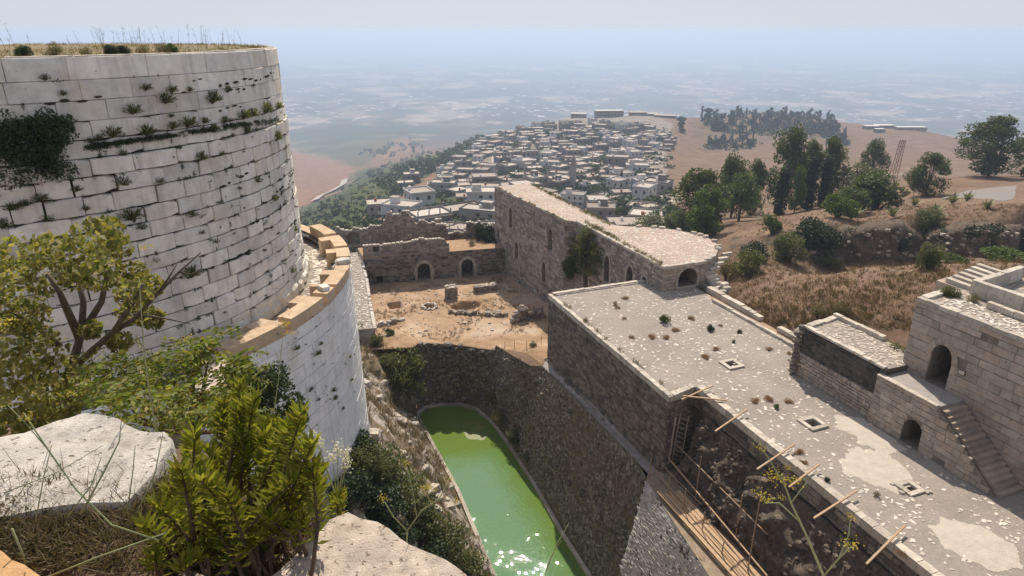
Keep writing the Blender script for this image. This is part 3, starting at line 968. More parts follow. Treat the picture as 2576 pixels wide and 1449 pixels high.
# spread white sand
def sand(poly, label, rings=5, hgt=.05, name='sand_patch'):
    cx = sum(p[0] for p in poly) / len(poly); cy = sum(p[1] for p in poly) / len(poly)
    m = MB(); n = 110; vs = []
    def edge(t):
        k = t * len(poly); i = int(k) % len(poly); f = k - int(k)
        a, b = poly[i], poly[(i + 1) % len(poly)]
        return (lerp(a[0], b[0], f), lerp(a[1], b[1], f))
    for j in range(rings):
        u = 1 - j / rings
        for i in range(n):
            e = edge(i / n); wob = 1 + ((.16 * nz(e[0] * 1.6, e[1] * 1.6, 4) + .10 * nz(e[0] * 5, e[1] * 5, 2) + .06 * nz(e[0] * 13, e[1] * 13, 2)) if j == 0 else 0)
            a, b = cx + (e[0] - cx) * u * wob, cy + (e[1] - cy) * u * wob
            z = .008 if j == 0 else .012 + hgt * (1 - u) ** .5 * (.6 + .8 * abs(nz(a * 2.1, b * 2.1, 1)))
            p = W(a, b, z); m.v.append(tuple(p))
    c = W(cx, cy, .012 + hgt); m.v.append(tuple(c))
    for j in range(rings - 1):
        for i in range(n):
            a = j * n + i; b = j * n + (i + 1) % n
            m.f.append((a, b, b + n, a + n))
    for i in range(n): m.f.append(((rings - 1) * n + i, (rings - 1) * n + (i + 1) % n, rings * n))
    o = m.build(name, M['sand'], None, True)
    return tag(o, label, 'sand', 'white sand on the hall roof')
sand([(-5.6, 8.6), (-4.9, 7.4), (-6.0, 6.6), (-7.0, 6.9), (-7.6, 6.4), (-8.6, 7.2), (-8.9, 8.4), (-7.4, 8.65)], 'long white sand patch against the low wall by the stair block')
sand([(-7.7, 6.2), (-8.2, 4.4), (-9.2, 3.9), (-10.4, 4.5), (-11.2, 4.9), (-10.9, 6.3), (-9.9, 7.0), (-8.6, 7.0)], 'round spread of white sand around the broken roof opening')
sand([(-13.2, 5.4), (-13.3, 4.2), (-14.6, 3.8), (-16.0, 4.3), (-16.4, 5.8), (-15.2, 6.6), (-14, 6.4)], 'white sand heap on the terrace nearest the bottom right corner')
# double row of kerb stones along the outer edge of the terrace
kerb = empty('kerb_wall', (0, 0, 0), 'low kerb of squared white stones along the outer edge of the terrace', 'kerb')
ks = []
def kerb_run(a0, a1, b, w, h, lr, miss=.0):
    a = a0
    while a > a1:
        l = rh.uniform(*lr)
        if rh.random() >= miss:
            hh = h * rh.uniform(.85, 1.12); z0 = .004
            q = [W(a - .012, b + rh.uniform(-.02, .02)), W(a - l + .012, b + rh.uniform(-.02, .02)), W(a - l + .012, b + w), W(a - .012, b + w)]
            m = MB(); m.prism([Vector((p.x, p.y, z0)) for p in q], [Vector((p.x + rh.uniform(-.01, .01), p.y, hh)) for p in q]); ks.append(m)
        a -= l
kerb_run(11.4, .2, 11.42, .24, .22, (.5, 1.0))
kerb_run(13.3, 8.3, 12.25, .46, .42, (.8, 1.3))
kerb_run(8.2, 1.2, 12.3, .42, .34, (.5, .9), .45)
pieces('kerb_stone', ks, M['coping'], kerb)
strip = MB(); strip.add([W(12.2, 11.66, .01), W(.1, 11.66, .01), W(.1, 12.5, -.06), W(12.2, 12.5, .01)], [(0, 1, 2, 3)])
strip.build('earth_strip', M['dirt'], kerb)
# ------------------------------------------------------------------ right side: low wall, stair block, gatehouse
rg = random.Random(31)
def face(p0, p1, toward):
    """wall-surface map from p0 to p1 whose outside looks towards the given vector"""
    f, ln = fw(p0, p1)
    sg = 1 if (f(0, 0, 1) - f(0, 0, 0)).dot(toward) > 0 else -1
    return (lambda s, z, d: f(s, z, d * sg)), ln
LEFT, RIGHT, NEAR, FAR = -e2, e2, -e1, e1
def solid(mb, pts, z0, z1):
    mb.prism([Vector((p.x, p.y, z0)) for p in pts], [Vector((p.x, p.y, z1)) for p in pts])
low = empty('low_wall', (0, 0, 0), 'low thick wall with rough broken end and cobbled top beside the terrace', 'wall')
c = MB(); solid(c, [W(-.3, 9.0), W(-6.2, 9.0), W(-6.2, 12.0), W(.2, 12.0)], -1.0, 3.18)
c.build('wall_core', M['hall_core'], low)
f, ln = face(W(-.3, 8.98), W(-6.1, 8.98), LEFT)
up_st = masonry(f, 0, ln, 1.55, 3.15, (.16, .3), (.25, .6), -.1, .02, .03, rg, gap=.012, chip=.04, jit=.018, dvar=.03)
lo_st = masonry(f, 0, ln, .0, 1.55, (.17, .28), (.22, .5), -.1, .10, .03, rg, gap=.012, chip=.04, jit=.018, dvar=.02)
pieces('dark_stone', up_st, stone_mat('dark_upper_stone', (.085, .078, .07), .4, (.13, .115, .10), (.03, .03, .028), .4, 1.2, .6), low, 200)  # upper courses have a darker stone tone than the lower ones
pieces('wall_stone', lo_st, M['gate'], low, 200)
f, ln = face(W(-.3, 9.0), W(.2, 12.0), FAR)
pieces('end_stone', masonry(f, 0, ln, -.6, 3.1, (.22, .4), (.3, .7), -.1, .06, .06, rg, chip=.1, jit=.04, dvar=.08), M['hall'], low)
q = []
for i in range(12):                      # quoin of rough projecting stones at the broken end
    z = .1 + i * .27; w = rg.uniform(.22, .36)
    m = MB(); p = W(-.22 + rg.uniform(-.1, .15), 8.85 + rg.uniform(-.06, .06), z + .12); m.rock((p.x, p.y, p.z), w, w * .8, .14, rg, rough=.2); q.append(m)
pieces('quoin_stone', q, M['hall'], low)
cop = []
coping_run(W(-.3, 8.93), W(-6.1, 8.93), .32, 3.17, 3.3, (.3, .6), e2)
coping_run(W(-.25, 9.25), W(.2, 12.05), .4, 3.17, 3.32, (.3, .6), -e1)
coping_run(W(.2, 12.05), W(-3.5, 12.05), .3, 3.17, 3.45, (.4, .8), -e2)
for i in range(160):
    a, b = rg.uniform(-6, -.5), rg.uniform(9.3, 11.8); p = W(a, b, 3.19)
    m = MB(); m.rock(p, rg.uniform(.08, .16), rg.uniform(.05, .1), .035, rg); cop.append(m)
tp_ = MB(); tp_.add([W(-.3, 9.2, 3.19), W(-6.2, 9.2, 3.19), W(-6.2, 12, 3.19), W(.2, 12, 3.19)], [(0, 1, 2, 3)])
tp_.build('cobbled_top', M['cobble'], low)
pieces('coping_stone', cop, M['coping'], low)

# stair block: landing, round-arched passage, flight of steps
LZ = 2.83
stair = empty('stair_block', (0, 0, 0), 'stone stair block with round-arched passage and steps up to the gate', 'stairs')
A0, A1 = -6.0, -13.0                     # from far to near
f, ln = face(W(A0, 8.72), W(A1, 8.72), LEFT)
steps = 15
def stair_top(s):                        # height of the block's outline along s
    return LZ if s < 3.55 else max(.18, LZ - (s - 3.55) * LZ / (ln - 3.7))
hole = arch_pts(2.55, 1.05, .02, .85, 1.5, False, 7)
outl = [(0, 0), (ln, 0), (ln, .18), (3.6, LZ - .02), (0, LZ - .02)]
c = MB(); panel(c, f, [(0, -.2), (ln, -.2), (ln, .12), (3.6, LZ - .06), (0, LZ - .06)], [hole], -.03, 1.6)
c.build('wall_core', M['gate_core'], stair)
st = masonry(f, 0, ln, 0, LZ - .02, (.22, .36), (.28, .75), -.1, .02, .015, rg, holes=[hole], gap=.004, chip=.03, jit=.012, dvar=.012, drop=.025, top=lambda s: stair_top(s) + .08)
pieces('wall_stone', st, M['gate'], stair)
ff2, l2 = face(W(A0, 8.72), W(A0, 10.5), FAR)
c = MB(); backing(c, ff2, 0, l2, -.2, LZ - .02, 0.0); c.build('end_wall', M['gate'], stair)
lm = MB(); solid(lm, [W(A0, 8.74), W(A0 - 3.5, 8.74), W(A0 - 3.5, 10.55), W(A0, 10.55)], LZ - .25, LZ)
lm.build('landing', plain_mat('landing_cement', (.34, .31, .285), 1, 3, .25), stair)
cp = []
for i in range(6):
    q = [W(A0 - i * .58 - .01, 8.66), W(A0 - i * .58 - .57, 8.66), W(A0 - i * .58 - .57, 9.0 - i * .02), W(A0 - i * .58 - .01, 9.0 - i * .02)]
    m = MB(); m.prism([Vector((p.x, p.y, LZ + .002)) for p in q], [Vector((p.x, p.y, LZ + .06 + rg.uniform(-.01, .01))) for p in q]); cp.append(m)
pieces('coping_stone', cp, M['coping'], stair)
for i in range(steps):
    z1 = LZ - (i + 1) * LZ / (steps + 1)
    a = A0 - 3.5 - i * .235
    m = MB(); solid(m, [W(a, 8.95), W(a - .30, 8.95 + rg.uniform(-.02, .02)), W(a - .30, 10.5), W(a, 10.5)], z1 - .32, z1 + rg.uniform(-.01, .01))
    m.build('step', M['gate'], stair)
un = MB()
un.prism([W(A0 - 3.5, 8.9, -.1), W(A1 + .1, 8.9, -.1), W(A1 + .1, 10.5, -.1), W(A0 - 3.5, 10.5, -.1)], [W(A0 - 3.5, 8.9, LZ - .35), W(A1 + .1, 8.9, -.05), W(A1 + .1, 10.5, -.05), W(A0 - 3.5, 10.5, LZ - .35)])
un.build('stair_core', M['gate_core'], stair)

gate = empty('gatehouse', (0, 0, 0), 'tall squared-stone gatehouse with pointed doorway above the steps', 'building')
GB, GZ_ = 10.6, 7.0
f, ln = face(W(-5.85, GB), W(-27, GB), LEFT)
door = arch_pts(2.0, 1.15, LZ + .02, LZ + 1.45, LZ + 2.25, True, 6)
c = MB(); panel(c, f, [(0, -.3), (ln, -.3), (ln, GZ_ - .1), (0, GZ_ - .1)], [door], -.03, 2.6)
c.build('wall_core', M['gate_core'], gate)
st = masonry(f, 0, ln, 0, GZ_ - .22, (.34, .52), (.4, 1.15), -.1, .02, .015, rg, holes=[door], gap=.004, chip=.04, jit=.012, dvar=.014, drop=.02)
pieces('wall_stone', st, M['gate'], gate)
pieces('arch_stone', voussoirs(f, door, .32, -.08, .035, rg), M['gate'], gate)
f5, l5 = face(W(-5.85, GB), W(-5.0, 19), FAR)
c = MB(); backing(c, f5, 0, l5, -3, GZ_ - .1, 0); c.build('side_wall', M['gate'], gate)
rf = MB(); rf.add([W(-5.86, GB + .02, GZ_ - .12), W(-27, GB + .02, GZ_ - .12), W(-27, 19, GZ_ - .12), W(-5.0, 19, GZ_ - .12)], [(0, 1, 2, 3)])
rf.build('roof', M['cobble'], gate)
cop = []
coping_run(W(-5.85, GB - .06), W(-27, GB - .06), .36, GZ_ - .22, GZ_, (.4, .9), e2)
coping_run(W(-5.8, GB + .3), W(-5.6, GB + 2.0), .42, GZ_ - .2, GZ_ + .02, (.4, .9), -e1)
# wall stubs, steps and slabs on the gatehouse roof
coping_run(W(-8.0, GB + 2.1), W(-16, GB + 2.1), .25, GZ_ - .1, GZ_ + .22, (.6, 1.1), e2)
coping_run(W(-6.6, GB + 3.0), W(-14, GB + 3.0), .34, GZ_ - .1, GZ_ + .75, (.6, 1.2), e2)
coping_run(W(-6.3, GB + 3.2), W(-5.6, GB + 8), .34, GZ_ - .1, GZ_ + .65, (.6, 1.2), -e1)
pieces('coping_stone', cop, M['coping'], gate)
m = MB(); solid(m, [W(-6.3, GB + 3.5), W(-4.2, GB + 3.5), W(-3.6, GB + 8), W(-5.6, GB + 8)], 2.0, GZ_ - .14); m.build('stub_wall', M['gate'], gate)
for i in range(6):
    a = -6.1 + .12 * i; b = GB + 3.6 + i * .62
    m = MB(); solid(m, [W(a + .1, b), W(a + 1.5, b + .05), W(a + 1.5, b + .40), W(a + .1, b + .34)], GZ_ - .13, GZ_ + .12 + i * .05)
    m.build('roof_slab', M['coping'], gate)
pc = []
for i in range(260):
    a, b = rg.uniform(-14, -6.6), rg.uniform(GB + .5, GB + 2.0); p = W(a, b, GZ_ - .11)
    m = MB(); m.rock(p, rg.uniform(.07, .14), rg.uniform(.05, .09), .03, rg); pc.append(m)
pieces('paving_stone', pc, M['pebble'], gate, 300)
# small framed notice beside the doorway
sg = empty('wall_sign', (0, 0, 0), 'small pale notice in dark frame right of the pointed doorway', 'sign')
m = MB(); q = [(3.0, LZ + 1.18), (3.36, LZ + 1.18), (3.36, LZ + 1.44), (3.0, LZ + 1.44)]
m.prism([f(s, z, .035) for s, z in q], [f(s, z, .06) for s, z in q]); m.build('frame', M['dark'], sg)
m = MB(); q = [(3.03, LZ + 1.21), (3.33, LZ + 1.21), (3.33, LZ + 1.41), (3.03, LZ + 1.41)]
m.prism([f(s, z, .05) for s, z in q], [f(s, z, .066) for s, z in q]); m.build('face', M['coping'], sg)

# ------------------------------------------------------------------ the far hall with the round end
rf_ = random.Random(41)
farh = empty('far_hall', (0, 0, 0), 'tall dark ruined hall with pink cobbled roof and rounded near end', 'building')
RZ = 2.1
P1, P2, P3, P4 = W(14.6, 8.9), W(29.6, 8.45), W(30.4, 7.6), W(47.6, 6.2)
roofpoly = [W(14.7, 8.95), W(29.6, 8.5), W(30.4, 7.65), W(47.6, 6.25), W(47.8, 10.9), W(30.5, 11.2), W(27.0, 11.4)]
arc = [W(26.2, 12.4), W(25.2, 14.2), W(23.6, 16.0), W(21.5, 17.1), W(19.4, 17.3), W(17.3, 16.3), W(15.6, 14.7), W(14.75, 13.1)]
roofpoly += arc
m = MB(); m.add([Vector((p.x, p.y, RZ)) for p in roofpoly], [tuple(range(len(roofpoly)))])
m.build('roof', M['pinkroof'], farh)
nn = len(roofpoly)
body = MB()
for i in list(range(4, nn - 1)):        # outer walls (not facing the camera)
    a, b = roofpoly[i], roofpoly[i + 1]
    body.add([Vector((a.x, a.y, -16)), Vector((b.x, b.y, -16)), Vector((b.x, b.y, RZ - .02)), Vector((a.x, a.y, RZ - .02))], [(0, 1, 2, 3)])
body.build('outer_wall', M['ruin'], farh)
pr = []
for i in range(520):                     # ribs of cobble standing proud of the pink roof
    if rf_.random() < .55: a, b = rf_.uniform(15, 26), rf_.uniform(9.3, 16.5)
    else: a, b = rf_.uniform(27, 47), 0; b = rf_.uniform(lerp(8.4, 6.6, (a - 27) / 20), 10.8)
    p = W(a, b, RZ)
    if not in_poly(p.x, p.y, [(q.x, q.y) for q in roofpoly]): continue
    mm = MB(); mm.rock((p.x, p.y, RZ), rf_.uniform(.10, .2), rf_.uniform(.06, .1), .03, rf_); pr.append(mm)
pieces('cobble', pr, M['pebble'], farh, 300, 'small_cobbles')
def window_wall(p0, p1, z0, z1, holes, mat, courses, lens, name, depth=.9, trims=(), top=None, pmat=None, drop=.0, dvar=.05, lim=300):
    f, ln = face(p0, p1, LEFT if abs((p1 - p0).normalized().dot(e1)) > .5 else NEAR)
    c = MB(); panel(c, f, [(0, z0 - 1), (ln, z0 - 1), (ln, z1), (0, z1)], holes, -.03, depth)
    c.build('wall_core', M['ruin_core'], name)
    st = masonry(f, 0, ln, z0, z1, courses, lens, -.12, .015, .03, rf_, holes=holes, gap=.014, chip=.05, jit=.02, dvar=dvar, drop=drop, top=top)
    pieces('wall_stone', st, mat, name, lim, 'wall_stone_courses')
    tr = []
    for h in trims: tr += voussoirs(f, h, .24, -.05, .06, rf_)
    if tr: pieces('arch_stone', tr, M['trim'], name)
    return f, ln
# far part: long wall from P4 (far) to P3 (near); s measured from P4
hA = [arch_pts(4.6, .95, -1.9, -.2, .55), arch_pts(14.2, .9, -2.0, -.3, .4), arch_pts(1.0, .5, -4.6, -3.2, -3.1, False, 2), arch_pts(6.2, .95, -5.3, -4.0, -3.2), arch_pts(13.0, .9, -6.0, -4.5, -3.6)]
fA, lA = window_wall(P4, P3, -9.5, RZ - .12, hA, M['ruin'], (.22, .40), (.35, .9), farh, .7, [hA[0], hA[3], hA[4]], drop=.12, lim=300)
near_part = empty('far_hall_wing', (0, 0, 0), 'near wing of the dark hall with three pointed windows above the courtyard', 'building')
hB = [arch_pts(6.3, 1.0, -2.2, -.5, .45), arch_pts(10.2, 1.05, -1.9, -.3, .65), arch_pts(12.5, .9, -1.6, -.35, .45), arch_pts(2.4, 1.1, -5.2, -3.2, -2.4)]
fB, lB = window_wall(P2, P1, -9.5, RZ - .12, hB, M['ruin'], (.22, .40), (.3, .8), near_part, 1.0, hB, drop=.15)
# return faces between the two planes
fC, lC = window_wall(P3, P2, -9.5, RZ - .12, [], M['ruin'], (.22, .4), (.3, .8), near_part)
# the arched front facing the terrace
fr = empty('arched_porch', (0, 0, 0), 'wide pointed arch porch under the round pink roof, opening onto the terrace', 'building')
fD, lD = face(W(14.6, 8.9), W(14.7, 13.15), NEAR)
arch = arch_pts(2.45, 1.9, .03, .75, 1.72, True, 8)
c = MB(); panel(c, fD, [(0, -.3), (lD, -.3), (lD, RZ - .1), (0, RZ - .1)], [arch], -.03, 2.2)
c.build('wall_core', M['ruin_core'], fr)
pieces('wall_stone', masonry(fD, 0, lD, 0, RZ - .12, (.24, .36), (.35, .8), -.12, .02, .03, rf_, holes=[arch], gap=.01, chip=.04, jit=.015, dvar=.02), M['gate'], fr)
pieces('arch_stone', voussoirs(fD, arch, .26, -.05, .05, rf_), M['trim'], fr)
m = MB(); solid(m, [W(14.75, 10.4), W(14.6, 10.4), W(14.6, 12.3), W(14.75, 12.3)], .004, .14); m.build('threshold', M['coping'], fr)
cop = []
coping_run(W(14.52, 8.85), W(14.62, 13.1), .34, RZ - .16, RZ + .06, (.4, .9), e1)
coping_run(P4 + LEFT * .05, P3 + LEFT * .05, .28, RZ - .12, RZ + .07, (.4, 1.1), e2)
coping_run(P2 + LEFT * .05, P1 + LEFT * .05, .40, RZ - .12, RZ + .09, (.3, 1.0), e2)
coping_run(P3 - Vector((0, .05, 0)), P2 - Vector((0, .05, 0)), .3, RZ - .12, RZ + .06, (.3, .6), e1)
for i in range(len(arc) - 1):
    a, b = arc[i], arc[i + 1]
    for k in range(3):
        if rf_.random() < .35: continue
        p = a.lerp(b, (k + .5) / 3); mm = MB(); mm.rock((p.x, p.y, RZ + .06), .34, .2, .16, rf_, rough=.15); cop.append(mm)
pieces('coping_stone', cop, M['coping'], farh)
# broken steps climbing beside the porch
bs = empty('broken_steps', (0, 0, 0), 'broken flight of pale stone steps climbing beside the arched porch', 'stairs')
for i in range(9):
    a = 13.6 + (i * .35 if i < 5 else 1.75 + (i - 5) * .45); b = 13.1 + (0 if i < 5 else (i - 4) * .75); z = .25 + i * .20
    mm = MB(); solid(mm, [W(a, b), W(a - .3, b + .02), W(a - .28, b + 1.0), W(a + .02, b + 1.02)], z - .22, z + rf_.uniform(-.02, .03))
    mm.build('step', M['coping'], bs)
mm = MB(); solid(mm, [W(13.5, 12.9), W(12.6, 12.9), W(12.6, 14), W(16, 15.5), W(15.4, 13)], -2, .05); mm.build('rubble_base', M['ruin'], bs)
for (a, b, z) in ((12.9, 12.75, .25), (12.4, 13.6, .4), (12.1, 12.9, .3), (13.0, 13.8, .5)):
    mm = MB(); p = W(a, b, z); mm.rock(p, .42, .26, .22, rf_, rot=.4, rough=.1); mm.build('loose_block', M['coping'], bs)
# ------------------------------------------------------------------ moat, talus, rocky slope, courtyard
rm = random.Random(53)
WZ = -14.5
def grid_surface(A, B, na, nb, disp=None):
    """ruled surface between two polylines of points, with displacement"""
    m = MB()
    for i in range(na + 1):
        u = i / na
        p, q = Vector(polyline(A, u)), Vector(polyline(B, u))
        for j in range(nb + 1):
            v = j / nb
            x = p.lerp(q, v)
            if disp: x = disp(x, u, v)
            m.v.append(tuple(x))
    for i in range(na):
        for j in range(nb):
            a = i * (nb + 1) + j
            m.f.append((a, a + 1, a + nb + 2, a + nb + 1))
    return m
# water
wl = [(-20, -9.4), (-8, -9.3), (2, -9.3), (8, -9.1), (14, -8.9), (19, -9.05), (23.5, -9.2), (26.2, -9.3), (27.3, -8.2), (27.2, -6.5), (26.6, -5.2), (25.3, -3.9), (22.5, -3.25), (19, -3.1), (13, -3.15), (7, -3.45), (2, -3.5), (-8, -3.5), (-20, -3.5)]
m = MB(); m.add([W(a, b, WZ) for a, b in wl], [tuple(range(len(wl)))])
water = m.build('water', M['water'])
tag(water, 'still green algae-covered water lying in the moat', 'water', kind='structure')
# floating brown scum at the far end
m = MB(); pts = []
for i in range(26):
    t = 2 * math.pi * i / 26; r = 1 + .35 * nz(math.cos(t) * 1.7, math.sin(t) * 1.7, 5)
    pts.append(W(22.0 + 1.6 * r * math.sin(t), -4.9 + 1.35 * r * math.cos(t), WZ + .004))
m.add(pts, [tuple(range(26))])
t = NT('algae_scum'); v = t.coords(); c = t.ramp(t.noise(v, 1.4, 5, .7), [(.35, (.09, .165, .025)), (.55, (.15, .17, .05)), (.7, (.21, .19, .08))])
tag(m.build('algae_scum', t.finish(c, .45, None)), 'brownish scum floating on the far end of the green water', 'algae', kind='stuff')
# pale rim of the pond
rim = []
for i in range(len(wl) - 1):
    (a0, b0), (a1, b1) = wl[i], wl[i + 1]
    ca, cb = 10, -6.2
    def off(a, b, k):
        d = Vector((0 if abs(a) < 26 else 1, (b - cb))); 
        return (a + (k if a > 26 else 0), b + (k if b > cb else -k))
    A, B = W(a0, b0, WZ - .1), W(a1, b1, WZ - .1)
    o0, o1 = off(a0, b0, .28), off(a1, b1, .28)
    C, D = W(*o1, WZ - .1), W(*o0, WZ - .1)
    mm = MB(); up = Vector((0, 0, .32)); mm.prism([A, B, C, D], [A + up, B + up, C + up, D + up]); rim.append(mm)
pond = empty('moat_edge', (0, 0, 0), 'pale stone lip running round the edge of the green moat', 'kerb')
pieces('lip_stone', rim, M['rock'], pond)
# right-hand talus below the hall
talus = empty('talus', (0, 0, 0), 'steep dark rubble talus between the hall and the green water', 'wall')
TA = [W(24.8, -1.9, -7.6), W(21.5, -1.5, -7.2), W(18.3, -1.1, -6.7), W(16.5, -.75, -5.9), W(10, -.75, -5.6), W(2, -.75, -5.35), W(-6, -2.1, -5.35), W(-14, -2.3, -5.35), W(-20, -2.3, -5.35)]
TB = [W(25.5, -3.7, WZ - .1), W(22.5, -3.05, WZ - .1), W(19, -2.9, WZ - .1), W(16, -2.95, WZ - .1), W(10, -3.05, WZ - .1), W(2, -3.3, WZ - .1), W(-6, -3.6, WZ - .1), W(-14, -3.6, WZ - .1), W(-20, -3.6, WZ - .1)]
def dtal(p, u, v):
    k = math.sin(math.pi * min(1, max(0, v))) ** .5
    n = .16 * fbm(p.x * 1.1, p.y * 1.1, p.z * 1.1, 5) * k
    return p + LEFT * (n + .35 * v * (1 - v)) 
ts = grid_surface(TA, TB, 150, 50, dtal)
def talus_mat():
    t = NT('talus_rubble'); v = t.coords()
    vo = t.n('TexVoronoi', Vector=v, Scale=5.5)
    n1 = t.noise(v, .5, 5, .6); n2 = t.noise(v, 9, 5, .7)
    c = t.ramp(vo.outputs['Color'], [(.2, (.09, .078, .065)), (.6, (.18, .153, .125)), (.92, (.34, .30, .25))])
    c = t.mix(.6, c, t.ramp(n2, [(.3, .5), (.7, 1.35)]), 'MULTIPLY')
    c = t.mix(t.ramp(n1, [(.48, 0), (.66, .7)]), c, (.17, .125, .075))
    h = t.math('ADD', vo.outputs['Distance'], t.math('MULTIPLY', n2, .6))
    return t.finish(c, 1.0, h, .9, .10)
M['talus'] = talus_mat()
ts.build('talus_face', M['talus'], talus, True)
trk = []
for i in range(900):
    u, v = rm.random() * .8, rm.uniform(.03, .97)
    p = dtal(Vector(polyline(TA, u)).lerp(Vector(polyline(TB, u)), v), u, v)
    s = rm.uniform(.06, .17) * (1.5 if rm.random() < .08 else 1)
    mm = MB(); mm.rock(p, s, s * .8, s * .6, rm, rough=.3); trk.append(mm)
pieces('rubble_stone', trk, stone_mat('talus_stone', (.19, .16, .13), .5, (.27, .23, .19), (.04, .035, .03), .4, 1.5, .6), talus, 300, 'small_rubble')
# narrow ledge along the foot of the hall wall
lg = MB(); lg.add([W(17.5, .1, -5.75), W(.1, .1, -5.45), W(.1, -.8, -5.36), W(2, -.78, -5.38), W(10, -.78, -5.63), W(16.5, -.8, -5.93)], [(0, 1, 2, 3, 4, 5)])
lg.build('ledge', plain_mat('ledge_cement', (.33, .30, .275), 1, 2.2, .35, .6), talus)

# collapsed core beside the scaffold: rubble bank under the terrace edge, working ledge
bank = empty('rubble_bank', (0, 0, 0), 'dark exposed rubble core below the terrace edge behind the scaffold', 'rubble')
BA = [W(-.9, E0 + .1, -1.15), W(-6, E0 - .05, -1.2), W(-12, E0 - .1, -1.25), W(-18, E0 - .15, -1.25), W(-26, E0 - .2, -1.3)]
BB = [W(-.9, .35, -5.3), W(-6, .15, -5.2), W(-12, .1, -5.2), W(-18, .1, -5.2), W(-26, .1, -5.2)]
def dbank(p, u, v):
    n = fbm(p.x * .9, p.y * .9, p.z * .9 + 9, 5)
    return p + LEFT * (.55 * n * math.sin(math.pi * min(1, v * .9 + .05)) + .5 * v * (1 - v)) + Vector((0, 0, .18 * n))
bm_ = grid_surface(BA, BB, 110, 34, dbank)
M['bank'] = plain_mat('dark_rubble_earth', (.13, .105, .085), 1.0, 3.0, .5, 1.0, .08, (.24, .195, .155))
bm_.build('rubble_face', M['bank'], bank, True)
bk = []
for i in range(620):
    u, v = rm.random() ** 1.2 * .75, rm.uniform(.02, .98)
    p = dbank(Vector(polyline(BA, u)).lerp(Vector(polyline(BB, u)), v), u, v)
    s = rm.uniform(.07, .2) * (1.5 if rm.random() < .12 else 1)
    mm = MB(); mm.rock(p, s, s * .8, s * .65, rm, rough=.3); bk.append(mm)
pieces('rubble_stone', bk, stone_mat('bank_stone', (.125, .10, .082), .4, (.17, .14, .112), (.05, .04, .035), .4, 1.5, .6), bank, 300, 'small_rubble')
rv = empty('revetment', (0, 0, 0), 'pale new stone revetment wall below the scaffold', 'wall')
VA = [W(-.3, -.95, -5.32), W(-8, -2.05, -5.36), W(-26, -2.2, -5.36)]
VB = [W(-1.6, -3.2, -10.2), W(-8, -3.45, -13.2), W(-26, -3.5, -13.4)]
vs_ = grid_surface(VA, VB, 40, 12, lambda p, u, v: p + LEFT * (.34 + .04 * nz(p.x, p.y, p.z)))
def revet_mat():
    t = NT('revetment_masonry'); v = t.coords((1, 1, 1.0))
    vo = t.n('TexVoronoi', Vector=v, Scale=4.2); ve = t.n('TexVoronoi', Vector=v, Scale=4.2, _feature='DISTANCE_TO_EDGE')
    c = t.ramp(vo.outputs['Color'], [(.2, (.10, .09, .085)), (.27, (.46, .43, .40)), (.9, (.56, .53, .49))])
    c = t.mix(t.ramp(ve.outputs['Distance'], [(.02, 1), (.07, 0)]), c, (.46, .43, .40))
    return t.finish(c, 1, ve.outputs['Distance'], .7, .08)
vs_.build('masonry_face', revet_mat(), rv, True)
vst = []
for i in range(800):
    u, v = rm.random() ** 1.2 * .5, rm.uniform(.02, .98)
    p = Vector(polyline(VA, u)).lerp(Vector(polyline(VB, u)), v) + LEFT * .35
    s = rm.uniform(.09, .17)
    mm = MB(); mm.rock(p - LEFT * .02, s * 1.2, s * .2, s * .8, rm, rot=1.94, rough=.2); vst.append(mm)
pieces('facing_stone', vst, stone_mat('revet_stone', (.48, .45, .42), .22, (.54, .51, .47), (.12, .11, .10), .3, 1.4, .5), rv, 300, 'small_facing_stones')
lg = MB(); lg.add([W(-1.6, 2.2, -5.31), W(.5, 2.2, -5.31), W(.12, .3, -5.31), W(.4, -.8, -5.33), W(-.3, -1.3, -5.31), W(-8, -2.4, -5.33), W(-26, -2.55, -5.33), W(-26, .4, -5.31), W(-1.6, .4, -5.31)], [(0, 1, 2, 3, 4, 5, 6, 7)])
lg.build('working_ledge', plain_mat('dusty_ledge', (.30, .235, .17), 1, 2.5, .35, .7), rv)
# left rocky slope from the ring wall down to the water
slope = empty('rocky_slope', (0, 0, 0), None, None)
SA = [(-14.6, 58, -8.1), (-13.6, 50, -5.5), (-12.2, 43, -2.6), (-10.4, 36.5, -.2), (-8.3, 31.6, 1.2), (-7.2, 27, 1.6), (-6.6, 22, 1.8), (-5.2, 16, 1.8), (-3.2, 10, 2.0), (0, 5, 2.2)]
sb_ab = [(27.6, -9.2), (26, -9.55), (22, -9.3), (16, -9.1), (10, -9.2), (5, -9.45), (0, -9.5), (-6, -9.5), (-12, -9.6), (-19, -9.6)]
SB = [tuple(W(a, b, WZ - .15)) for a, b in sb_ab]
SB[0] = tuple(W(28.2, -9.0, -8.3)); 
def dslope(p, u, v):
    k = math.sin(math.pi * v) ** .6
    n = fbm(p.x * .35, p.y * .35, p.z * .35 + 4, 5)
    return p + Vector((.75, -.3, .55)) * (.9 * n * k) + Vector((.6, -.2, .5)) * (1.1 * v * (1 - v))
sm_ = grid_surface(SA, SB, 120, 56, dslope)
def slope_mat():
    t = NT('rocky_slope_ground'); v = t.coords()
    n1 = t.noise(v, .45, 6, .62, .4); n2 = t.noise(v, 5, 6, .7)
    rockc = t.ramp(n2, [(.3, (.26, .225, .185)), (.7, (.52, .46, .39))])
    soil = t.ramp(n2, [(.3, (.12, .09, .055)), (.7, (.27, .20, .125))])
    c = t.mix(t.ramp(n1, [(.47, 0), (.56, 1)]), soil, rockc)
    return t.finish(c, 1.0, n2, .9, .12)
M['slope'] = slope_mat()
so = sm_.build('slope_ground', M['slope'], None, True)
bpy.data.objects.remove(slope)
tag(so, 'rocky slope from the white ring wall down to the green water', 'slope', kind='structure')
def slope_pt(u, v): return dslope(Vector(polyline(SA, u)).lerp(Vector(polyline(SB, u)), v), u, v)
rk = []
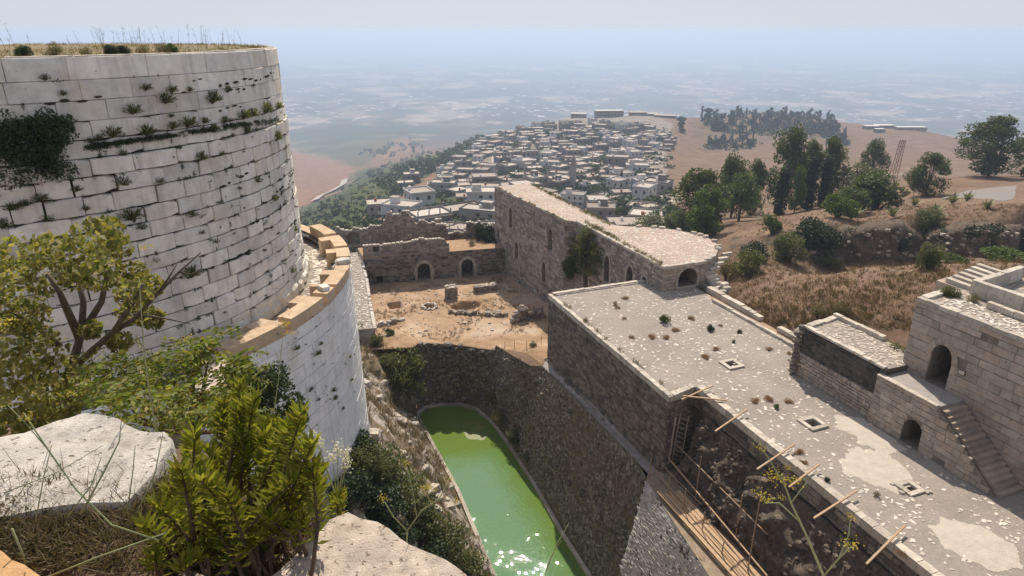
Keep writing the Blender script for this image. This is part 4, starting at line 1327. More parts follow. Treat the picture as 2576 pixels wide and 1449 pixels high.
for i in range(70):
    u, v = rm.uniform(.05, .62), rm.uniform(.05, .95)
    p = slope_pt(u, v); s = rm.uniform(.15, .5)
    o = MB().rock((0, 0, 0), s, s * .7, s * .6, rm, rough=.35).build('boulder', M['rock'], so)
    o.location = p
# ------------------------------------------------------------------ courtyard ground
def court_z(x, y):
    a, b = ab((x, y))
    z = -8.25
    d = math.hypot(x - 3.0, y - 50.5)
    z += 2.35 * (1 - smooth(1.0, 9.0, d))
    z += .5 * smooth(34, 28, a) * smooth(-4, -9, b)
    z += .07 * fbm(x * .8, y * .8, 2.0, 3)
    return z
PITS = [(39.4, -8.4, .75, .95, 1.6, True), (37.5, -5.05, .55, .55, .8, False), (36.6, -1.2, 1.75, 1.05, 1.5, False), (34.3, 4.2, .7, .6, 1.0, False), (39.9, -2.1, 0, 0, 0, False)]
def pit_depth(a, b):
    for (pa, pb, rb, ra, dp, sq) in PITS:
        if rb == 0: continue
        u = max(abs(a - pa) / ra, abs(b - pb) / rb) if sq else math.hypot((a - pa) / ra, (b - pb) / rb)
        if u < 1.0: return dp * (1 if u < .86 else (1 - u) / .14)
    return 0
cg = MB()
lip = [(28.6, -14.5), (28.0, -11.0), (27.6, -9.3), (28.2, -8.3), (28.0, -6.3), (27.3, -4.6), (25.6, -2.6), (24.8, -1.85), (21.5, -1.45), (18.3, -1.05), (16.8, -.7)]
def lip_a(b):
    pts = sorted([(q, p) for p, q in lip])
    if b <= pts[0][0]: return pts[0][1]
    for (b0, a0), (b1, a1) in zip(pts, pts[1:]):
        if b0 <= b <= b1: return lerp(a0, a1, (b - b0) / (b1 - b0 + 1e-9))
    return pts[-1][1]
NB, NAA = 120, 130
for j in range(NB + 1):
    b = lerp(-15.5, 8.8, j / NB)
    a0 = lip_a(b) if b < -.7 else 17.2
    for i in range(NAA + 1):
        a = lerp(a0, 46.5, (i / NAA))
        p = W(a, b); z = court_z(p.x, p.y) - pit_depth(a, b)
        if i == 0: z -= .1 * rm.random()
        cg.v.append((p.x, p.y, z))
for j in range(NB):
    for i in range(NAA):
        k = j * (NAA + 1) + i
        cg.f.append((k, k + 1, k + NAA + 2, k + NAA + 1))
def court_mat():
    t = NT('courtyard_earth'); v = t.coords()
    n1 = t.noise(v, .22, 6, .65, .5); n2 = t.noise(v, 4, 6, .7)
    c = t.ramp(n1, [(.30, (.20, .135, .075)), (.45, (.33, .215, .13)), (.56, (.42, .295, .20)), (.68, (.48, .375, .285))])
    c = t.mix(.5, c, t.ramp(n2, [(.3, .6), (.7, 1.25)]), 'MULTIPLY')
    vo = t.n('TexVoronoi', Vector=v, Scale=2.6); 
    m = t.math('MULTIPLY', t.ramp(vo.outputs['Distance'], [(.12, 1), (.17, 0)]), t.ramp(vo.outputs['Color'], [(.62, 0), (.66, 1)]))
    c = t.mix(m, c, (.60, .52, .43))
    return t.finish(c, 1, n2, .7, .06)
court = cg.build('courtyard_ground', court_mat(), None, True)
tag(court, 'dusty orange courtyard ground with pits and foundations', 'ground', kind='structure')
def court_pt(a, b, dz=0.0):
    p = W(a, b); return Vector((p.x, p.y, court_z(p.x, p.y) + dz))
gv = MB()
for i in range(900):
    a, b = rm.uniform(28.3, 44.5), rm.uniform(-13, 6)
    if nz(a * .4, b * .4, 5) < -.05: continue
    p = court_pt(a, b); s_ = rm.uniform(.03, .10); gv.rock((p.x, p.y, p.z - pit_depth(a, b) + s_ * .2), s_, s_ * .8, s_ * .6, rm)
tag(gv.build('courtyard_gravel', M['ruin'], None, kind='stuff'), 'scattered gravel and small rubble on the courtyard', 'gravel')
# end wall of the moat: dark stones from the courtyard lip to the water
ew = empty('moat_end_wall', (0, 0, 0), 'shaded curved wall closing the far end of the moat below the courtyard', 'wall')
EA, EB = [], []
for (a, b) in lip[2:8]:
    p = W(a, b); EA.append((p.x, p.y, court_z(p.x, p.y) - .03))
    q = W(lerp(a, 27.6 if b < -4 else a, .5) - .12, b * .985 - .0); EB.append((q.x, q.y, WZ - .2))
es = grid_surface(EA, EB, 60, 30, lambda p, u, v: p + NEAR * (.22 * fbm(p.x * 1.2, p.y * 1.2, p.z * 1.2, 4)))
es.build('wall_face', M['talus'], ew, True)
er = []
for i in range(330):
    u, v = rm.random(), rm.uniform(0, .97)
    p = Vector(polyline(EA, u)).lerp(Vector(polyline(EB, u)), v) + NEAR * (.12 * fbm(u * 9, v * 9))
    s = rm.uniform(.09, .24)
    if v < .06: s *= 1.4
    mm = MB(); mm.rock(p, s * 1.3, s, s * .7, rm, rough=.3); er.append(mm)
pieces('wall_stone', er, M['hall'], ew, 300)
# loose stones and low foundation lines in the courtyard
k = 0
def loose(a, b, s, lab):
    p = court_pt(a, b, s * .25)
    o = MB().rock((0, 0, 0), s, s * .75, s * .6, rm, rough=.3).build('loose_stone', M['coping'] if rm.random() < .6 else M['rock'])
    o.location = p
    tag(o, lab, 'stone', 'loose stones lying in the courtyard')
spots_ = sorted([(rm.uniform(29, 44), rm.uniform(-12, 5)) for i in range(60)])
TENS = ['', '', 'twenty', 'thirty', 'forty', 'fifty', 'sixty']
ONES = ['', 'first', 'second', 'third', 'fourth', 'fifth', 'sixth', 'seventh', 'eighth', 'ninth', 'tenth', 'eleventh', 'twelfth', 'thirteenth', 'fourteenth', 'fifteenth', 'sixteenth', 'seventeenth', 'eighteenth', 'nineteenth']
for i, (a, b) in enumerate(spots_):
    k = i + 1
    w = ONES[k] if k < 20 else TENS[k // 10][:-1] + 'ieth' if k % 10 == 0 else TENS[k // 10] + '-' + ONES[k % 10]
    loose(a, b, rm.uniform(.07, .2), 'loose pale stone on the dusty courtyard, %s counting from the moat end' % w)
def ruin_line(name, label, pts, w, h, mat, cat='wall', lim=300, size=(.12, .28), prof=None):
    """a low broken wall built of uneven stones along a line"""
    o = empty(name, (0, 0, 0), label, cat)
    it = []; tot = sum((Vector(pts[i + 1]) - Vector(pts[i])).length for i in range(len(pts) - 1))
    n = int(tot / .24)
    for i in range(n):
        u = (i + rm.random()) / n
        a, b = polyline(pts, min(.999, u))
        hh = h * (prof(u) if prof else rm.uniform(.6, 1.15))
        z = 0
        while z < hh:
            s = rm.uniform(*size)
            p = court_pt(a + rm.uniform(-w, w) * .5, b + rm.uniform(-w, w) * .5, z + s * .3)
            mm = MB(); mm.rock(p, s * 1.25, s * .9, s * .7, rm, rough=.25); it.append(mm)
            z += s * .95
    pieces('stone', it, mat, o, lim)
    return o
ruin_line('ruined_wall', 'jagged grey ruined wall stub at the right of the dusty courtyard', [(30.6, 1.9), (30.9, 5.4)], .35, 1.5, M['ruin'], size=(.16, .34), prof=lambda u: .35 + .65 * math.exp(-((u - .38) / .2) ** 2) + .45 * smooth(.75, .95, u))
ruin_line('foundation_line', 'line of foundation stones crossing the middle of the courtyard', [(35.1, -3.2), (33.7, -1.0), (32.2, 2.0)], .5, .35, M['ruin'])
ruin_line('foundation_line', 'row of low stones along the left side of the courtyard near the path', [(34.5, -11.4), (35.3, -8.2)], .3, .22, M['coping'])
ruin_line('well_ring', 'ring of pale stones around the small round well pit', [(37.5 + .8 * math.sin(t), -5.05 + .8 * math.cos(t)) for t in [i * .628 for i in range(11)]], .15, .18, M['coping'], 'well', size=(.10, .18))
pier = empty('stone_pier', (0, 0, 0), 'square stone pier stub standing in mid courtyard by the pits', 'pier')
def rect_wall(parent, a0, a1, b0, b1, h, mat, cs=(.16, .26), lr=(.2, .5)):
    z0 = court_pt((a0 + a1) / 2, (b0 + b1) / 2).z - .1
    c = MB(); solid(c, [W(a0 + .04, b0 + .04), W(a0 + .04, b1 - .04), W(a1 - .04, b1 - .04), W(a1 - .04, b0 + .04)], z0, z0 + h - .03); c.build('core', M['ruin_core'], parent)
    it = []
    for (p, q, tw) in ((W(a0, b0), W(a0, b1), NEAR), (W(a0, b0), W(a1, b0), LEFT), (W(a0, b1), W(a1, b1), RIGHT)):
        f, ln = face(p, q, tw)
        it += masonry(lambda s, z, d, f=f: f(s, z + z0, d), 0, ln, 0, h, cs, lr, -.08, .03, .03, rm, gap=.012, chip=.06, jit=.025, dvar=.03)
    pieces('stone', it, mat, parent)
    tp = []
    for i in range(int((a1 - a0) * (b1 - b0) * 12) + 4):
        p = W(rm.uniform(a0, a1), rm.uniform(b0, b1), z0 + h); mm = MB(); mm.rock(p, .16, .12, .07, rm); tp.append(mm)
    pieces('top_stone', tp, M['coping'], parent)
rect_wall(pier, 38.9, 39.9, -2.6, -1.4, 1.45, M['ruin'])
pier2 = empty('stone_pier', (0, 0, 0), 'long low wall stub with dry grass on top, right of the pier', 'wall')
rect_wall(pier2, 39.6, 40.3, .9, 3.6, .85, M['ruin'])
# ------------------------------------------------------------------ far courtyard walls
nw = empty('courtyard_wall', (0, 0, 0), 'dark shaded courtyard wall with two pale-trimmed pointed arches and small door', 'wall')
Q0, Q1 = W(46.9, -10.4), W(44.7, 6.6)
fN, lN = face(Q0, Q1, NEAR)
hN = [arch_pts(7.0, 1.55, -8.25, -7.0, -6.1), arch_pts(12.3, 1.5, -8.25, -6.9, -6.0), arch_pts(1.75, .7, -8.25, -7.35, -7.3, False, 2)]
c = MB(); panel(c, fN, [(0, -9.5), (lN, -9.5), (lN, -4.9), (0, -4.9)], hN, -.03, 2.4); c.build('wall_core', M['ruin_core'], nw)
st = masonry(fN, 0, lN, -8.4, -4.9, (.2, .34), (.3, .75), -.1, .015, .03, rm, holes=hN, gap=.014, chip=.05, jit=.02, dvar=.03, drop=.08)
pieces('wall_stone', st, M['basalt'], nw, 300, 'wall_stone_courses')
tr = voussoirs(fN, hN[0], .38, -.05, .06, rm) + voussoirs(fN, hN[1], .38, -.05, .06, rm)
pieces('arch_stone', tr, M['trim'], nw)
tb = MB(); solid(tb, [W(46.95, -10.4), W(44.75, 6.6), W(49.5, 6.4), W(51, -10.4)], -5.6, -4.88); tb.build('earth_roof', M['dirt'], nw)
# broken upper storey on the left part
def ruin_wall(name, label, p0, p1, z0, prof, mat, holes=(), cs=(.2, .34), lr=(.3, .7), thick=.7, lim=300, coping=True):
    o = empty(name, (0, 0, 0), label, 'wall')
    f, ln = face(p0, p1, NEAR if abs((p1 - p0).normalized().dot(e2)) > .5 else LEFT)
    n = 40
    tops = [(ln * i / n, z0 + prof(i / n)) for i in range(n, -1, -1)]
    c = MB(); panel(c, f, [(0, z0), (ln, z0)] + [(s, z - .08) for s, z in tops], list(holes), -.03, thick)
    bk = MB(); outl = [(0, z0), (ln, z0)] + [(s, z - .08) for s, z in tops]
    # back face and top of the core
    c.add([f(s, z, -thick) for s, z in outl], [tuple(range(len(outl)))])
    m_ = len(outl); c.add([f(s, z, -.03) for s, z in outl] + [f(s, z, -thick) for s, z in outl], [(i, (i + 1) % m_, m_ + (i + 1) % m_, m_ + i) for i in range(m_)])
    c.build('wall_core', M['ruin_core'], o)
    zmax = max(z for s, z in tops)
    st = masonry(f, 0, ln, z0, zmax, cs, lr, -.1, .015, .03, rm, holes=holes, gap=.014, chip=.05, jit=.02, dvar=.04, drop=.1, top=lambda s: z0 + prof(s / ln) + .05)
    pieces('wall_stone', st, mat, o, lim, 'wall_stone_courses')
    if coping:
        it = []; s = 0
        while s < ln:
            l = rm.uniform(.3, .6)
            if rm.random() < .85:
                z = z0 + prof(min(1, (s + l / 2) / ln)) - .05
                mm = MB(); p = f(s + l / 2, z + .06, -thick * .45); mm.rock(p, l * .5, thick * .42, .12, rm, rot=math.atan2((p1 - p0).y, (p1 - p0).x), rough=.14); it.append(mm)
            s += l
        pieces('top_stone', it, M['coping'], o)
    return o
w_hole = [(1.2, -4.4), (1.2, -3.75), (1.85, -3.75), (1.85, -4.4)]
ruin_wall('ruined_parapet', 'jagged brown parapet with a square window above the shaded courtyard wall', W(47.4, -10.3), W(46.0, -.2), -4.9,
          lambda u: 1.25 + .25 * smooth(.3, .6, u) + .35 * max(0, math.sin(u * 21) - .4) * (u > .5) - 1.0 * smooth(.93, 1.0, u), M['ruin'], [w_hole])
ruin_wall('ruined_wall', 'broken far wall with dark arch and square merlon stones before the village', W(55.5, -12.6), W(53.0, .8), -6.0,
          lambda u: 2.2 + .35 * (math.sin(u * 40) > .3) + .5 * smooth(.25, .5, u) + 1.3 * smooth(.44, .5, u) * (1 - smooth(.70, .76, u)) + .2 * nz(u * 9, 1), M['ruin'], [arch_pts(2.4, 1.5, -5.6, -4.6, -4.0)])
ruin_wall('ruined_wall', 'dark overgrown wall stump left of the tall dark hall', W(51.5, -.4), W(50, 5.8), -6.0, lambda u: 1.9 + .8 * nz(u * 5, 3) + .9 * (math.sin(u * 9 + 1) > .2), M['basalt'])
# cobbled path along the left side of the courtyard, on its retaining wall
pth = empty('raised_path', (0, 0, 0), 'raised cobbled path on a rough wall along the left of the courtyard', 'path')
pa = [W(30.5, -14.4, -6.4), W(36, -13.6, -6.1), W(42, -12.9, -5.8), W(51, -11.8, -5.4)]
pb = [W(30.0, -12.2, -6.4), W(36, -11.6, -6.1), W(42, -10.9, -5.8), W(51, -10.2, -5.4)]
grid_surface([tuple(p) for p in pa], [tuple(p) for p in pb], 30, 4, lambda p, u, v: p + Vector((0, 0, .05 * nz(p.x * 2, p.y * 2)))).build('cobbled_top', M['cobble'], pth, True)
grid_surface([tuple(p) for p in pb], [(p.x, p.y, -9.0) for p in pb], 40, 12, lambda p, u, v: p + RIGHT * (.12 * fbm(p.x * 2, p.y * 2, p.z * 2))).build('retaining_wall', M['ruin'], pth, True)
grid_surface([tuple(pa[0]), tuple(pb[0])], [(pa[0].x, pa[0].y, -9), (pb[0].x, pb[0].y, -9)], 12, 10, lambda p, u, v: p + NEAR * (.15 * fbm(p.x * 2, p.y * 2, p.z * 2))).build('end_wall', M['ruin'], pth, True)
it = []
for i in range(110):
    u = rm.random(); p = Vector(polyline([tuple(q) for q in pb], u)); mm = MB(); mm.rock(p + Vector((0, 0, .03)), .2, .16, .12, rm); it.append(mm)
for i in range(200):
    u, v = rm.random(), rm.uniform(.1, .9); p = Vector(polyline([tuple(q) for q in pa], u)).lerp(Vector(polyline([tuple(q) for q in pb], u)), v); mm = MB(); mm.rock(p, .13, .09, .05, rm); it.append(mm)
pieces('edge_stone', it, M['pebble'], pth, 300)
# ------------------------------------------------------------------ the village on the hill
rv_ = random.Random(67)
def vary_mat(name, cols, var=.18):
    t = NT(name); v = t.coords()
    r = t.n('ObjectInfo').outputs['Random']
    c = t.ramp(r, [(i / (len(cols) - 1), cc) for i, cc in enumerate(cols)], 'CONSTANT' if len(cols) > 5 else 'LINEAR')
    c = t.mix(.6, c, t.ramp(t.noise(v, .6, 5, .7), [(.3, 1 - var * 2), (.7, 1 + var)]), 'MULTIPLY')
    return t.finish(c, .95, t.noise(v, 3, 4), .3, .05)
M['house'] = vary_mat('house_plaster', [(.13, .12, .11), (.21, .19, .17), (.29, .265, .24), (.16, .145, .125), (.36, .335, .305)])
M['house_white'] = vary_mat('white_house_paint', [(.44, .44, .435), (.62, .61, .59)], .1)
M['roofslab'] = vary_mat('flat_roof_cement', [(.28, .235, .20), (.42, .36, .31), (.58, .52, .46), (.34, .28, .235), (.50, .43, .37)], .16)
M['window'] = plain_mat('dark_window', (.035, .04, .045), .35, 2.0, .2, .0)
M['tank_red'] = plain_mat('red_roof_tank', (.30, .09, .06), .7, 2.0)
M['tank_white'] = plain_mat('white_roof_tank', (.66, .66, .66), .6, 2.0)
M['road'] = plain_mat('pale_road', (.42, .36, .31), 1, .3, .12, .2)
WIN = MB().box(-.55, -.06, 0, .55, .06, 1.25).mesh('window'); WIN.materials.append(M['window'])
SILL = MB().box(-.7, -.16, -.12, .7, .02, -.01).mesh('sill'); SILL.materials.append(M['roofslab'])
DOOR = MB().box(-.5, -.06, 0, .5, .06, 2.1).mesh('door'); DOOR.materials.append(M['window'])
POST = MB().box(-.13, -.13, 0, .13, .13, 1.6).mesh('post'); POST.materials.append(M['house'])
TANK = MB().tube([(0, 0, 0), (0, 0, 1.3)], .55, 10).mesh('water_tank')
TANKR = TANK.copy(); TANK.materials.append(M['tank_white']); TANKR.materials.append(M['tank_red'])
def slab(x0, y0, z0, x1, y1, z1, name, mat, parent):
    return MB().box(x0, y0, z0, x1, y1, z1).build(name, mat, parent)
def make_house(w, d, st, rng, white=False, detail=2, posts=False, parapet=True, room=True, balcony=False):
    """flat-roofed village house in its own frame; front is -y"""
    h = empty('village_house')
    hm = M['house_white'] if white else M['house']
    H = st * 3.0
    slab(-w / 2, -d / 2, -4.0, w / 2, d / 2, H, 'wall', hm, h)
    ov = rng.uniform(.1, .5)
    rs = slab(-w / 2 - ov, -d / 2 - ov, H + .004, w / 2 + ov, d / 2 + ov, H + .26, 'roof', M['roofslab'], h)
    if parapet:
        m = MB(); p = .55; k = ov - .02
        m.box(-w / 2 - k, -d / 2 - k, H + .262, w / 2 + k, -d / 2 - k + .18, H + .26 + p)
        m.box(-w / 2 - k, d / 2 + k - .18, H + .262, w / 2 + k, d / 2 + k, H + .26 + p)
        m.box(-w / 2 - k, -d / 2 - k + .182, H + .262, -w / 2 - k + .18, d / 2 + k - .182, H + .26 + p)
        m.box(w / 2 + k - .18, -d / 2 - k + .182, H + .262, w / 2 + k, d / 2 + k - .182, H + .26 + p)
        m.build('parapet', hm, rs, kind='stuff')
    if room:
        rx, ry = rng.uniform(-w * .25, w * .2), rng.uniform(0, d * .25)
        r = slab(rx - 1.5, ry - 1.4, H + .262, rx + 1.5, ry + 1.4, H + 2.5, 'roof_room', hm, h)
        slab(rx - 1.7, ry - 1.6, H + 2.504, rx + 1.7, ry + 1.6, H + 2.68, 'roof_room_slab', M['roofslab'], h)
    if rng.random() < .7:
        inst('water_tank', TANKR if rng.random() < .4 else TANK, h, (rng.uniform(-w * .35, w * .35), rng.uniform(-d * .3, d * .3), H + .27))
    if posts:
        for i in range(4):
            for j in range(2):
                inst('roof_post', POST, h, (-w / 2 + .4 + i * (w - .8) / 3, -d / 2 + .4 + j * (d - .8), H + .27))
    if detail:
        nwin = max(2, int(w / 3.2))
        for s in range(st):
            for i in range(nwin):
                if rng.random() < .12: continue
                x = -w / 2 + (i + .5) * w / nwin
                if s == 0 and i == nwin // 2:
                    inst('door', DOOR, h, (x, -d / 2, s * 3 + .1))
                else:
                    o = inst('window', WIN, h, (x, -d / 2, s * 3 + 1.0))
                    if detail > 1: inst('sill', SILL, o, (0, 0, 0))
            for sx in (-1, 1):
                for i in range(max(1, int(d / 4.5))):
                    if rng.random() < .3: continue
                    inst('window', WIN, h, (sx * w / 2, -d / 2 + (i + .5) * d / max(1, int(d / 4.5)), s * 3 + 1.0), math.pi / 2)
    if balcony:
        for s in range(st):
            slab(-w / 2 - .6, -d / 2 - 1.5, s * 3 - .12, w / 2 + .6, -d / 2 - .02, s * 3 + .02, 'balcony', M['roofslab'], h)
            m = MB(); m.box(-w / 2 - .6, -d / 2 - 1.5, s * 3 + .024, w / 2 + .6, -d / 2 - 1.36, s * 3 + .85); m.build('balcony_rail', hm, h)
    return h
protos = []
for k, (w, d, st, det, kw) in enumerate([
        (11, 9, 2, 2, dict()), (10, 8, 1, 1, dict(room=False)), (13, 9, 2, 2, dict(balcony=True, white=True)), (8, 9, 2, 1, dict(white=True, room=False)), (12, 8, 1, 1, dict(posts=True, parapet=False, room=False)),
        (10, 10, 2, 2, dict(room=False)), (14, 9, 1, 1, dict(room=False)), (7, 7, 1, 1, dict(room=False, parapet=False)), (10, 8, 2, 1, dict(posts=True, room=False)), (12, 11, 2, 2, dict(balcony=True, room=False))]):
    p = make_house(w, d, st, rv_, detail=det, **kw)
    remember(p)
    protos.append((p, w, d, st, kw))
HOUSES = []
def occupied(x, y, r):
    for q in HOUSES:
        if (q[0] - x) ** 2 + (q[1] - y) ** 2 < (r + q[2]) ** 2: return True
    return False
used = set()
def put_house(k, x, y, rz, s=1.0, dz=0.0):
    p, w, d, st, kw = protos[k]
    loc = (x, y, ground_z(x, y) + dz)
    if k not in used: used.add(k); o = p; o.location = loc; o.rotation_euler = (0, 0, rz); o.scale = (s, s, s)
    else: o = copy_tree(p, None, loc, rz, (s * rv_.uniform(.8, 1.2), s * rv_.uniform(.8, 1.2), s * rv_.uniform(.8, 1.2)))
    HOUSES.append((x, y, max(w, d) * .5 * s, o, k, math.hypot(x, y)))
    return o
# houses one can single out below the hall
for (px, py, k, rz, s) in [(957, 545, 5, .25, .95), (1012, 552, 2, -.35, .95), (1056, 525, 3, .45, 1.25), (1036, 458, 0, .3, 1.0), (1020, 470, 1, .3, 1.0), (1083, 592, 8, .5, 1.1), (1163, 545, 6, .55, 1.1), (1213, 562, 0, -.35, 1.05), (1222, 515, 2, .05, 1.15),
                           (1172, 505, 1, .1, .9), (1150, 478, 6, .2, 1.0), (1105, 608, 4, .3, .9), (1150, 606, 8, -.2, .8), (1192, 612, 4, .4, .8), (1232, 606, 8, .1, .8), (905, 612, 4, .4, .8), (1218, 470, 9, .15, 1.0), (1120, 600, 8, .9, .7),
                           (1205, 470, 1, .2, 1), (1130, 455, 0, .2, .9), (1165, 430, 0, .3, 1)]:
    g = ground_at(px, py, 120, 900)
    if g is not None: put_house(k, g.x, g.y, rz, s)
vill = [(1120, 610), (1130, 500), (1090, 470), (1110, 432), (1180, 392), (1215, 352), (1300, 330), (1345, 306), (1450, 292), (1560, 288), (1630, 292), (1690, 300), (1640, 330), (1690, 345), (1690, 400), (1660, 425), (1690, 520), (1680, 600)]
d = 196.0
while d < 885:
    step = 12.5 if d < 420 else 14.5
    x = -d * .28 + rv_.uniform(0, 9)
    while x < d * .30:
        yy = d + rv_.uniform(-3, 3); xx = x
        x += rv_.uniform(11.5, 18)
        p = Vector((xx, yy, ground_z(xx, yy)))
        px, py = pix(p)
        if not in_poly(px, py, vill): continue
        if px > 1235 and py > 488 + max(0, (px - 1340)) * .52: continue     # behind the far hall
        if abs(px - (1247 - (py - 400) * .05)) < 9 and 370 < py < 440: continue   # village street
        if 1570 < px < 1720 and abs(py - (415 - (px - 1560) * .16)) < 7: continue
        if rv_.random() < (.10 if px > 1230 else .28): continue
        s = rv_.uniform(.72, 1.02)
        k = rv_.choice([0, 1, 1, 1, 2, 3, 4, 5, 6, 6, 7, 7, 8, 9])
        if occupied(xx, yy, 4.6): continue
        if len(HOUSES) >= 298: continue
        put_house(k, xx, yy, rv_.choice([-.45, -.2, .05, .25, .5, .8]) + rv_.uniform(-.1, .1), s)
    d += step
# labels: colour, storeys and place
HOUSES.sort(key=lambda q: q[5])
ORD = ['first', 'second', 'third', 'fourth', 'fifth', 'sixth', 'seventh', 'eighth', 'ninth', 'tenth', 'eleventh', 'twelfth', 'thirteenth', 'fourteenth', 'fifteenth', 'sixteenth', 'seventeenth', 'eighteenth', 'nineteenth', 'twentieth', 'twenty-first', 'twenty-second', 'twenty-third', 'twenty-fourth', 'twenty-fifth', 'twenty-sixth']
ST = {1: 'one-storey', 2: 'two-storey', 3: 'three-storey'}
rows = [HOUSES[i:i + 13] for i in range(0, len(HOUSES), 13)]
for ri, row in enumerate(rows):
    row.sort(key=lambda q: pix((q[0], q[1], 0))[0])
    for ci, q in enumerate(row):
        o, k = q[3], q[4]; kw = protos[k][4]; st = protos[k][3]
        col = 'white' if kw.get('white') else 'grey'
        ex = ' with roof posts' if kw.get('posts') else ' with balcony' if kw.get('balcony') else ''
        tag(o, f'{col} {ST[st]} flat-roofed house{ex}, {ORD[ci]} from left, {ORD[ri % 26]} village row up', 'house', 'flat-roofed houses of the village')
# larger buildings on the ridge
def big_block(px, py, Y, w, d, st, rz, label, white=False):
    g = at_y(px, py, Y)
    z = ground_z(g.x, g.y) - 1.5
    h = empty('ridge_building', (g.x, g.y, z), label, 'building', None, rz)
    hm = M['house_white'] if white else M['house']
    slab(-w / 2, -d / 2, -6, w / 2, d / 2, st * 3.4, 'wall', hm, h)
    for s in range(st):
        slab(-w / 2 - .5, -d / 2 - .9, s * 3.4 + 3.1, w / 2 + .5, d / 2 + .5, s * 3.4 + 3.42, 'floor_slab', M['roofslab'], h)
        n = int(w / 4)
        for i in range(n):
            inst('window', WIN, h, (-w / 2 + (i + .5) * w / n, -d / 2, s * 3.4 + .9), 0, (1.6, 1, 1.2))
big_block(1530, 316, 850, 34, 13, 3, .1, 'long three-storey grey building on the village ridge')
big_block(1602, 308, 860, 20, 12, 2, .05, 'boxy grey building just right of the long ridge block')
big_block(1455, 312, 845, 18, 14, 2, -.2, 'pale villa at the top of the village ridge')
big_block(1672, 308, 830, 26, 10, 2, -.35, 'long pale building at the ridge end beside the bend of the road')
big_block(1640, 300, 870, 12, 12, 2, .1, 'narrow pale block right of the ridge buildings')
# minaret
g = at_y(1440, 478, 330); gz = ground_z(g.x, g.y)
mi = empty('minaret', (g.x, g.y, gz), 'slim grey minaret rising among the village roofs', 'minaret')
MB().tube([(0, 0, -2), (0, 0, 13)], [1.7, 1.6], 12).build('shaft', M['house'], mi)
MB().tube([(0, 0, 13), (0, 0, 13.5)], [2.3, 2.3], 12).build('gallery', M['roofslab'], mi)
MB().tube([(0, 0, 13.5), (0, 0, 16)], [1.2, 1.1], 10).build('lantern', M['house'], mi)
MB().tube([(0, 0, 16), (0, 0, 17.6)], [1.2, .05], 10).build('cap', M['roofslab'], mi)
# low white roofs on the right-hand hill
for i, (px, py, w, d, lab) in enumerate([(2190, 322, 16, 8, 'low white roof at the left end of the group on the bare hill'), (2222, 320, 22, 10, 'wide white roof in the middle of the group on the bare hill'), (2262, 318, 14, 8, 'small white roof behind the others on the bare hill'), (2290, 325, 34, 8, 'long cream roof at the right end of the group on the bare hill'), (2212, 330, 10, 7, 'small grey shed below the white roofs on the bare hill')]):
    g = ground_at(px, py, 300, 1300)
    if g is None: continue
    h = empty('farm_building', g, lab, 'building', 'farm roofs on the bare hill')
    slab(-w / 2, -d / 2, -2, w / 2, d / 2, 2.6, 'wall', M['house'], h)
    slab(-w / 2 - .4, -d / 2 - .4, 2.604, w / 2 + .4, d / 2 + .4, 2.85, 'roof', M['house_white'], h)
    for j in range(3): inst('window', WIN, h, (-w / 3 + j * w / 3, -d / 2, .8))
# roads draped on the ground
def road(pts, w, label, lift=.25, lo=40, hi=3000, mat=None, name='road'):
    P = []
    for (px, py) in pts:
        g = ground_at(px, py, lo, hi)
        if g is not None: P.append(g)
    Q = []
    for i in range(len(P) - 1):
        for k in range(8): Q.append(P[i].lerp(P[i + 1], k / 8))
    Q.append(P[-1])
    m = MB()
    for i, p in enumerate(Q):
        dd = (Q[min(i + 1, len(Q) - 1)] - Q[max(0, i - 1)]); dd.z = 0; dd.normalize(); s = Vector((dd.y, -dd.x, 0))
        for e in (-1, 0, 1):
            q = p + s * (w / 2 * e); q.z = ground_z(q.x, q.y) + lift
            m.v.append(tuple(q))
    for i in range(len(Q) - 1):
        for j in range(2):
            a = i * 3 + j; m.f.append((a, a + 1, a + 4, a + 3))
    o = m.build(name, mat or M['road'], None, True)
    return tag(o, label, 'road', kind='structure')
road([(1252, 372), (1247, 395), (1244, 425)], 6, 'steep pale street running down through the village', .8)
road([(1196, 468), (1184, 500), (1180, 520)], 5, 'short pale lane between the lower white houses', .6)
road([(1690, 312), (1706, 325), (1712, 345), (1700, 368), (1660, 385), (1600, 398), (1560, 412)], 8, 'wide pale road bending over the village ridge', 1.0)
road([(1700, 372), (1640, 402), (1590, 418)], 5, 'second pale road branching below the ridge bend', .9)
road([(1283, 330), (1300, 348), (1312, 352)], 6, 'short light track at the left edge of the village ridge', 1.0)
road([(868, 452), (862, 466), (835, 482), (806, 494), (792, 506)], 9, 'pale winding track in the valley below the brown hill', 1.2)
road([(2090, 448), (2180, 442), (2300, 440)], 5, 'light track crossing the bare field behind the tall trees', .5)
road([(2440, 500), (2500, 487), (2576, 476), (2660, 470)], 9, 'grey paved road at the right edge of the tree plateau', .12, 60, 400, plain_mat('grey_asphalt', (.24, .215, .20), 1, 1.5, .15))
# far towns on the plain
ft = MB()
for i in range(1700):
    if rv_.random() < .6: px, py = rv_.gauss(1080, 130), rv_.gauss(335, 9)
    else: px, py = rv_.uniform(690, 2570), 150 + 190 * rv_.random() ** .7
    g = at_z(px, py, -341.0)
    if g.y < 2300 or px < 690: continue
    s = rv_.uniform(4, 9) * (1 + g.y / 9000)
    ft.box(g.x - s, g.y - s, -345, g.x + s, g.y + s, -341 + rv_.uniform(4, 9))
tag(ft.build('far_town', plain_mat('far_white_walls', (.58, .56, .53), .9, .01, .05, 0), None, kind='stuff'), 'tiny white houses of far towns scattered over the hazy plain', 'town')
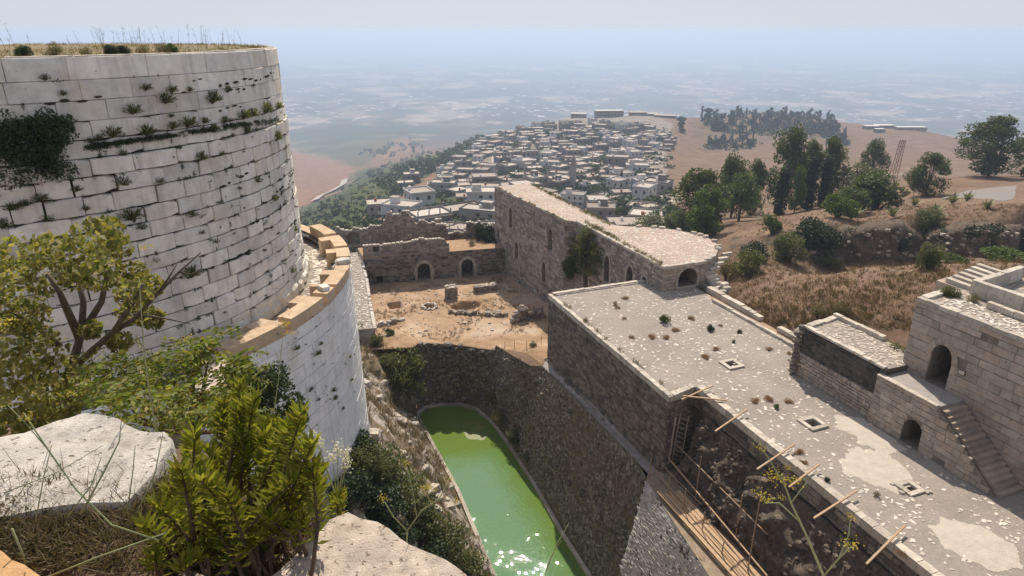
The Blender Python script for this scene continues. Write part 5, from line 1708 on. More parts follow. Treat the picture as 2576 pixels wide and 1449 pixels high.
# ------------------------------------------------------------------ vegetation
rp = random.Random(83)
NP = np.random.RandomState(5)
def NTH(i):
    T = ['', '', 'twenty', 'thirty', 'forty', 'fifty', 'sixty']
    return ORD[i] if i < 20 else (T[(i + 1) // 10] + ('-' + ORD[(i + 1) % 10 - 1] if (i + 1) % 10 else 'th').replace('ytyth', 'tieth'))
def leaf_arrays(C, L, Wd, D=None, fold=.15):
    """diamond-shaped leaves: centres C (n,3), lengths, widths; D optional directions"""
    n = len(C)
    if D is None: D = NP.normal(size=(n, 3))
    D = D / np.maximum(np.linalg.norm(D, axis=1, keepdims=True), 1e-6)
    S = np.cross(D, NP.normal(size=(n, 3))); S /= np.maximum(np.linalg.norm(S, axis=1, keepdims=True), 1e-6)
    U = np.cross(S, D)
    L = np.broadcast_to(np.asarray(L, float), (n,))[:, None]; Wd = np.broadcast_to(np.asarray(Wd, float), (n,))[:, None]
    v = np.empty((n, 4, 3))
    v[:, 0] = C - D * L * .5
    v[:, 1] = C + S * Wd * .5 + U * Wd * fold
    v[:, 2] = C + D * L * .5
    v[:, 3] = C - S * Wd * .5 + U * Wd * fold
    return v
def leaf_mesh(name, V, mat):
    n = len(V)
    me = bpy.data.meshes.new(name)
    me.vertices.add(n * 4); me.vertices.foreach_set('co', V.reshape(-1).astype(np.float32))
    me.loops.add(n * 4); me.loops.foreach_set('vertex_index', np.arange(n * 4, dtype=np.int32))
    me.polygons.add(n); me.polygons.foreach_set('loop_start', np.arange(0, n * 4, 4, dtype=np.int32))
    me.update(calc_edges=True); me.validate()
    me.materials.append(mat)
    return me
def leaf_obj(name, V, mat, parent=None, kind='stuff'):
    o = bpy.data.objects.new(name, leaf_mesh(name, V, mat)); link(o, parent)
    if kind: o['kind'] = kind
    return o
def clump_points(c, r, n, inner=.5):
    p = NP.normal(size=(n, 3)); p /= np.linalg.norm(p, axis=1, keepdims=True)
    k = inner + (1 - inner) * NP.rand(n, 1) ** .6
    return np.array(c)[None, :] + p * k * np.array(r)[None, :]
def crown(clumps, per, L, Wd, up=0.0):
    out = []
    for (c, r) in clumps:
        r3 = (r, r, r * .8) if not isinstance(r, tuple) else r
        P = clump_points(c, r3, per)
        D = NP.normal(size=(len(P), 3)); D[:, 2] += up
        k = NP.uniform(.7, 1.3, len(P))
        out.append(leaf_arrays(P, L * k, Wd * k, D))
    return np.concatenate(out)
def make_tree(name, h, w, trunk_h, nclump, per, leaf, mat, rng, shape='round', trunk_r=.25, wd=.55):
    t = empty(name)
    cl = []; limbs = MB()
    limbs.tube([(0, 0, -.6), (rng.uniform(-.1, .1), 0, trunk_h * .5), (rng.uniform(-.25, .25), rng.uniform(-.2, .2), trunk_h), (0, 0, h * .75)], [trunk_r, trunk_r * .8, trunk_r * .6, trunk_r * .15], 7)
    for i in range(nclump):
        u = rng.random()
        z = trunk_h * .85 + (h - trunk_h * .85) * (i + .5) / nclump
        f = (z - trunk_h * .85) / (h - trunk_h * .85)
        if shape == 'cypress': rr = w / 2 * (math.sin(math.pi * min(1, f * .85 + .12)) ** .7) * .55; r0 = w * .28
        elif shape == 'umbrella': rr = w / 2 * (1 - .55 * f) * .8; r0 = w * .2
        else: rr = w / 2 * math.sin(math.pi * (.18 + .74 * f)) * .85; r0 = w * rng.uniform(.13, .22)
        a = rng.uniform(0, 6.283); q = rr * (rng.random() ** .5)
        c = (q * math.cos(a), q * math.sin(a), z)
        cl.append((c, r0))
        if shape != 'cypress' and i % 2 == 0:
            limbs.tube([(0, 0, min(z * .8, trunk_h * 1.1)), (c[0] * .5, c[1] * .5, z * .9), c], [trunk_r * .4, trunk_r * .25, trunk_r * .1], 5)
    limbs.build('trunk', M['bark'], t, True)
    leaf_obj('crown', crown(cl, per, leaf, leaf * wd, .3 if shape == 'cypress' else -.1), mat, t, None)
    remember(t)
    return t
def make_bush(name, w, h, nclump, per, leaf, mat, rng, wd=.6):
    t = empty(name); cl = []; st = MB()
    for i in range(nclump):
        a = rng.uniform(0, 6.283); q = w / 2 * rng.random() ** .6 * .72
        z = h * (.25 + .6 * rng.random()) * (1 - .45 * (q / (w / 2)) ** 2)
        c = (q * math.cos(a), q * math.sin(a), z); cl.append((c, w * rng.uniform(.14, .24)))
        if i % 3 == 0: st.tube([(0, 0, -.2), (c[0] * .5, c[1] * .5, z * .5), c], [.035 * w, .02 * w, .008 * w], 5)
    st.build('stem', M['stem'], t, True)
    leaf_obj('foliage', crown(cl, per, leaf, leaf * wd), mat, t, None)
    remember(t)
    return t
USED = {}
def place(proto, loc, rz, sc, label, cat, group=None):
    if proto.name not in USED:
        USED[proto.name] = 1; o = proto; o.location = loc; o.rotation_euler = (0, 0, rz); o.scale = sc if isinstance(sc, tuple) else (sc,) * 3
    else: o = copy_tree(proto, None, loc, rz, sc)
    return tag(o, label, cat, group)
# ---- big trees on the plateau
EUC = [make_tree('eucalyptus_tree', 10, 8.5, th, 36, 210, .40, M['leaf_tree'], random.Random(s), 'round', .3) for s, th in ((1, 1.6), (2, 2.6), (3, 1.2))]
CYP = [make_tree('cypress_tree', 10, 2.6, .6, 26, 190, .30, M['leaf_cypress'], random.Random(s), 'cypress', .2) for s in (4, 5)]
PIN = [make_tree('pine_tree', 8, 7, 4.2, 20, 240, .34, M['leaf_pine'], random.Random(6), 'umbrella', .25), make_tree('pine_tree', 8, 7, 1.6, 26, 240, .36, M['leaf_pine'], random.Random(8), 'round', .25)]
def tree_px(proto, ph, px, py_base, py_top, Y, label, wk=1.0, grp='trees on the plateau right of the hall'):
    b = at_y(px, py_base, Y); g = ground_z(b.x, b.y); zb = g
    # height so that the top is where the photograph shows it
    lo, hi = 1, 40
    for _ in range(30):
        m = (lo + hi) / 2
        if pix((b.x, b.y, zb + m))[1] > py_top: lo = m
        else: hi = m
    s = m / ph
    return place(proto, (b.x, b.y, zb - .2), rp.uniform(0, 6.28), (s * wk, s * wk, s), label, 'tree', grp)
for (pr, ph, px, pb, ptop, Y, lab, wk) in [
        (EUC[0], 10, 1752, 590, 432, 122, 'dark dense tree at the left end of the plateau grove', 1.15),
        (PIN[1], 8, 1775, 600, 478, 110, 'bright green bushy pine in front of the dark left grove', 1.1),
        (EUC[1], 10, 1838, 545, 400, 150, 'tall loose tree behind the umbrella pine', .8),
        (EUC[2], 10, 1893, 540, 408, 155, 'slim tree right of the umbrella pine', .55),
        (PIN[0], 8, 1858, 552, 445, 128, 'umbrella pine with flat crown and bare trunk', 1.05),
        (EUC[1], 10, 1965, 530, 332, 150, 'tallest rounded eucalyptus over the black cypresses', .62),
        (EUC[0], 10, 2070, 525, 352, 155, 'broad eucalyptus just right of the tallest one', .6),
        (EUC[2], 10, 2025, 525, 362, 158, 'eucalyptus half hidden between two taller ones', .55),
        (CYP[0], 10, 1958, 545, 425, 140, 'leftmost black cypress leaning beside the steps', 1.4),
        (CYP[1], 10, 2030, 525, 395, 142, 'middle black cypress of the three on the plateau', 1.2),
        (CYP[0], 10, 2066, 515, 398, 142, 'rightmost black cypress of the three on the plateau', 1.3),
        (PIN[1], 8, 1998, 530, 425, 138, 'pale green young tree between the black cypresses', .5),
        (EUC[1], 10, 2185, 470, 358, 190, 'small eucalyptus standing alone left of the lattice mast', .75),
        (EUC[2], 10, 2325, 505, 388, 132, 'dense round tree right of the lattice mast', 1.15),
        (EUC[0], 10, 2482, 455, 298, 160, 'large spreading eucalyptus near the right edge', 1.3),
        (EUC[2], 10, 2575, 460, 330, 165, 'dark eucalyptus cut by the right edge of the picture', 1.1)]:
    tree_px(pr, ph, px, pb, ptop, Y, lab, wk)
# ---- bushes: prototypes in metres
BU = {'olive': make_bush('olive_bush', 2.4, 1.7, 22, 150, .13, M['leaf_bush'], random.Random(11)),
      'green': make_bush('green_bush', 2.4, 1.9, 22, 150, .15, M['leaf_pine'], random.Random(12)),
      'dark': make_bush('dark_bush', 2.4, 1.8, 22, 150, .15, M['leaf_far'], random.Random(13)),
      'tall': make_bush('broad_bush', 2.4, 2.4, 26, 170, .14, M['leaf_tree'], random.Random(14)),
      'grey': make_bush('grey_bush', 2.4, 1.5, 20, 150, .11, leaf_mat('grey_green_leaves', [(.14, .15, .09), (.19, .19, .12), (.10, .11, .06)], .25), random.Random(15)),
      'weed': make_bush('weed_bush', 2.4, 1.5, 14, 110, .17, M['greengrass'], random.Random(16), .25)}
def bush_at(kind, p, wpx, label, grp, dist=None, hk=1.0):
    d = math.hypot(p.x, p.y); s = wpx / 1680.0 * d * 1.06 / 2.4
    return place(BU[kind], (p.x, p.y, p.z - .1 * s), rp.uniform(0, 6.28), (s, s, s * hk), label, 'bush', grp)
GB_ = 'bushes on the bank and plateau'
for (k, px, py, w, lab, hk) in [
        ('tall', 2205, 522, 125, 'wide dark green dome of bushes below the lattice mast', .7), ('tall', 2140, 535, 85, 'green bush dome left of the widest one on the plateau', .75), ('green', 2110, 545, 90, 'low green bush at the foot of the rightmost cypress', .9), ('grey', 2160, 495, 120, 'pale feathery grey shrub below the lone eucalyptus', 1.0),
        ('green', 1942, 590, 45, 'small upright green bush at the head of the old steps', 1.5), ('grey', 1640, 592, 130, 'hazy grey-green scrub behind the round pink roof', .7), ('olive', 1720, 590, 110, 'olive scrub below the dark left grove', .8), ('weed', 1780, 600, 50, 'yellow-green weeds on the rim of the round pink roof', .8),
        ('olive', 1885, 690, 90, 'grey-green rounded bush low beside the broken steps', 1.0), ('dark', 1895, 655, 70, 'dark bush at the left foot of the bank', 1.0), ('olive', 1985, 655, 90, 'green rounded bush against the dark bank', 1.1), ('dark', 2050, 630, 110, 'dark bush mass on the bank above the rounded one', 1.0), ('olive', 2075, 668, 70, 'low leafy bush at the edge of the brown mound', .5),
        ('weed', 1830, 700, 80, 'yellowish weeds beside the broken steps', 1.1), ('dark', 2140, 625, 80, 'dark ivy patch in the middle of the bank', .9), ('dark', 2250, 625, 70, 'dark ivy patch right of the middle of the bank', .9), ('dark', 2360, 620, 75, 'dark thicket left of the small round tree', .9), ('dark', 2470, 625, 90, 'dark thicket right of the small round tree', .9), ('dark', 2560, 630, 80, 'dark thicket at the right end of the bank', .9),
        ('olive', 2335, 678, 60, 'small round olive tree on the brown mound edge', 1.5), ('green', 2395, 660, 60, 'low green weeds right of the small round olive', .5), ('green', 2530, 655, 110, 'low green weed strip under the right thicket', .4), ('weed', 2100, 600, 60, 'yellow-green weed cushion on the bank crest', .7), ('weed', 2180, 590, 70, 'yellow-green weed cushion right on the bank crest', .7), ('olive', 2330, 575, 70, 'dark green shrub hanging below the agaves', 1.0),
        ('weed', 2060, 800, 60, 'yellow-green shrub behind the low wall end', 1.0), ('weed', 2110, 790, 50, 'smaller yellow-green shrub behind the low wall', 1.0)]:
    g = ground_at(px, py, 40, 400)
    if g is not None: bush_at(k, g, w, lab, GB_, hk=hk)
for (a, b, z, k, s, lab) in [(-2.6, 12.3, 1.8, 'green', .8, 'leafy green bush growing behind the low wall'), (-4.6, 12.0, 2.2, 'olive', .75, 'darker bush squeezed between low wall and gatehouse'), (-6.2, 12.6, 6.7, 'olive', .42, 'green bush in the corner of the gatehouse roof'), (-7.2, 12.9, 6.8, 'weed', .35, 'yellow weed tuft on the gatehouse roof'),
                             (26.3, 9.0, 1.0, 'weed', 1.0, 'yellow-green bush on the roof edge over the dark caper'), (49, 5.4, -5.0, 'dark', 1.3, 'dark bush in the corner against the far hall'), (47.6, 5.9, -5.8, 'dark', 1.0, 'ivy clump spilling into the courtyard corner')]:
    p = W(a, b, z); place(BU[k], p, rp.uniform(0, 6), s, lab, 'bush', 'bushes growing on the castle walls')
hc = empty('caper_bush', (0, 0, 0), 'big dark caper bush hanging down the wall of the dark hall', 'bush')
cl = []
for i in range(64):
    a, z = rp.gauss(26.9, 1.25), rp.gauss(-.2, 1.05)
    if z > 2.3 or z < -2.4 or a < 23.8 or a > 30: continue
    cl.append((tuple(W(a, 8.45 - rp.uniform(.1, .75), z)), rp.uniform(.35, .7)))
leaf_obj('foliage', crown(cl, 130, .15, .09), M['leaf_bush'], hc, None)
st = MB()
for c_, r_ in cl[::5]: st.tube([W(26.9, 8.6, .4), Vector(c_).lerp(W(26.9, 8.4, .4), .5), c_], [.06, .04, .015], 5)
st.build('stem', M['stem'], hc)
hd = empty('caper_bush', (0, 0, 0), 'lighter green bush hanging lower left of the big caper', 'bush')
cl = []
for i in range(26):
    cl.append((tuple(W(rp.gauss(29.0, .55), 7.95 - rp.uniform(.0, .6), rp.gauss(-2.4, .7))), rp.uniform(.25, .5)))
leaf_obj('foliage', crown(cl, 130, .14, .085), M['leaf_tree'], hd, None)
st = MB()
for c_, r_ in cl[::4]: st.tube([W(29.0, 8.4, -1.6), c_], [.04, .015], 5)
st.build('stem', M['stem'], hd)
# ---- the steep rocky bank of the gully
bkp = empty('rocky_bank', (0, 0, 0), 'steep dark rocky bank above the brown mound', 'bank')
m = MB(); NBK = 120; rows4 = []
for i in range(NBK + 1):
    px = lerp(1985, 2720, i / NBK)
    g = ground_at(px, 655 - 4 * math.sin(i * .2), 70, 130)
    if g is None: g = at_y(px, 655, 92)
    hh = 4.3 * smooth(0, .18, i / NBK) * (.85 + .25 * nz(i * .11, 3)); u = Vector((g.x, g.y, 0)).normalized()
    col = []
    for j in range(13):
        v = j / 9.0
        if j <= 9: p = g + u * (.15 + 1.1 * v ** 1.5) + Vector((0, 0, -.5 + (hh + .5) * v))
        else: p = g + u * (1.3 + (j - 9) * 1.7) + Vector((0, 0, hh + .25 * (j - 9) - (3.0 if j == 12 else 0)))
        n = fbm(p.x * .45, p.y * .45, p.z * .6, 5)
        col.append(p + u * (-.8 * n if j < 10 else 0) + Vector((0, 0, .35 * n if j > 6 else 0)))
    m.v.extend(tuple(p) for p in col)
for i in range(NBK):
    for j in range(12):
        a = i * 13 + j; m.f.append((a, a + 13, a + 14, a + 1))
t = NT('bank_rock_and_earth'); v = t.coords(); n2 = t.noise(v, 1.3, 6, .7)
c = t.ramp(n2, [(.3, (.05, .038, .03)), (.55, (.12, .088, .064)), (.75, (.21, .165, .13))])
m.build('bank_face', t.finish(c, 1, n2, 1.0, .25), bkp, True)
rb = []
for i in range(170):
    k = rp.randrange(0, NBK * 13 - 13); k -= k % 13; q = Vector(m.v[k + rp.randint(2, 9)]); s = rp.uniform(.12, .45)
    mm = MB(); mm.rock(q, s, s * .8, s * .6, rp, rough=.35); rb.append(mm)
pieces('bank_rock', rb, M['ruin'], bkp)
# ---- agaves
ag = empty('agave_plant'); V = []
m = MB()
for i in range(26):
    a = rp.uniform(0, 6.28); el = rp.uniform(.3, 1.3); l = rp.uniform(.9, 1.4)
    d = Vector((math.cos(a) * math.cos(el), math.sin(a) * math.cos(el), math.sin(el))); s = d.cross(Vector((0, 0, 1))).normalized()
    p1, p2 = d * l * .5, d * l + Vector((0, 0, -.15 * l))
    m.add([Vector((0, 0, 0)) - s * .06, Vector((0, 0, 0)) + s * .06, p1 + s * .09, p1 - s * .09, p2], [(0, 1, 2, 3), (3, 2, 4)])
m.build('rosette', M['leaf_agave'], ag, kind='stuff'); remember(ag)
for i, (px, py, s, lab) in enumerate([(2150, 548, 1.3, 'spiky agave lowest on the slope in front of the green domes'), (2245, 545, 1.2, 'spiky agave below the wide green dome'), (2350, 545, 1.6, 'largest spiky agave on the bank crest'), (2300, 518, 1.3, 'agave clump left of the largest one'), (2395, 512, 1.3, 'agave behind the largest one near the road'), (2432, 505, 1.2, 'agave at the start of the paved road'), (2482, 525, 1.1, 'lone agave right of the others below the road'), (1925, 562, 1.4, 'agave above the shaded bank beside the steps')]):
    g = ground_at(px, py, 60, 300)
    if g: place(ag, g, rp.uniform(0, 6), s * 1.5, lab, 'agave', 'agaves along the bank crest')
# ---- trees on the pine hill, cypress rows, village greenery
FAR = [make_tree('hill_tree', 9, 7, 1.5, 12, 60, 1.1, M['leaf_far'], random.Random(s), 'round', .3) for s in (21, 22)]
FARC = make_tree('hill_cypress', 11, 3, .5, 10, 60, .9, M['leaf_cypress'], random.Random(23), 'cypress', .3)
hill = [(1712, 335, 38), (1745, 288, 18), (1765, 300, 30), (1780, 310, 34), (1800, 300, 22)]
rows_ = []
for (px, py, hp) in hill: rows_.append((px, py, hp))
for i in range(34): rows_.append((1790 + i * 7.6 + rp.uniform(-3, 3), 290 - 14 * math.sin(i / 33 * 3.0) + rp.uniform(-3, 4), rp.uniform(12, 22)))
for i in range(90):
    px = rp.uniform(1770, 2110); py = rp.uniform(296, 345) - (8 if px < 1990 else 0)
    rows_.append((px, py, rp.uniform(14, 26)))
for i in range(26): rows_.append((rp.uniform(1770, 1900), rp.uniform(352, 384), rp.uniform(12, 22)))
for i in range(12): rows_.append((rp.uniform(2070, 2135), rp.uniform(330, 368), rp.uniform(14, 24)))
rows_.sort(key=lambda q: (round(q[1] / 16), q[0]))
bandn = {}
for (px, py, hp) in rows_:
    g = ground_at(px, py, 300, 1500)
    if g is None: continue
    d = math.hypot(g.x, g.y); h = hp * d / 1680.0
    pr, ph = (FARC, 11) if rp.random() < .25 else (rp.choice(FAR), 9)
    b = int(round(py / 16)); bandn[b] = bandn.get(b, 0) + 1
    place(pr, g, rp.uniform(0, 6), h / ph, 'dark %s on the pine hill, %s from left in %s row down' % ('cypress' if pr is FARC else 'tree', NTH(bandn[b] - 1), ORD[max(0, min(25, b - 16))]), 'tree', 'trees on the pine hill')
# green scrub on the left slope and in the village: too many to count
SC = []
def scrub_area(poly, n, rmin, rmax, hi=1600, per=40):
    k = 0; xs = [p[0] for p in poly]; ys = [p[1] for p in poly]
    while k < n:
        px, py = rp.uniform(min(xs), max(xs)), min(ys) + (max(ys) - min(ys)) * rp.random()
        if not in_poly(px, py, poly): continue
        k += 1
        g = ground_at(px, py, 100, hi)
        if g is None: continue
        r = rp.uniform(rmin, rmax)
        P = clump_points((g.x, g.y, g.z + r * .45), (r, r, r * .75), per)
        SC.append(leaf_arrays(P, r * .62, r * .42))
scrub_area([(700, 640), (700, 545), (790, 508), (860, 475), (905, 440), (1000, 470), (960, 540), (1000, 600), (1240, 640)], 340, 1.0, 2.3)
scrub_area([(905, 440), (1010, 402), (1180, 348), (1260, 332), (1270, 345), (1180, 400), (1100, 430), (1060, 440), (1000, 500)], 380, 1.5, 4.0)
scrub_area([(1020, 590), (1060, 540), (1110, 470), (1180, 440), (1240, 520), (1240, 600)], 190, 1.2, 2.6)
scrub_area([(940, 565), (1060, 540), (1240, 570), (1240, 620), (900, 620)], 150, 1.1, 2.4)
scrub_area([(1240, 440), (1300, 330), (1680, 320), (1700, 560), (1560, 560)], 420, 1.4, 4.0)
scrub_area([(1600, 600), (1640, 560), (1720, 545), (1760, 600)], 60, .8, 1.8)
scrub_area([(880, 390), (1030, 345), (1060, 360), (1000, 400)], 40, 3, 7, 2600)
scrub_area([(1840, 660), (1900, 625), (2100, 585), (2300, 575), (2590, 560), (2590, 655), (2300, 655), (2050, 655)], 260, .25, .8, 200, 26)
leaf_obj('hillside_scrub', np.concatenate(SC), M['leaf_scrub'])
tag(bpy.data.objects['hillside_scrub'], 'green scrub covering the slope left of the village', 'scrub')
SC = []
scrub_area([(1775, 300), (1850, 285), (2030, 278), (2120, 330), (2135, 368), (2080, 350), (1990, 340), (1900, 345), (1800, 340)], 300, 2.2, 4.6, 1500, 34)
scrub_area([(1770, 378), (1790, 358), (1900, 352), (1920, 365), (1860, 385)], 60, 2.0, 3.6, 1500, 34)
tag(leaf_obj('hill_woodland', np.concatenate(SC), M['leaf_far']), 'dark pine woodland covering the round hill behind the plateau', 'wood')
for (px, py, hp, lab) in [(1040, 385, 16, 'lone dark tree on the far brown ridge'), (1062, 375, 10, 'smaller dark tree right of the lone ridge tree'), (1562, 470, 40, 'dark cypress standing among the village roofs'), (1400, 395, 22, 'dark round tree in the middle of the village'), (1330, 405, 22, 'dark tree left of the village middle')]:
    g = ground_at(px, py, 150, 3000)
    if g:
        h = hp * math.hypot(g.x, g.y) / 1680.0; place(FARC if 'cypress' in lab else FAR[0], g, 1.0, h / (11 if 'cypress' in lab else 9), lab, 'tree')
# dry grass on the mound and bank
def grass_tufts(pts, nb, h, w, lean=.5):
    C = np.repeat(np.array(pts), nb, axis=0)
    n = len(C)
    D = NP.normal(size=(n, 3)) * lean; D[:, 2] = 1.0
    D /= np.linalg.norm(D, axis=1, keepdims=True)
    L = h * NP.uniform(.5, 1.3, n)
    C = C + NP.normal(size=(n, 3)) * np.array([.06, .06, 0]) * (h / .3) + D * (L * .45)[:, None]
    return leaf_arrays(C, L, w, D, .05)
pts = []
for i in range(5200):
    px, py = rp.uniform(1830, 2590), rp.uniform(515, 850)
    if px < 2300 and py > 830: continue
    g = ground_at(px, py, 36, 200) if i % 1 == 0 else None
    if g is None: continue
    pts.append((g.x, g.y, g.z - .03))
leaf_obj('dry_grass', grass_tufts(pts, 9, .42, .05), M['drygrass'])
tag(bpy.data.objects['dry_grass'], 'brown dry grass covering the mound and bank', 'grass')
# ---- plants in the joints of the round tower
def on_cyl(px, py, r):
    d = Vector(ray(px, py)); o = Vector((0, 0)) - TC.xy; a = d.x ** 2 + d.y ** 2; b = 2 * (o.x * d.x + o.y * d.y); c = o.length_squared - r * r
    q = b * b - 4 * a * c
    if q < 0: q = 0
    t = (-b - math.sqrt(q)) / (2 * a)
    return Vector((d.x * t, d.y * t, CAM_H + d.z * t))
TUFT = []
for s in (31, 32, 33):
    rr2 = random.Random(s); t = empty('wall_tuft')
    n = 150
    D = NP.normal(size=(n, 3)) * .75; D[:, 2] = np.abs(D[:, 2]) + .35; D[:, 0] = np.abs(D[:, 0]) * .9 + .1
    D /= np.linalg.norm(D, axis=1, keepdims=True)
    P = D * NP.uniform(.04, .24, n)[:, None]
    leaf_obj('foliage', leaf_arrays(P, .11, .022, D), M['leaf_bush'], t, None)
    MB().tube([(-.1, 0, -.03), (.03, 0, .02), (.12, 0, .12)], [.02, .015, .006], 5).build('stem', M['stem'], t)
    remember(t); TUFT.append(t)
spots = [(228, 405, .5), (865, 465, .6), (955, 460, .6), (1145, 465, .9), (670, 575, 1.0), (835, 520, .9), (1070, 520, 1.1), (735, 455, .6), (740, 680, 1.1), (870, 650, 1.0), (945, 640, 1.0), (1030, 620, 1.0), (1130, 620, 1.0), (1225, 600, 1.0), (1270, 585, 1.2), (1335, 570, 1.3), (1395, 550, 1.5), (1240, 670, 1.1), (1385, 710, 1.2), (570, 690, .9), (620, 785, .8), (1010, 810, 1.0), (1110, 785, .8), (1290, 920, .9), (1375, 1015, .8), (660, 1110, 1.1), (710, 1155, .9), (965, 1095, 1.0), (800, 925, .7), (620, 935, .8), (390, 965, 1.0), (210, 1015, .7), (250, 1115, .7), (25, 1145, 1.0), (1320, 1135, .6), (1080, 1225, .6), (1250, 1340, .6), (1478, 1165, .9), (1460, 1375, .8), (960, 1400, 1.4), (460, 720, .7), (500, 700, .7), (1075, 660, .9), (860, 590, .6), (320, 480, .4), (130, 1040, .8), (70, 1060, .7), (430, 1060, .6), (1160, 1045, .6), (1010, 1180, .6), (780, 1320, .6)]
for i, (x, y, s) in enumerate(spots):
    p = on_cyl(x / 2, y / 2, R1 + .13)
    ang = math.atan2(p.y - TC.y, p.x - TC.x)
    nb = min(range(len(zs)), key=lambda k: abs(zs[k] - p.z))
    place(TUFT[i % 3], p, ang, s * rp.uniform(.85, 1.75), 'green tuft in the round tower joints, %s from left, %s course down' % (NTH(sum(1 for q in spots if q[0] < x)), NTH(max(0, nb - 1))), 'plant', 'tufts growing in the round tower')
cb = empty('caper_bush', (0, 0, 0), 'large black-green bush hanging on the face of the round tower', 'bush')
cl = []
for i in range(90):
    px, py = rp.gauss(88, 55), rp.gauss(368, 44)
    if px < -60 or px > 180 or py < 285 or py > 455: continue
    p = on_cyl(px, py, R1 + rp.uniform(.15, .6)); cl.append((tuple(p), rp.uniform(.22, .42)))
leaf_obj('foliage', crown(cl, 150, .085, .05), M['leaf_dark'], cb, None)
st = MB(); p = on_cyl(92, 350, R1)
for c, r in cl[::4]: st.tube([p, p.lerp(Vector(c), .5) - Vector((0, 0, .08)), c], [.04, .025, .01], 5)
st.build('stem', M['stem'], cb)
# dark moss and roots filling the wider joints
jm = []
for i in range(330):
    k = rp.randint(1, len(zs) - 3); a = rad(rp.uniform(-62, 14))
    if k < 4 and rp.random() < .75: continue
    z = zs[k] + rp.uniform(-.04, .04)
    if rp.random() < .4: z -= rp.uniform(0, .5)
    r = R1 + .05 + .012 * (19.3 - z) + (.06 if z < 16.6 else 0); s = rp.uniform(.04, .13)
    c = (TC.x + r * math.cos(a), TC.y + r * math.sin(a), z)
    vert = rp.random() < .35
    P = clump_points(c, (s * .5, s * .5, s * 1.3) if vert else (s * 1.2, s * 1.2, s * .5), 34, .1)
    jm.append(leaf_arrays(P, s * .55, s * .3))
for i in range(230):                     # the ledge below the sixth course is choked with growth
    px = rp.uniform(215, 700); a = None
    c = on_cyl(px, lerp(372, 300, (px - 215) / 485.0) + rp.gauss(0, 3), R1 + .14); s = rp.uniform(.05, .14)
    P = clump_points(tuple(c), (s * 1.3, s * 1.3, s * .6), 40, .1); jm.append(leaf_arrays(P, s * .6, s * .22))
o = leaf_obj('joint_moss', np.concatenate(jm), M['leaf_dark'], tower)
jm = []
for i in range(60):
    px, py = rp.uniform(690, 915), rp.uniform(760, 1090)
    c = on_cyl(px, py, R2 + .01 + .02 * 4); s = rp.uniform(.03, .09)
    P = clump_points(tuple(c), (s * .9, s * .9, s * (1.3 if rp.random() < .4 else .5)), 30, .1); jm.append(leaf_arrays(P, s * .6, s * .25))
leaf_obj('joint_moss', np.concatenate(jm), M['leaf_dark'], ringw)
rsp = [(806, 868, .7), (798, 893, 1.0), (715, 975, .8), (782, 982, .7), (800, 1008, .6), (838, 985, .9), (842, 1005, .9), (752, 1085, .8), (884, 958, .6), (862, 1030, .6), (745, 880, .9), (700, 1000, .7), (880, 900, .5), (770, 1060, .6)]
for i, (x, y, s) in enumerate(rsp):
    p = on_cyl(x, y, R2 + .1); ang = math.atan2(p.y - TC.y, p.x - TC.x)
    place(TUFT[i % 3], p, ang, s, 'dark tuft growing in the ring wall face, %s from left' % NTH(sorted(q[0] for q in rsp).index(x)), 'plant', 'tufts growing in the ring wall')
# grass and herbs on the tower top
pts = []
for i in range(1500):
    a = rad(rp.uniform(-100, 120)); r = R1 - .35 - 6.5 * rp.random() ** 1.5
    pts.append((TC.x + r * math.cos(a), TC.y + r * math.sin(a), 19.27))
leaf_obj('tower_grass', grass_tufts(pts, 9, .17, .014, .7), M['greengrass'])
tag(bpy.data.objects['tower_grass'], 'yellow-green grass on top of the round tower', 'grass')
m = MB()
for i in range(60):
    a = rad(rp.uniform(-75, 60)); r = R1 - .6 - rp.random() * 5
    b = Vector((TC.x + r * math.cos(a), TC.y + r * math.sin(a), 19.3)); h = rp.uniform(.4, .95)
    t = b + Vector((rp.uniform(-.18, .18), rp.uniform(-.1, .1), h))
    m.tube([b, b.lerp(t, .5) + Vector((rp.uniform(-.04, .04), 0, 0)), t], [.007, .005, .003], 3, False)
    for k in range(rp.randint(0, 5)):
        q = b.lerp(t, rp.uniform(.5, 1)); m.tube([q, q + Vector((rp.uniform(-.12, .12), rp.uniform(-.1, .1), rp.uniform(.03, .12)))], [.004, .003], 3, False)
o = m.build('dry_stalks', M['drygrass'], None, kind='stuff'); tag(o, 'thin dry stalks standing up from the tower top', 'grass')
for i, (px, k, s) in enumerate([(160, 'weed', .26), (65, 'dark', .2), (262, 'weed', .18), (350, 'dark', .2), (400, 'dark', .18), (585, 'weed', .22), (640, 'green', .2), (485, 'weed', .2)]):
    az_ = at_y(px, 110, 20.0); u = Vector((az_.x, az_.y)).normalized() * 22.5
    if (u - TC.xy).length > R1 - .4: u = TC.xy + (u - TC.xy).normalized() * (R1 - .6)
    place(BU[k], (u.x, u.y, 19.27), i, s, '%s small herb clump from left on the round tower top' % ORD[sorted([160, 65, 262, 350, 400, 585, 640, 485]).index(px)], 'plant', 'herbs on the tower top')
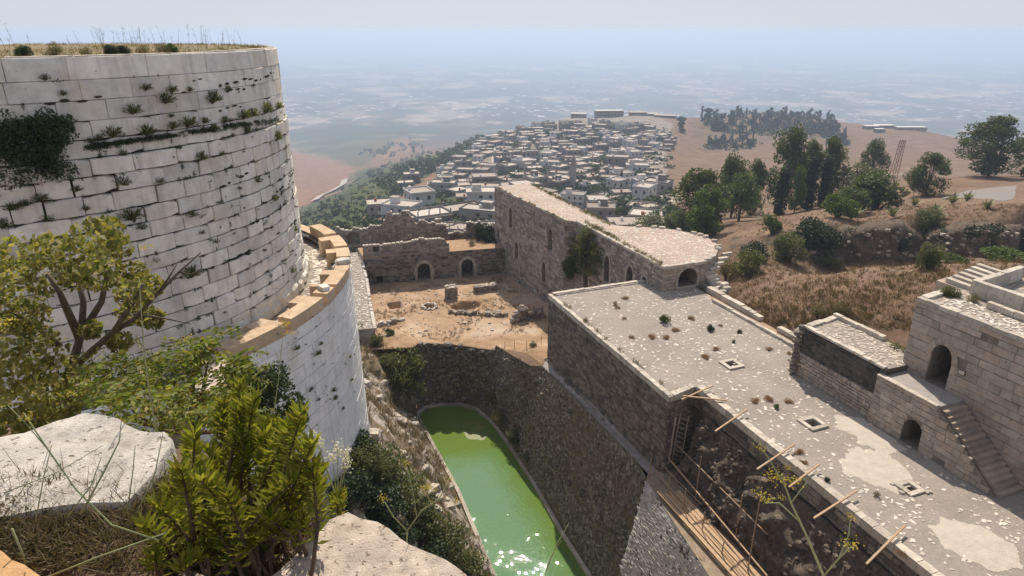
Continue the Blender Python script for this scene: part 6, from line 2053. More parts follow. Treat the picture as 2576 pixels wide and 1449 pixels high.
# ---- slope beside the ring wall
SG = [(u / 60, v / 30) for u in range(61) for v in range(31)]
SGP = [slope_pt(u, v) for u, v in SG]; SGX = np.array([pix(p) for p in SGP])
def slope_at(px, py):
    d = (SGX[:, 0] - px) ** 2 + (SGX[:, 1] - py) ** 2; i = np.argsort(d)[:1][0]
    return SGP[i]
for (px, py, w, k, hk, lab) in [(905, 1150, 130, 'olive', 1.0, 'green bush at the foot of the ring wall'), (965, 1190, 170, 'olive', 1.0, 'largest olive-green bush on the rocky slope'), (1030, 1240, 170, 'olive', 1.0, 'olive bush right below the largest on the slope'), (950, 1260, 150, 'dark', .9, 'dark bush under the largest slope bush'), (1060, 1320, 150, 'olive', 1.0, 'grey-green bush low on the slope near the water'), (1130, 1360, 150, 'olive', 1.0, 'bush at the water edge with yellow tips'), (1190, 1430, 130, 'olive', 1.0, 'lowest bush beside the water at the picture bottom'), (1090, 1420, 150, 'dark', .9, 'dark bush at the bottom between stone and water'), (1000, 1330, 120, 'dark', .8, 'shaded bush above the near pale stone'), (870, 1210, 110, 'dark', .9, 'dark bush behind the seed heads'), (1030, 950, 110, 'olive', 1.4, 'broad leafy bush at the far left corner of the moat'), (985, 930, 60, 'olive', 1.2, 'smaller leafy bush left of the moat corner bush'), (905, 845, 40, 'olive', 1.6, 'narrow green shrub against the right edge of the ring wall'), (760, 1110, 80, 'dark', 1, 'shadowy bush at the lower left foot of the ring wall'), (830, 1120, 90, 'dark', 1, 'dark green bush under the ring wall face')]:
    p = slope_at(px, py + w * .3); bush_at(k, p, w * 1.22, lab, 'bushes on the rocky slope', hk=hk)
pts = []
for i in range(2600):
    u, v = rp.uniform(.03, .85), rp.random()
    if nz(u * 14, v * 5, 3) < -.12: continue
    p = slope_pt(u, v); pts.append(tuple(p))
leaf_obj('slope_grass', grass_tufts(pts, 12, .5, .03, .7), M['drybrush'])
tag(bpy.data.objects['slope_grass'], 'dry brown brush over the rocky slope by the moat', 'grass')
# moat-side and talus plants
for (px, py, w, k, lab) in [(1240, 1010, 60, 'weed', 'yellow-green shrub low on the talus at the far water corner'), (1268, 1060, 70, 'weed', 'second yellow-green shrub along the talus foot'), (1300, 1115, 60, 'olive', 'dark olive shrub on the talus foot beside the water'), (1325, 1165, 45, 'grey', 'pale shrub on the talus foot nearest the camera')]:
    best = None
    for iu in range(80):
        for iv in range(30):
            u, v = iu / 80, iv / 30; q = Vector(polyline([tuple(x) for x in TA], u)).lerp(Vector(polyline([tuple(x) for x in TB], u)), v); x, y = pix(q)
            e = (x - px) ** 2 + (y - py) ** 2
            if best is None or e < best[0]: best = (e, q)
    bush_at(k, best[1], w, lab, 'shrubs along the talus foot')
pts = []
for i in range(1300):
    u, v = rp.random() * .85, rp.random()
    p = dtal(Vector(polyline([tuple(x) for x in TA], u)).lerp(Vector(polyline([tuple(x) for x in TB], u)), v), u, v)
    if nz(p.x * .4, p.y * .4, p.z * .4) > -.05: pts.append(tuple(p))
leaf_obj('talus_weeds', grass_tufts(pts, 9, .3, .03, .8), M['drybrush'])
tag(bpy.data.objects['talus_weeds'], 'dry brown weeds clinging to the dark talus', 'grass')
# courtyard grass
pts = []
for i in range(1500):
    a, b = rp.uniform(27.5, 44), rp.uniform(-13, 6)
    if nz(a * .28, b * .28, 8) < .08 or pit_depth(a, b) > 0: continue
    pts.append(tuple(court_pt(a, b, -.02)))
leaf_obj('courtyard_grass', grass_tufts(pts, 9, .32, .03, .7), M['drygrass'])
tag(bpy.data.objects['courtyard_grass'], 'dry grass patches on the courtyard ground', 'grass')
for (a, b, k, s, lab) in [(31.5, -10.6, 'green', .42, 'small green bush by the left path in the courtyard'), (29.3, -12.2, 'olive', .7, 'green shrub at the courtyard edge beside the ring wall'), (20.8, .2, 'weed', .4, 'weed clump beside the stump on the courtyard lip'), (46, 3, 'weed', .5, 'small bush on the earth roof behind the shaded wall')]:
    p = court_pt(a, b) if a < 45 else W(a + 1, b, -4.9); place(BU[k], p, a, s, lab, 'bush', 'bushes in the courtyard')
# weeds on the terrace
for (px, py, k, s, lab) in [(1673, 812, 'green', .40, 'largest green bush growing on the terrace'), (1787, 832, 'dark', .26, 'dense dark green plant right of the terrace bush'), (1860, 838, 'dark', .16, 'little dark plant near the terrace kerb'), (1548, 768, 'weed', .22, 'spiky green weed near the far end of the terrace'), (1952, 1027, 'green', .16, 'small green plant between the two framed openings'), (1845, 862, 'green', .13, 'small green sprig right of the brown patches'), (2205, 1250, 'weed', .18, 'mossy weed beside the broken opening'), (2080, 1210, 'dark', .12, 'tiny dark weed near the terrace edge beams')]:
    place(BU[k], at_z(px, py, 0), px, s, lab, 'plant', 'plants on the terrace')
BR = make_bush('dry_weed', 2.4, .7, 14, 130, .2, leaf_mat('reddish_dry_weed', [(.33, .20, .125), (.27, .155, .095), (.38, .26, .17)], .3), random.Random(77), .2)
dw = [(1572, 752), (1570, 803), (1740, 803), (1700, 832), (1676, 850), (1552, 775), (1812, 820), (1800, 880), (1775, 900), (1985, 1012), (1900, 1010), (1932, 1005), (2020, 1165), (2010, 1140), (1640, 850), (1590, 850), (1935, 880), (1985, 890), (2265, 1395)]
for i, (px, py) in enumerate(dw):
    place(BR, at_z(px, py, 0), i, rp.uniform(.16, .30), 'brown dried weed patch on the terrace, %s nearest to the far end' % ORD[sorted(dw, key=lambda q: (q[1], q[0])).index((px, py))], 'plant', 'dried weeds on the terrace')
pts = [tuple(W(a, .32 + rp.uniform(-.08, .12), .03)) for a in [rp.uniform(1, 17) for _ in range(60)] if nz(a * .6, 1) > .0] + [tuple(W(a, 8.95 + rp.uniform(-.1, .4), RZ + .05)) for a in [rp.uniform(15, 29) for _ in range(110)]] + [tuple(W(a, lerp(7.4, 6.2, (a - 30) / 17), RZ + .05)) for a in [rp.uniform(30, 47) for _ in range(50)]] + [tuple(W(a, 11.0 + rp.uniform(-.3, .2), RZ + .02)) for a in [rp.uniform(27, 47) for _ in range(140)]]
leaf_obj('edge_weeds', grass_tufts(pts, 14, .3, .03, .7), M['greengrass'])
tag(bpy.data.objects['edge_weeds'], 'tufts of weeds along the edges of the castle roofs', 'grass')
# ------------------------------------------------------------------ scaffold, poles, beams, ladder
rs_ = random.Random(97)
def vert_z(p, py):
    lo, hi = -30.0, 30.0
    for _ in range(40):
        m = (lo + hi) / 2
        if pix((p.x, p.y, m))[1] > py: lo = m
        else: hi = m
    return m
beams = [((-.75, .27), (-.25, 2.79)), ((-4.14, .04), (-3.14, 2.92)), ((-7.58, -.12), (-6.73, 2.91)), ((-9.2, .34), (-8.48, 2.83)), ((-11.27, -.17), (-10.65, 2.91)), ((-14.1, -.23), (-13.13, 2.94))]
lab = ['pine beam over the terrace edge nearest the step corner', 'second pine beam over the terrace edge from the step corner', 'third pine beam over the terrace edge from the step corner', 'fourth pine beam, propped by a leaning pole below', 'fifth pine beam over the terrace edge, beside the tall fennel', 'nearest pine beam over the terrace edge at the picture bottom']
for i, (p, q) in enumerate(beams):
    m = MB(); m.beam(W(*p, .22), W(*q, .36), .085, .07)
    tag(m.build('timber_beam', M['plank']), lab[i], 'beam', 'timber beams laid over the terrace edge')
m = MB(); m.beam(W(-.55, .5, .30), W(-1.8, 2.6, .24), .09, .07)
tag(m.build('timber_beam', M['plank']), 'crossing pine beam lying over the first one at the step', 'beam', 'timber beams laid over the terrace edge')
posts = [((1633, 1203), 1150, -5.3, 'leaning scaffold post at the foot of the hall corner'), ((1679, 1252), 1196, -5.3, 'second outer scaffold post from the hall corner'), ((1717, 1292), 1229, -5.3, 'third outer scaffold post from the hall corner'), ((1764, 1347), 1288, -5.3, 'fourth outer scaffold post from the hall corner'), ((1813, 1407), 1362, -5.3, 'nearest short outer scaffold post'), ((1749, 1259), 1149, -5.2, 'tall inner scaffold post nearest the ladder'), ((1848, 1364), 1246, -5.2, 'tall inner scaffold post in the middle of the trench'), ((1879, 1446), 1226, -5.2, 'tallest inner scaffold pole rising to the fourth beam')]
for (pp, ty, z, lb) in posts:
    p = at_z(pp[0], pp[1], z); zt = vert_z(p, ty)
    m = MB(); m.tube([p, p.lerp(Vector((p.x, p.y, zt)), .5) + Vector((.02, 0, 0)), Vector((p.x + .04, p.y, zt))], [.036, .032, .028], 7)
    tag(m.build('scaffold_post', M['wood']), lb, 'post', 'upright scaffold posts')
for (p0, p1, z0, z1, r, lb, mt) in [((1649, 1183), (1875, 1449), -4.75, -4.75, .04, 'outer guard rail of the scaffold', 'wood'), ((1668, 1172), (1765, 1270), -4.6, -4.7, .035, 'short inner rail near the ladder foot', 'wood'), ((1679, 1149), (1930, 1449), -4.3, -4.3, .065, 'thick middle rail of the scaffold', 'plank'), ((1690, 1107), (1930, 1344), -3.3, -3.2, .05, 'upper rail across the dark rubble', 'wood'), ((1655, 1195), (1700, 1245), -5.1, -5.1, .04, 'low pole beside the leaning post', 'wood'), ((1968, 1412), (2020, 1470), -4.4, -4.4, .05, 'short pole low in the trench beside the fennel stem', 'ladder')]:
    m = MB(); m.tube([at_z(*p0, z0), at_z(*p1, z1)], [r * .75, r * .68], 7)
    tag(m.build('scaffold_rail', M[mt]), lb, 'rail', 'scaffold rails')
names = ['outermost', 'second', 'third', 'fourth', 'innermost']
for i in range(5):
    b = -1.55 + i * .27
    m = MB(); a0 = -1.6 - rs_.uniform(0, .5) - (i % 2) * .3
    m.beam(W(a0, b + .15, -5.0 + .02 * (i % 2)), W(-9.4 - rs_.uniform(0, 1), b - .18 + .25, -5.0 + .03 * (i % 2)), .22, .045)
    tag(m.build('scaffold_plank', M['plank']), '%s long plank of the scaffold walkway' % names[i], 'plank', 'planks of the scaffold walkway')
ld = empty('ladder', (0, 0, 0), 'grey wooden ladder leaning in the trench corner below the step', 'ladder')
r0, r1 = at_z(1691, 1160, -4.55), at_z(1711, 1168, -4.85)
t0, t1 = at_z(1712, 1040, -1.1), at_z(1733, 1048, -1.4)
for a, b in ((r0, t0), (r1, t1)):
    MB().beam(a, b, .07, .05).build('rail', M['ladder'], ld)
for i in range(10):
    f = .06 + i * .095
    MB().beam(r0.lerp(t0, f), r1.lerp(t1, f), .05, .035).build('rung', M['ladder'], ld)
m = MB(); a = at_z(1682, 1165, -4.5); m.beam(a, at_z(1700, 1050, -1.0), .09, .04)
tag(m.build('leaning_board', M['ladder']), 'narrow board leaning against the hall corner beside the ladder', 'board')
# thin marker posts at the courtyard lip
for (a, b, h, lb) in [(27.8, -11.9, 1.0, 'thin metal stake near the left end of the courtyard lip'), (22.6, -.9, .9, 'thin metal stake nearest the hall on the courtyard lip'), (20.2, -.7, .9, 'thin metal stake beside the pale patch of the lip'), (22.5, 1.7, .8, 'short wooden stump post on the courtyard beside the hall'), (23.8, -1.4, .8, 'second thin stake along the courtyard lip')]:
    p = court_pt(a, b); m = MB(); m.tube([p - Vector((0, 0, .2)), p + Vector((.02, 0, h))], [.03, .025], 6)
    tag(m.build('stake', M['rust']), lb, 'stake', 'stakes along the courtyard lip')
p = court_pt(21.6, .5, .15); m = MB(); m.rock(p, .35, .28, .25, rs_, rough=.1); tag(m.build('stone_stump', M['coping']), 'square stone stump with weeds on the courtyard lip', 'stone')
# lattice mast
g = ground_at(2240, 470, 100, 400); gz = ground_z(g.x, g.y)
top_h = 12.0
d_ = math.hypot(g.x, g.y); top_h = 98 * d_ / 1680 * 1.05
ms = empty('lattice_mast', g, 'rusty lattice mast with side arms standing among the trees', 'mast')
m = MB(); w0, w1 = .75, .45
legs = [[Vector((sx * w0, sy * w0, -.5)), Vector((sx * w1 + .75, sy * w1, top_h))] for sx in (-1, 1) for sy in (-1, 1)]
for l in legs: MB().tube(l, .07, 5).build('leg', M['rust'], ms)
for k in range(9):
    f0, f1_ = k / 9, (k + 1) / 9
    for (i, j) in ((0, 1), (1, 3), (3, 2), (2, 0)):
        m.tube([legs[i][0].lerp(legs[i][1], f0), legs[j][0].lerp(legs[j][1], f1_)], .04, 4)
m.build('bracing', M['rust'], ms, kind='stuff')
for zf in (.86, .97):
    c = Vector((.75 * zf, 0, top_h * zf)); MB().beam(c - Vector((.9, 0, 0)), c + Vector((.5, 0, 0)), .12, .12).build('arm', M['rust'], ms)

# ------------------------------------------------------------------ the ledge under the camera and its plants
rf2 = random.Random(101)
def slab_stone(name, px_poly, z, thick, mat, label, amp=.03, step=.05, tilt=(0, 0), cat='stone'):
    poly = [at_z(x, y, z) for x, y in px_poly]
    pl = [(p.x, p.y) for p in poly]
    # finer outline with small chips
    out = []
    for i in range(len(pl)):
        a, b = Vector(pl[i]), Vector(pl[(i + 1) % len(pl)]); n = max(1, int((b - a).length / step))
        for k in range(n):
            q = a.lerp(b, k / n); s = .018 * nz(q.x * 9, q.y * 9, z) ; out.append((q.x + s, q.y + s))
    cx = sum(p[0] for p in out) / len(out); cy = sum(p[1] for p in out) / len(out)
    hgt = lambda x, y: z + amp * fbm(x * 3.1, y * 3.1, z, 5) + tilt[0] * (x - cx) + tilt[1] * (y - cy)
    inner = []
    x0, x1 = min(p[0] for p in out), max(p[0] for p in out); y0, y1 = min(p[1] for p in out), max(p[1] for p in out)
    nx, ny = int((x1 - x0) / step) + 1, int((y1 - y0) / step) + 1
    ins = [(lerp(p[0], cx, .022), lerp(p[1], cy, .022)) for p in out]
    for i in range(nx):
        for j in range(ny):
            x, y = x0 + (i + rf2.uniform(.2, .8)) * step, y0 + (j + rf2.uniform(.2, .8)) * step
            if in_poly(x, y, [(lerp(p[0], cx, .09), lerp(p[1], cy, .09)) for p in out]): inner.append((x, y))
    n = len(ins)
    V2 = [Vector(p) for p in ins] + [Vector(p) for p in inner]
    r = delaunay_2d_cdt(V2, [(i, (i + 1) % n) for i in range(n)], [], 0, 1e-5)
    m = MB(); fs = [tuple(t) for t in r[2] if in_poly(sum(r[0][i].x for i in t) / 3, sum(r[0][i].y for i in t) / 3, ins)]
    m.add([(p.x, p.y, hgt(p.x, p.y)) for p in r[0]], fs)
    # bevel and sides
    ring0 = [(x, y, hgt(x, y)) for x, y in ins]; ring1 = [(x, y, hgt(x, y) - .018) for x, y in out]; ring2 = [(x + .02 * nz(x * 7, y * 7), y, z - thick) for x, y in out]
    m.add(ring0 + ring1 + ring2, [(i, (i + 1) % n, n + (i + 1) % n, n + i) for i in range(n)] + [(n + i, n + (i + 1) % n, 2 * n + (i + 1) % n, 2 * n + i) for i in range(n)])
    o = m.build(name, mat, None, True)
    return tag(o, label, cat)
M['slab'] = stone_mat('pale_slab_stone', (.60, .555, .495), .05, (.64, .59, .52), (.28, .24, .185), .5, 3.5, .9, 1.6, (.62, 1.15), (.30, .38))
M['slab2'] = stone_mat('pink_slab_stone', (.60, .50, .41), .05, (.62, .52, .43), (.33, .25, .18), .5, 5.0, .9, 2.0, (.62, 1.15), (.30, .38))
M['slab3'] = stone_mat('orange_slab_stone', (.55, .33, .16), .05, (.55, .33, .16), (.30, .16, .07), .3, 5.0, .6, 3.0)
slab_stone('ledge_block', [(-150, 1120), (60, 1085), (140, 1055), (220, 1036), (300, 1062), (360, 1088), (432, 1096), (442, 1128), (412, 1165), (370, 1215), (330, 1262), (200, 1275), (0, 1290), (-150, 1290)], 18.5, .5, M['slab'], 'big pale block on the ledge left of the leafy shrub', .035, .05, (.02, .03))
slab_stone('ledge_block', [(655, 1470), (700, 1440), (740, 1400), (790, 1345), (830, 1310), (880, 1288), (950, 1308), (1010, 1345), (1090, 1395), (1172, 1450), (1240, 1530), (640, 1540)], 18.4, .6, M['slab2'], 'pinkish rough block at the bottom middle of the picture', .03, .04)
slab_stone('ledge_block', [(-70, 1360), (0, 1392), (60, 1420), (118, 1452), (150, 1560), (-120, 1560)], 18.62, .4, M['slab3'], 'orange-brown stone corner at the bottom left', .01, .05)
slab_stone('ledge_block', [(330, 1449), (395, 1425), (470, 1430), (530, 1449), (530, 1560), (330, 1560)], 18.38, .5, M['slab'], 'small pale stone under the shrub at the bottom edge', .02, .05)
# soil of the ledge and the overgrown bank below it
m = MB(); NX, NY = 60, 26
for i in range(NX + 1):
    for j in range(NY + 1):
        x = lerp(-6.5, -.12, i / NX); y = lerp(.7, lerp(2.42, 1.62, smooth(-1.25, -.55, x)), j / NY)
        m.v.append((x, y, 18.33 + .05 * fbm(x * 3, y * 3, 1) + .13 * smooth(-.9, -1.3, x) * smooth(1.2, 1.75, y) - .3 * smooth(.9, 1.0, j / NY)))
for i in range(NX):
    for j in range(NY):
        a = i * (NY + 1) + j; m.f.append((a, a + 1, a + NY + 2, a + NY + 1))
so2 = m.build('ledge_soil', plain_mat('dark_ledge_soil', (.15, .105, .07), 1, 6, .45, .9, .04, (.24, .18, .12)), None, True)
tag(so2, 'dark soil on the wall ledge under the foreground plants', 'soil', kind='structure')
m = MB(); m.box(-6.5, .45, 10.0, 3.5, 1.5, 17.6)
tag(m.build('rampart', M['limestone']), 'top of the rampart wall the plants grow on', 'wall', kind='structure')
BKA = [(-16, 2.4, 17.0), (-7, 2.45, 17.4), (-3, 2.4, 17.6), (-1.2, 2.3, 17.2), (.6, 2.2, 15.5)]
BKB = [(-16, 12, 9.6), (-11.5, 15.5, 9.4), (-8.5, 16.8, 8.6), (-6.2, 16.0, 4.0), (-3.8, 12, 2.2)]
bkm = grid_surface(BKA, BKB, 50, 40, lambda p, u, v: p + Vector((0, .3, .7)) * (.5 * fbm(p.x * .5, p.y * .5, p.z * .5, 4)) - Vector((0, 0, 2.3 * math.sin(math.pi * v) ** .8)))
tag(bkm.build('overgrown_bank', M['slope'], None, True), 'overgrown stony bank falling from the ledge to the ring wall', 'bank', kind='structure')
slab_stone('wall_top_stone', [(520, 915), (555, 880), (575, 905), (572, 940), (545, 990), (500, 985), (470, 955)], 10.3, 1.2, M['slab2'], 'pale wall top glimpsed between the green leaves', .03, .25)
# fig tree
fig = empty('fig_tree', (0, 0, 0), 'fig tree with yellowing leaves rising before the round tower', 'tree')
fb = at_y(175, 960, 6.3)
tr = MB()
def limb(pts, r): 
    P = [at_y(x, y, d) for x, y, d in pts]; tr.tube(P, [lerp(r[0], r[1], i / (len(P) - 1)) for i in range(len(P))], 7)
limb([(170, 1010, 6.3), (178, 930, 6.3), (205, 840, 6.4), (210, 760, 6.5), (190, 680, 6.6)], (.055, .024))
limb([(178, 930, 6.3), (240, 875, 6.2), (285, 835, 6.1), (335, 760, 6.0), (360, 715, 6.0)], (.042, .016))
limb([(285, 835, 6.1), (340, 800, 6.2), (400, 735, 6.3), (450, 685, 6.4), (505, 635, 6.5)], (.03, .006))
limb([(400, 735, 6.3), (430, 690, 6.3), (445, 665, 6.3)], (.012, .004)); limb([(335, 790, 6.2), (410, 800, 6.3), (480, 815, 6.3)], (.014, .004)); limb([(450, 685, 6.4), (480, 690, 6.4), (510, 678, 6.4)], (.008, .003))
limb([(200, 850, 6.4), (165, 770, 6.3), (150, 735, 6.2), (120, 690, 6.2)], (.045, .02)); limb([(150, 870, 6.2), (90, 820, 6.0), (40, 790, 5.9)], (.035, .015)); limb([(205, 840, 6.4), (255, 760, 6.5), (270, 690, 6.5), (265, 620, 6.6)], (.04, .015))
tr.build('trunk', M['bark'], fig, True)
cl = []
for (px, py, w) in [(60, 640, 60), (20, 690, 60), (120, 625, 55), (180, 640, 60), (240, 600, 55), (270, 575, 40), (290, 620, 45), (200, 690, 50), (120, 700, 60), (60, 730, 60), (330, 690, 45), (370, 720, 45), (340, 740, 45), (260, 690, 50), (20, 790, 60), (70, 800, 50), (30, 870, 70), (100, 880, 60), (60, 940, 70), (140, 940, 55), (10, 960, 70), (120, 990, 60), (40, 1020, 60), (330, 790, 40), (300, 860, 35), (230, 830, 25), (380, 800, 35), (200, 975, 40), (-40, 700, 70), (-40, 850, 80), (90, 1040, 50), (160, 1020, 45), (20, 1070, 50), (-30, 1060, 60), (80, 1075, 40), (150, 1050, 35)]:
    p = at_y(px, py, rf2.uniform(5.4, 6.9)); cl.append((tuple(p), w / 1680 * 6.6 * 1.05))
leaf_obj('crown', crown(cl, 180, .07, .046, -.2), M['leaf_fig'], fig, None)
# pinnate-leaved shrub
def fronds(centers, per, rach, lf, lw, pairs):
    C, D = [], []
    for (c, r) in centers:
        for k in range(per):
            b = Vector(c) + Vector((rf2.gauss(0, .5) * r, rf2.gauss(0, .5) * r, rf2.gauss(0, .5) * r))
            d = Vector((rf2.uniform(-1, 1), rf2.uniform(-1, .6), rf2.uniform(-.2, .8))).normalized(); s = d.cross(Vector((0, 0, 1))).normalized()
            for j in range(pairs):
                f = (j + 1) / pairs; q = b + d * rach * f + Vector((0, 0, -.25 * rach * f * f))
                for sg in (-1, 1):
                    dd = (s * sg + d * .35 + Vector((0, 0, -.25))).normalized()
                    C.append(q + dd * lf * .5); D.append(dd)
    C = np.array([tuple(c) for c in C]); D = np.array([tuple(d) for d in D])
    return leaf_arrays(C, lf * NP.uniform(.8, 1.15, len(C)), lw, D, .1)
ps = empty('pinnate_shrub', (0, 0, 0), 'shrub with feathery yellow-green leaves right of the fig trunk', 'bush')
cn = []
for (px, py, w, d) in [(490, 900, 45, 6.0), (530, 875, 35, 6.0), (430, 920, 45, 5.8), (380, 905, 40, 6.0), (300, 950, 50, 5.6), (360, 975, 50, 5.4), (450, 980, 45, 5.6), (540, 1010, 45, 5.6), (600, 905, 30, 6.2), (250, 1000, 45, 5.2), (330, 1030, 45, 4.8), (500, 1040, 40, 5.2), (580, 985, 40, 5.8), (420, 1040, 40, 4.8), (610, 950, 30, 6.0), (260, 930, 40, 5.8), (600, 1040, 35, 5.4)]:
    cn.append((tuple(at_y(px, py, d)), w / 1680 * 6.2))
leaf_obj('foliage', fronds(cn, 22, .24, .075, .03, 6), M['leaf_pinnate'], ps, None)
st = MB(); b = at_y(470, 1090, 5.2)
for c, r in cn: st.tube([b, b.lerp(Vector(c), .55) - Vector((0, 0, .1)), c], [.03, .018, .006], 5)
st.build('stem', M['stem'], ps)
db = empty('dark_shrub', (0, 0, 0), 'dark small-leaved shrub against the ring wall', 'bush')
cl = []
for i in range(48):
    px, py = rf2.uniform(560, 765), rf2.uniform(930, 1110)
    if px > 700 and py < 980 - (750 - px): continue
    cl.append((tuple(at_y(px, py, rf2.uniform(7.4, 8.6))), rf2.uniform(.13, .24)))
leaf_obj('foliage', crown(cl, 230, .055, .03), M['leaf_dark'], db, None)
st = MB(); b = at_y(640, 1150, 7.6)
for c, r in cl[::2]: st.tube([b, b.lerp(Vector(c), .6), c], [.03, .018, .006], 5)
st.build('stem', M['stem'], db)
# leafy shrub in the foreground: upright stems with lance-shaped leaves
sh = empty('leafy_shrub', (0, 0, 0), 'upright leafy green shrub growing on the ledge between the two pale blocks', 'bush')
root = at_z(590, 1452, 18.33)
tips = [(600, 968), (565, 1015), (640, 1005), (585, 1060), (490, 1095), (455, 1180), (520, 1130), (690, 1060), (730, 1075), (760, 1040), (785, 1120), (810, 1190), (665, 1090), (615, 1110), (550, 1160), (390, 1265), (360, 1320), (420, 1330), (470, 1270), (600, 1200), (710, 1160), (745, 1190), (580, 1330), (680, 1310), (480, 1390), (390, 1400), (745, 1260), (800, 1265), (340, 1395), (640, 1360), (430, 1225), (770, 1330), (545, 1290), (505, 1210), (650, 1230), (700, 1230), (820, 1230), (360, 1440), (450, 1440)]
tips += [(x + rf2.uniform(-45, 45), min(1440, y + rf2.uniform(15, 90))) for x, y in tips[::2]]
stems = MB(); LV = []
for i, (tx, ty) in enumerate(tips):
    dep = root.y + rf2.uniform(-.22, .42) + (.18 if ty < 1100 else -.1 if ty > 1300 else 0)
    tip = at_y(tx, ty, dep)
    base = root + Vector((rf2.uniform(-.2, .2) + (tip.x - root.x) * .35, rf2.uniform(-.12, .16), rf2.uniform(-.03, .02)))
    mid = base.lerp(tip, .5) + Vector((rf2.uniform(-.03, .03), 0, .03))
    P = [base, base.lerp(mid, .5) + Vector((0, 0, -.01)), mid, mid.lerp(tip, .5) + Vector((0, 0, .008)), tip]
    stems.tube(P, [.008, .007, .006, .0045, .0025], 5)
    n = int(112 * min(1.2, max(.6, (tip - base).length / .55)))
    C = np.empty((n, 3)); D = np.empty((n, 3))
    for k in range(n):
        f = .36 + .64 * ((k + rf2.random()) / n) ** .62
        q = Vector(polyline([tuple(x) for x in P], min(.999, f)))
        a = k * 2.4 + rf2.uniform(-.4, .4)
        up = lerp(.35, 1.5, f ** 3)
        d = Vector((math.cos(a), math.sin(a), up)).normalized()
        C[k] = q + d * .028; D[k] = d
    LV.append(leaf_arrays(C, .058 * NP.uniform(.6, 1.2, n), .0118, D, .25))
stems.build('stem', M['stem'], sh)
leaf_obj('foliage', np.concatenate(LV), M['leaf_shrub'], sh, None)
# dry brush on the ledge
pts = []
for i in range(1000):
    px, py = rf2.uniform(-60, 800), rf2.uniform(1270, 1500)
    if py < 1290 + 0 * px and px > 330: pass
    g = at_z(px, py, 18.34)
    pts.append((g.x, g.y, 18.33 + .13 * smooth(-.9, -1.3, g.x) * smooth(1.2, 1.75, g.y)))
leaf_obj('ledge_brush', np.concatenate([grass_tufts(pts, 12, .055, .006, 1.3), grass_tufts(pts[:220], 5, .14, .003, 1.1)]), M['drybrush'])
tag(bpy.data.objects['ledge_brush'], 'tangled dry brown brush on the ledge at bottom left', 'grass')
# fennel stalks with yellow umbels, in front of the view
def fennel(label, lines, umbels, d, r=.006, mat='stalk', name='fennel_stalk'):
    o = empty(name, (0, 0, 0), label, 'plant')
    m = MB()
    for (pts, r0, r1) in lines:
        P = [at_y(x, y, d) for x, y in pts]
        m.tube(P, [lerp(r0, r1, i / (len(P) - 1)) for i in range(len(P))], 6)
    m.build('stalk', M[mat], o, True)
    for (x, y, w) in umbels:
        c = at_y(x, y, d); n = 46; k = w / 1680 * d * 1.06
        P = np.array(tuple(c)) + NP.normal(size=(n, 3)) * np.array([k * .5, k * .5, k * .22])
        leaf_obj('umbel', leaf_arrays(P, k * .22, k * .2), M['yellow'], o)
    return o
fennel('tall branching fennel with yellow flowers in front of the scaffold trench', [([(2140, 1780), (2072, 1449), (2030, 1350), (1990, 1265), (1965, 1195)], .007, .003), ([(2072, 1449), (2110, 1405), (2135, 1345), (2140, 1300)], .004, .002), ([(2010, 1310), (1960, 1265), (1925, 1265), (1915, 1240)], .003, .002), ([(1990, 1265), (2020, 1225), (2030, 1215)], .003, .0015), ([(1978, 1230), (1950, 1180), (1925, 1140), (1910, 1125)], .0025, .0015), ([(2110, 1405), (2135, 1380), (2150, 1375)], .003, .0015)],
       [(1960, 1205, 30), (2000, 1210, 26), (1915, 1245, 24), (1930, 1255, 22), (1945, 1195, 24), (2140, 1300, 18), (2140, 1370, 30), (1912, 1125, 20), (1985, 1175, 16), (1965, 1250, 14)], 2.2)
fennel('thin forked fennel stalk rising from the pink block', [([(1000, 1530), (1022, 1449), (1024, 1335)], .004, .003), ([(1024, 1335), (1060, 1285), (1105, 1255), (1125, 1215)], .003, .0015), ([(1024, 1335), (990, 1300), (965, 1260)], .0025, .0015), ([(1048, 1300), (1040, 1240), (1025, 1180)], .0015, .001), ([(1048, 1262), (1075, 1235)], .0015, .001)],
       [(1070, 1225, 22), (1085, 1230, 18), (965, 1255, 18), (1130, 1205, 16), (1025, 1165, 16), (1145, 1260, 18)], 1.9)
fennel('slender fennel stem crossing the dark talus', [([(1420, 1700), (1370, 1449), (1400, 1370), (1432, 1315)], .004, .001), ([(1370, 1449), (1385, 1400), (1412, 1360)], .002, .001)], [], 2.4)
fennel('long bent dry stalk lying over the pale left block', [([(60, 1040), (120, 1130), (190, 1230), (280, 1320), (400, 1360)], .0022, .0026), ([(120, 1130), (60, 1060), (20, 1020)], .0016, .001)], [(70, 1050, 22), (180, 990, 18)], 1.5, mat='stalk')
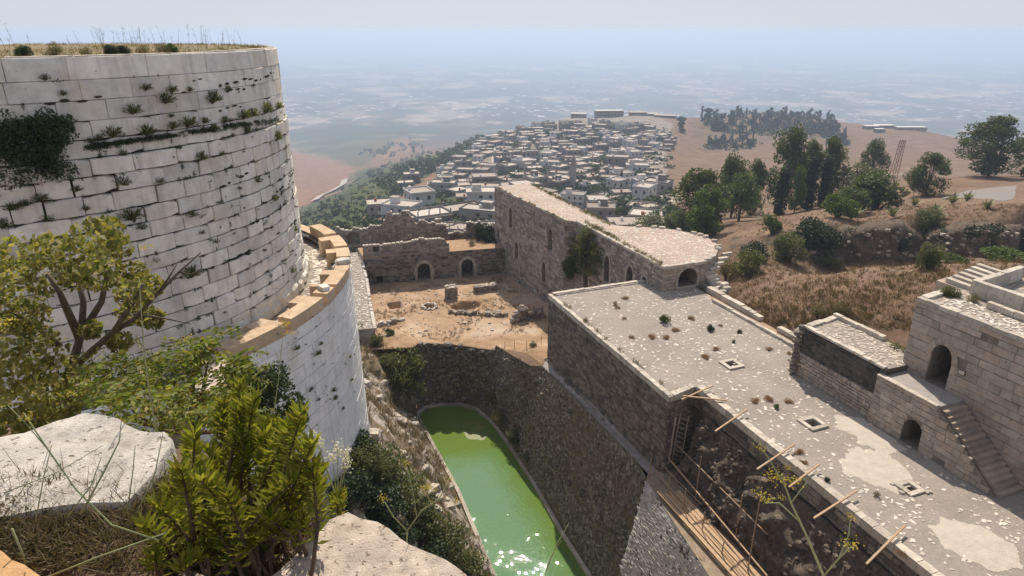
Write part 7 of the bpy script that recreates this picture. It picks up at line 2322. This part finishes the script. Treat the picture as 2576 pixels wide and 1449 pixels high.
fennel('upright thin fennel stems beside the left tree', [([(450, 1250), (400, 1130), (375, 980), (362, 880), (355, 780), (350, 700)], .004, .002), ([(375, 980), (420, 930), (445, 870), (470, 845)], .002, .001), ([(420, 1240), (400, 1180), (395, 1080), (398, 990)], .003, .001)], [(10, 812, 28), (365, 620, 18), (470, 850, 18)], 2.6)
fennel('dry grass stems crossing the pale left block', [([(205, 1290), (260, 1190), (300, 1110), (305, 1060)], .003, .001), ([(170, 1300), (230, 1220), (255, 1150)], .002, .001), ([(90, 1310), (110, 1200), (130, 1120)], .002, .001), ([(345, 1290), (390, 1190), (410, 1090)], .0025, .001), ([(10, 1240), (140, 1190), (260, 1120)], .0015, .0008), ([(320, 1290), (335, 1180), (340, 1120)], .002, .001), ([(100, 1460), (250, 1400), (420, 1340)], .003, .002), ([(30, 1330), (60, 1400), (70, 1460)], .003, .002)], [], 1.5, mat='stalk')
fennel('forked fennel stem in front of the ring wall', [([(560, 1200), (690, 1030), (700, 960), (705, 900), (712, 840)], .003, .0015), ([(700, 900), (690, 880)], .0015, .001), ([(620, 1080), (640, 1010), (670, 970)], .0015, .001)], [(715, 815, 18), (730, 838, 14)], 2.7)
# white seed heads
wh = empty('seed_heads', (0, 0, 0), 'white fluffy seed heads above the slope bushes', 'plant')
m = MB(); b = at_y(850, 1260, 4.0)
for (x, y) in [(790, 1100), (868, 1140), (850, 1125), (872, 1165), (835, 1150), (800, 1115)]:
    t = at_y(x, y, 4.0); m.tube([b, b.lerp(t, .6), t], [.006, .004, .003], 4)
    P = np.array(tuple(t)) + NP.normal(size=(60, 3)) * np.array([.018, .018, .03]); leaf_obj('seed_head', leaf_arrays(P, .02, .014), M['white_petal'], wh)
m.build('stalk', M['stalk'], wh)
# ------------------------------------------------------------------ haze over the plain
hz = MB().box(-58000, -800, -350, 58000, 61000, 23.0)
def haze_mat():
    t = NT('pale_blue_haze')
    p = t.n('VolumePrincipled')
    p.inputs['Color'].default_value = (.62, .765, 1.0, 1)
    p.inputs['Density'].default_value = .00027
    p.inputs['Anisotropy'].default_value = .25
    t.l(p.outputs[0], t.out.inputs['Volume'])
    return t.m
haze = hz.build('haze', haze_mat())
tag(haze, 'pale blue summer haze lying over the plain and hills', 'haze', kind='stuff')
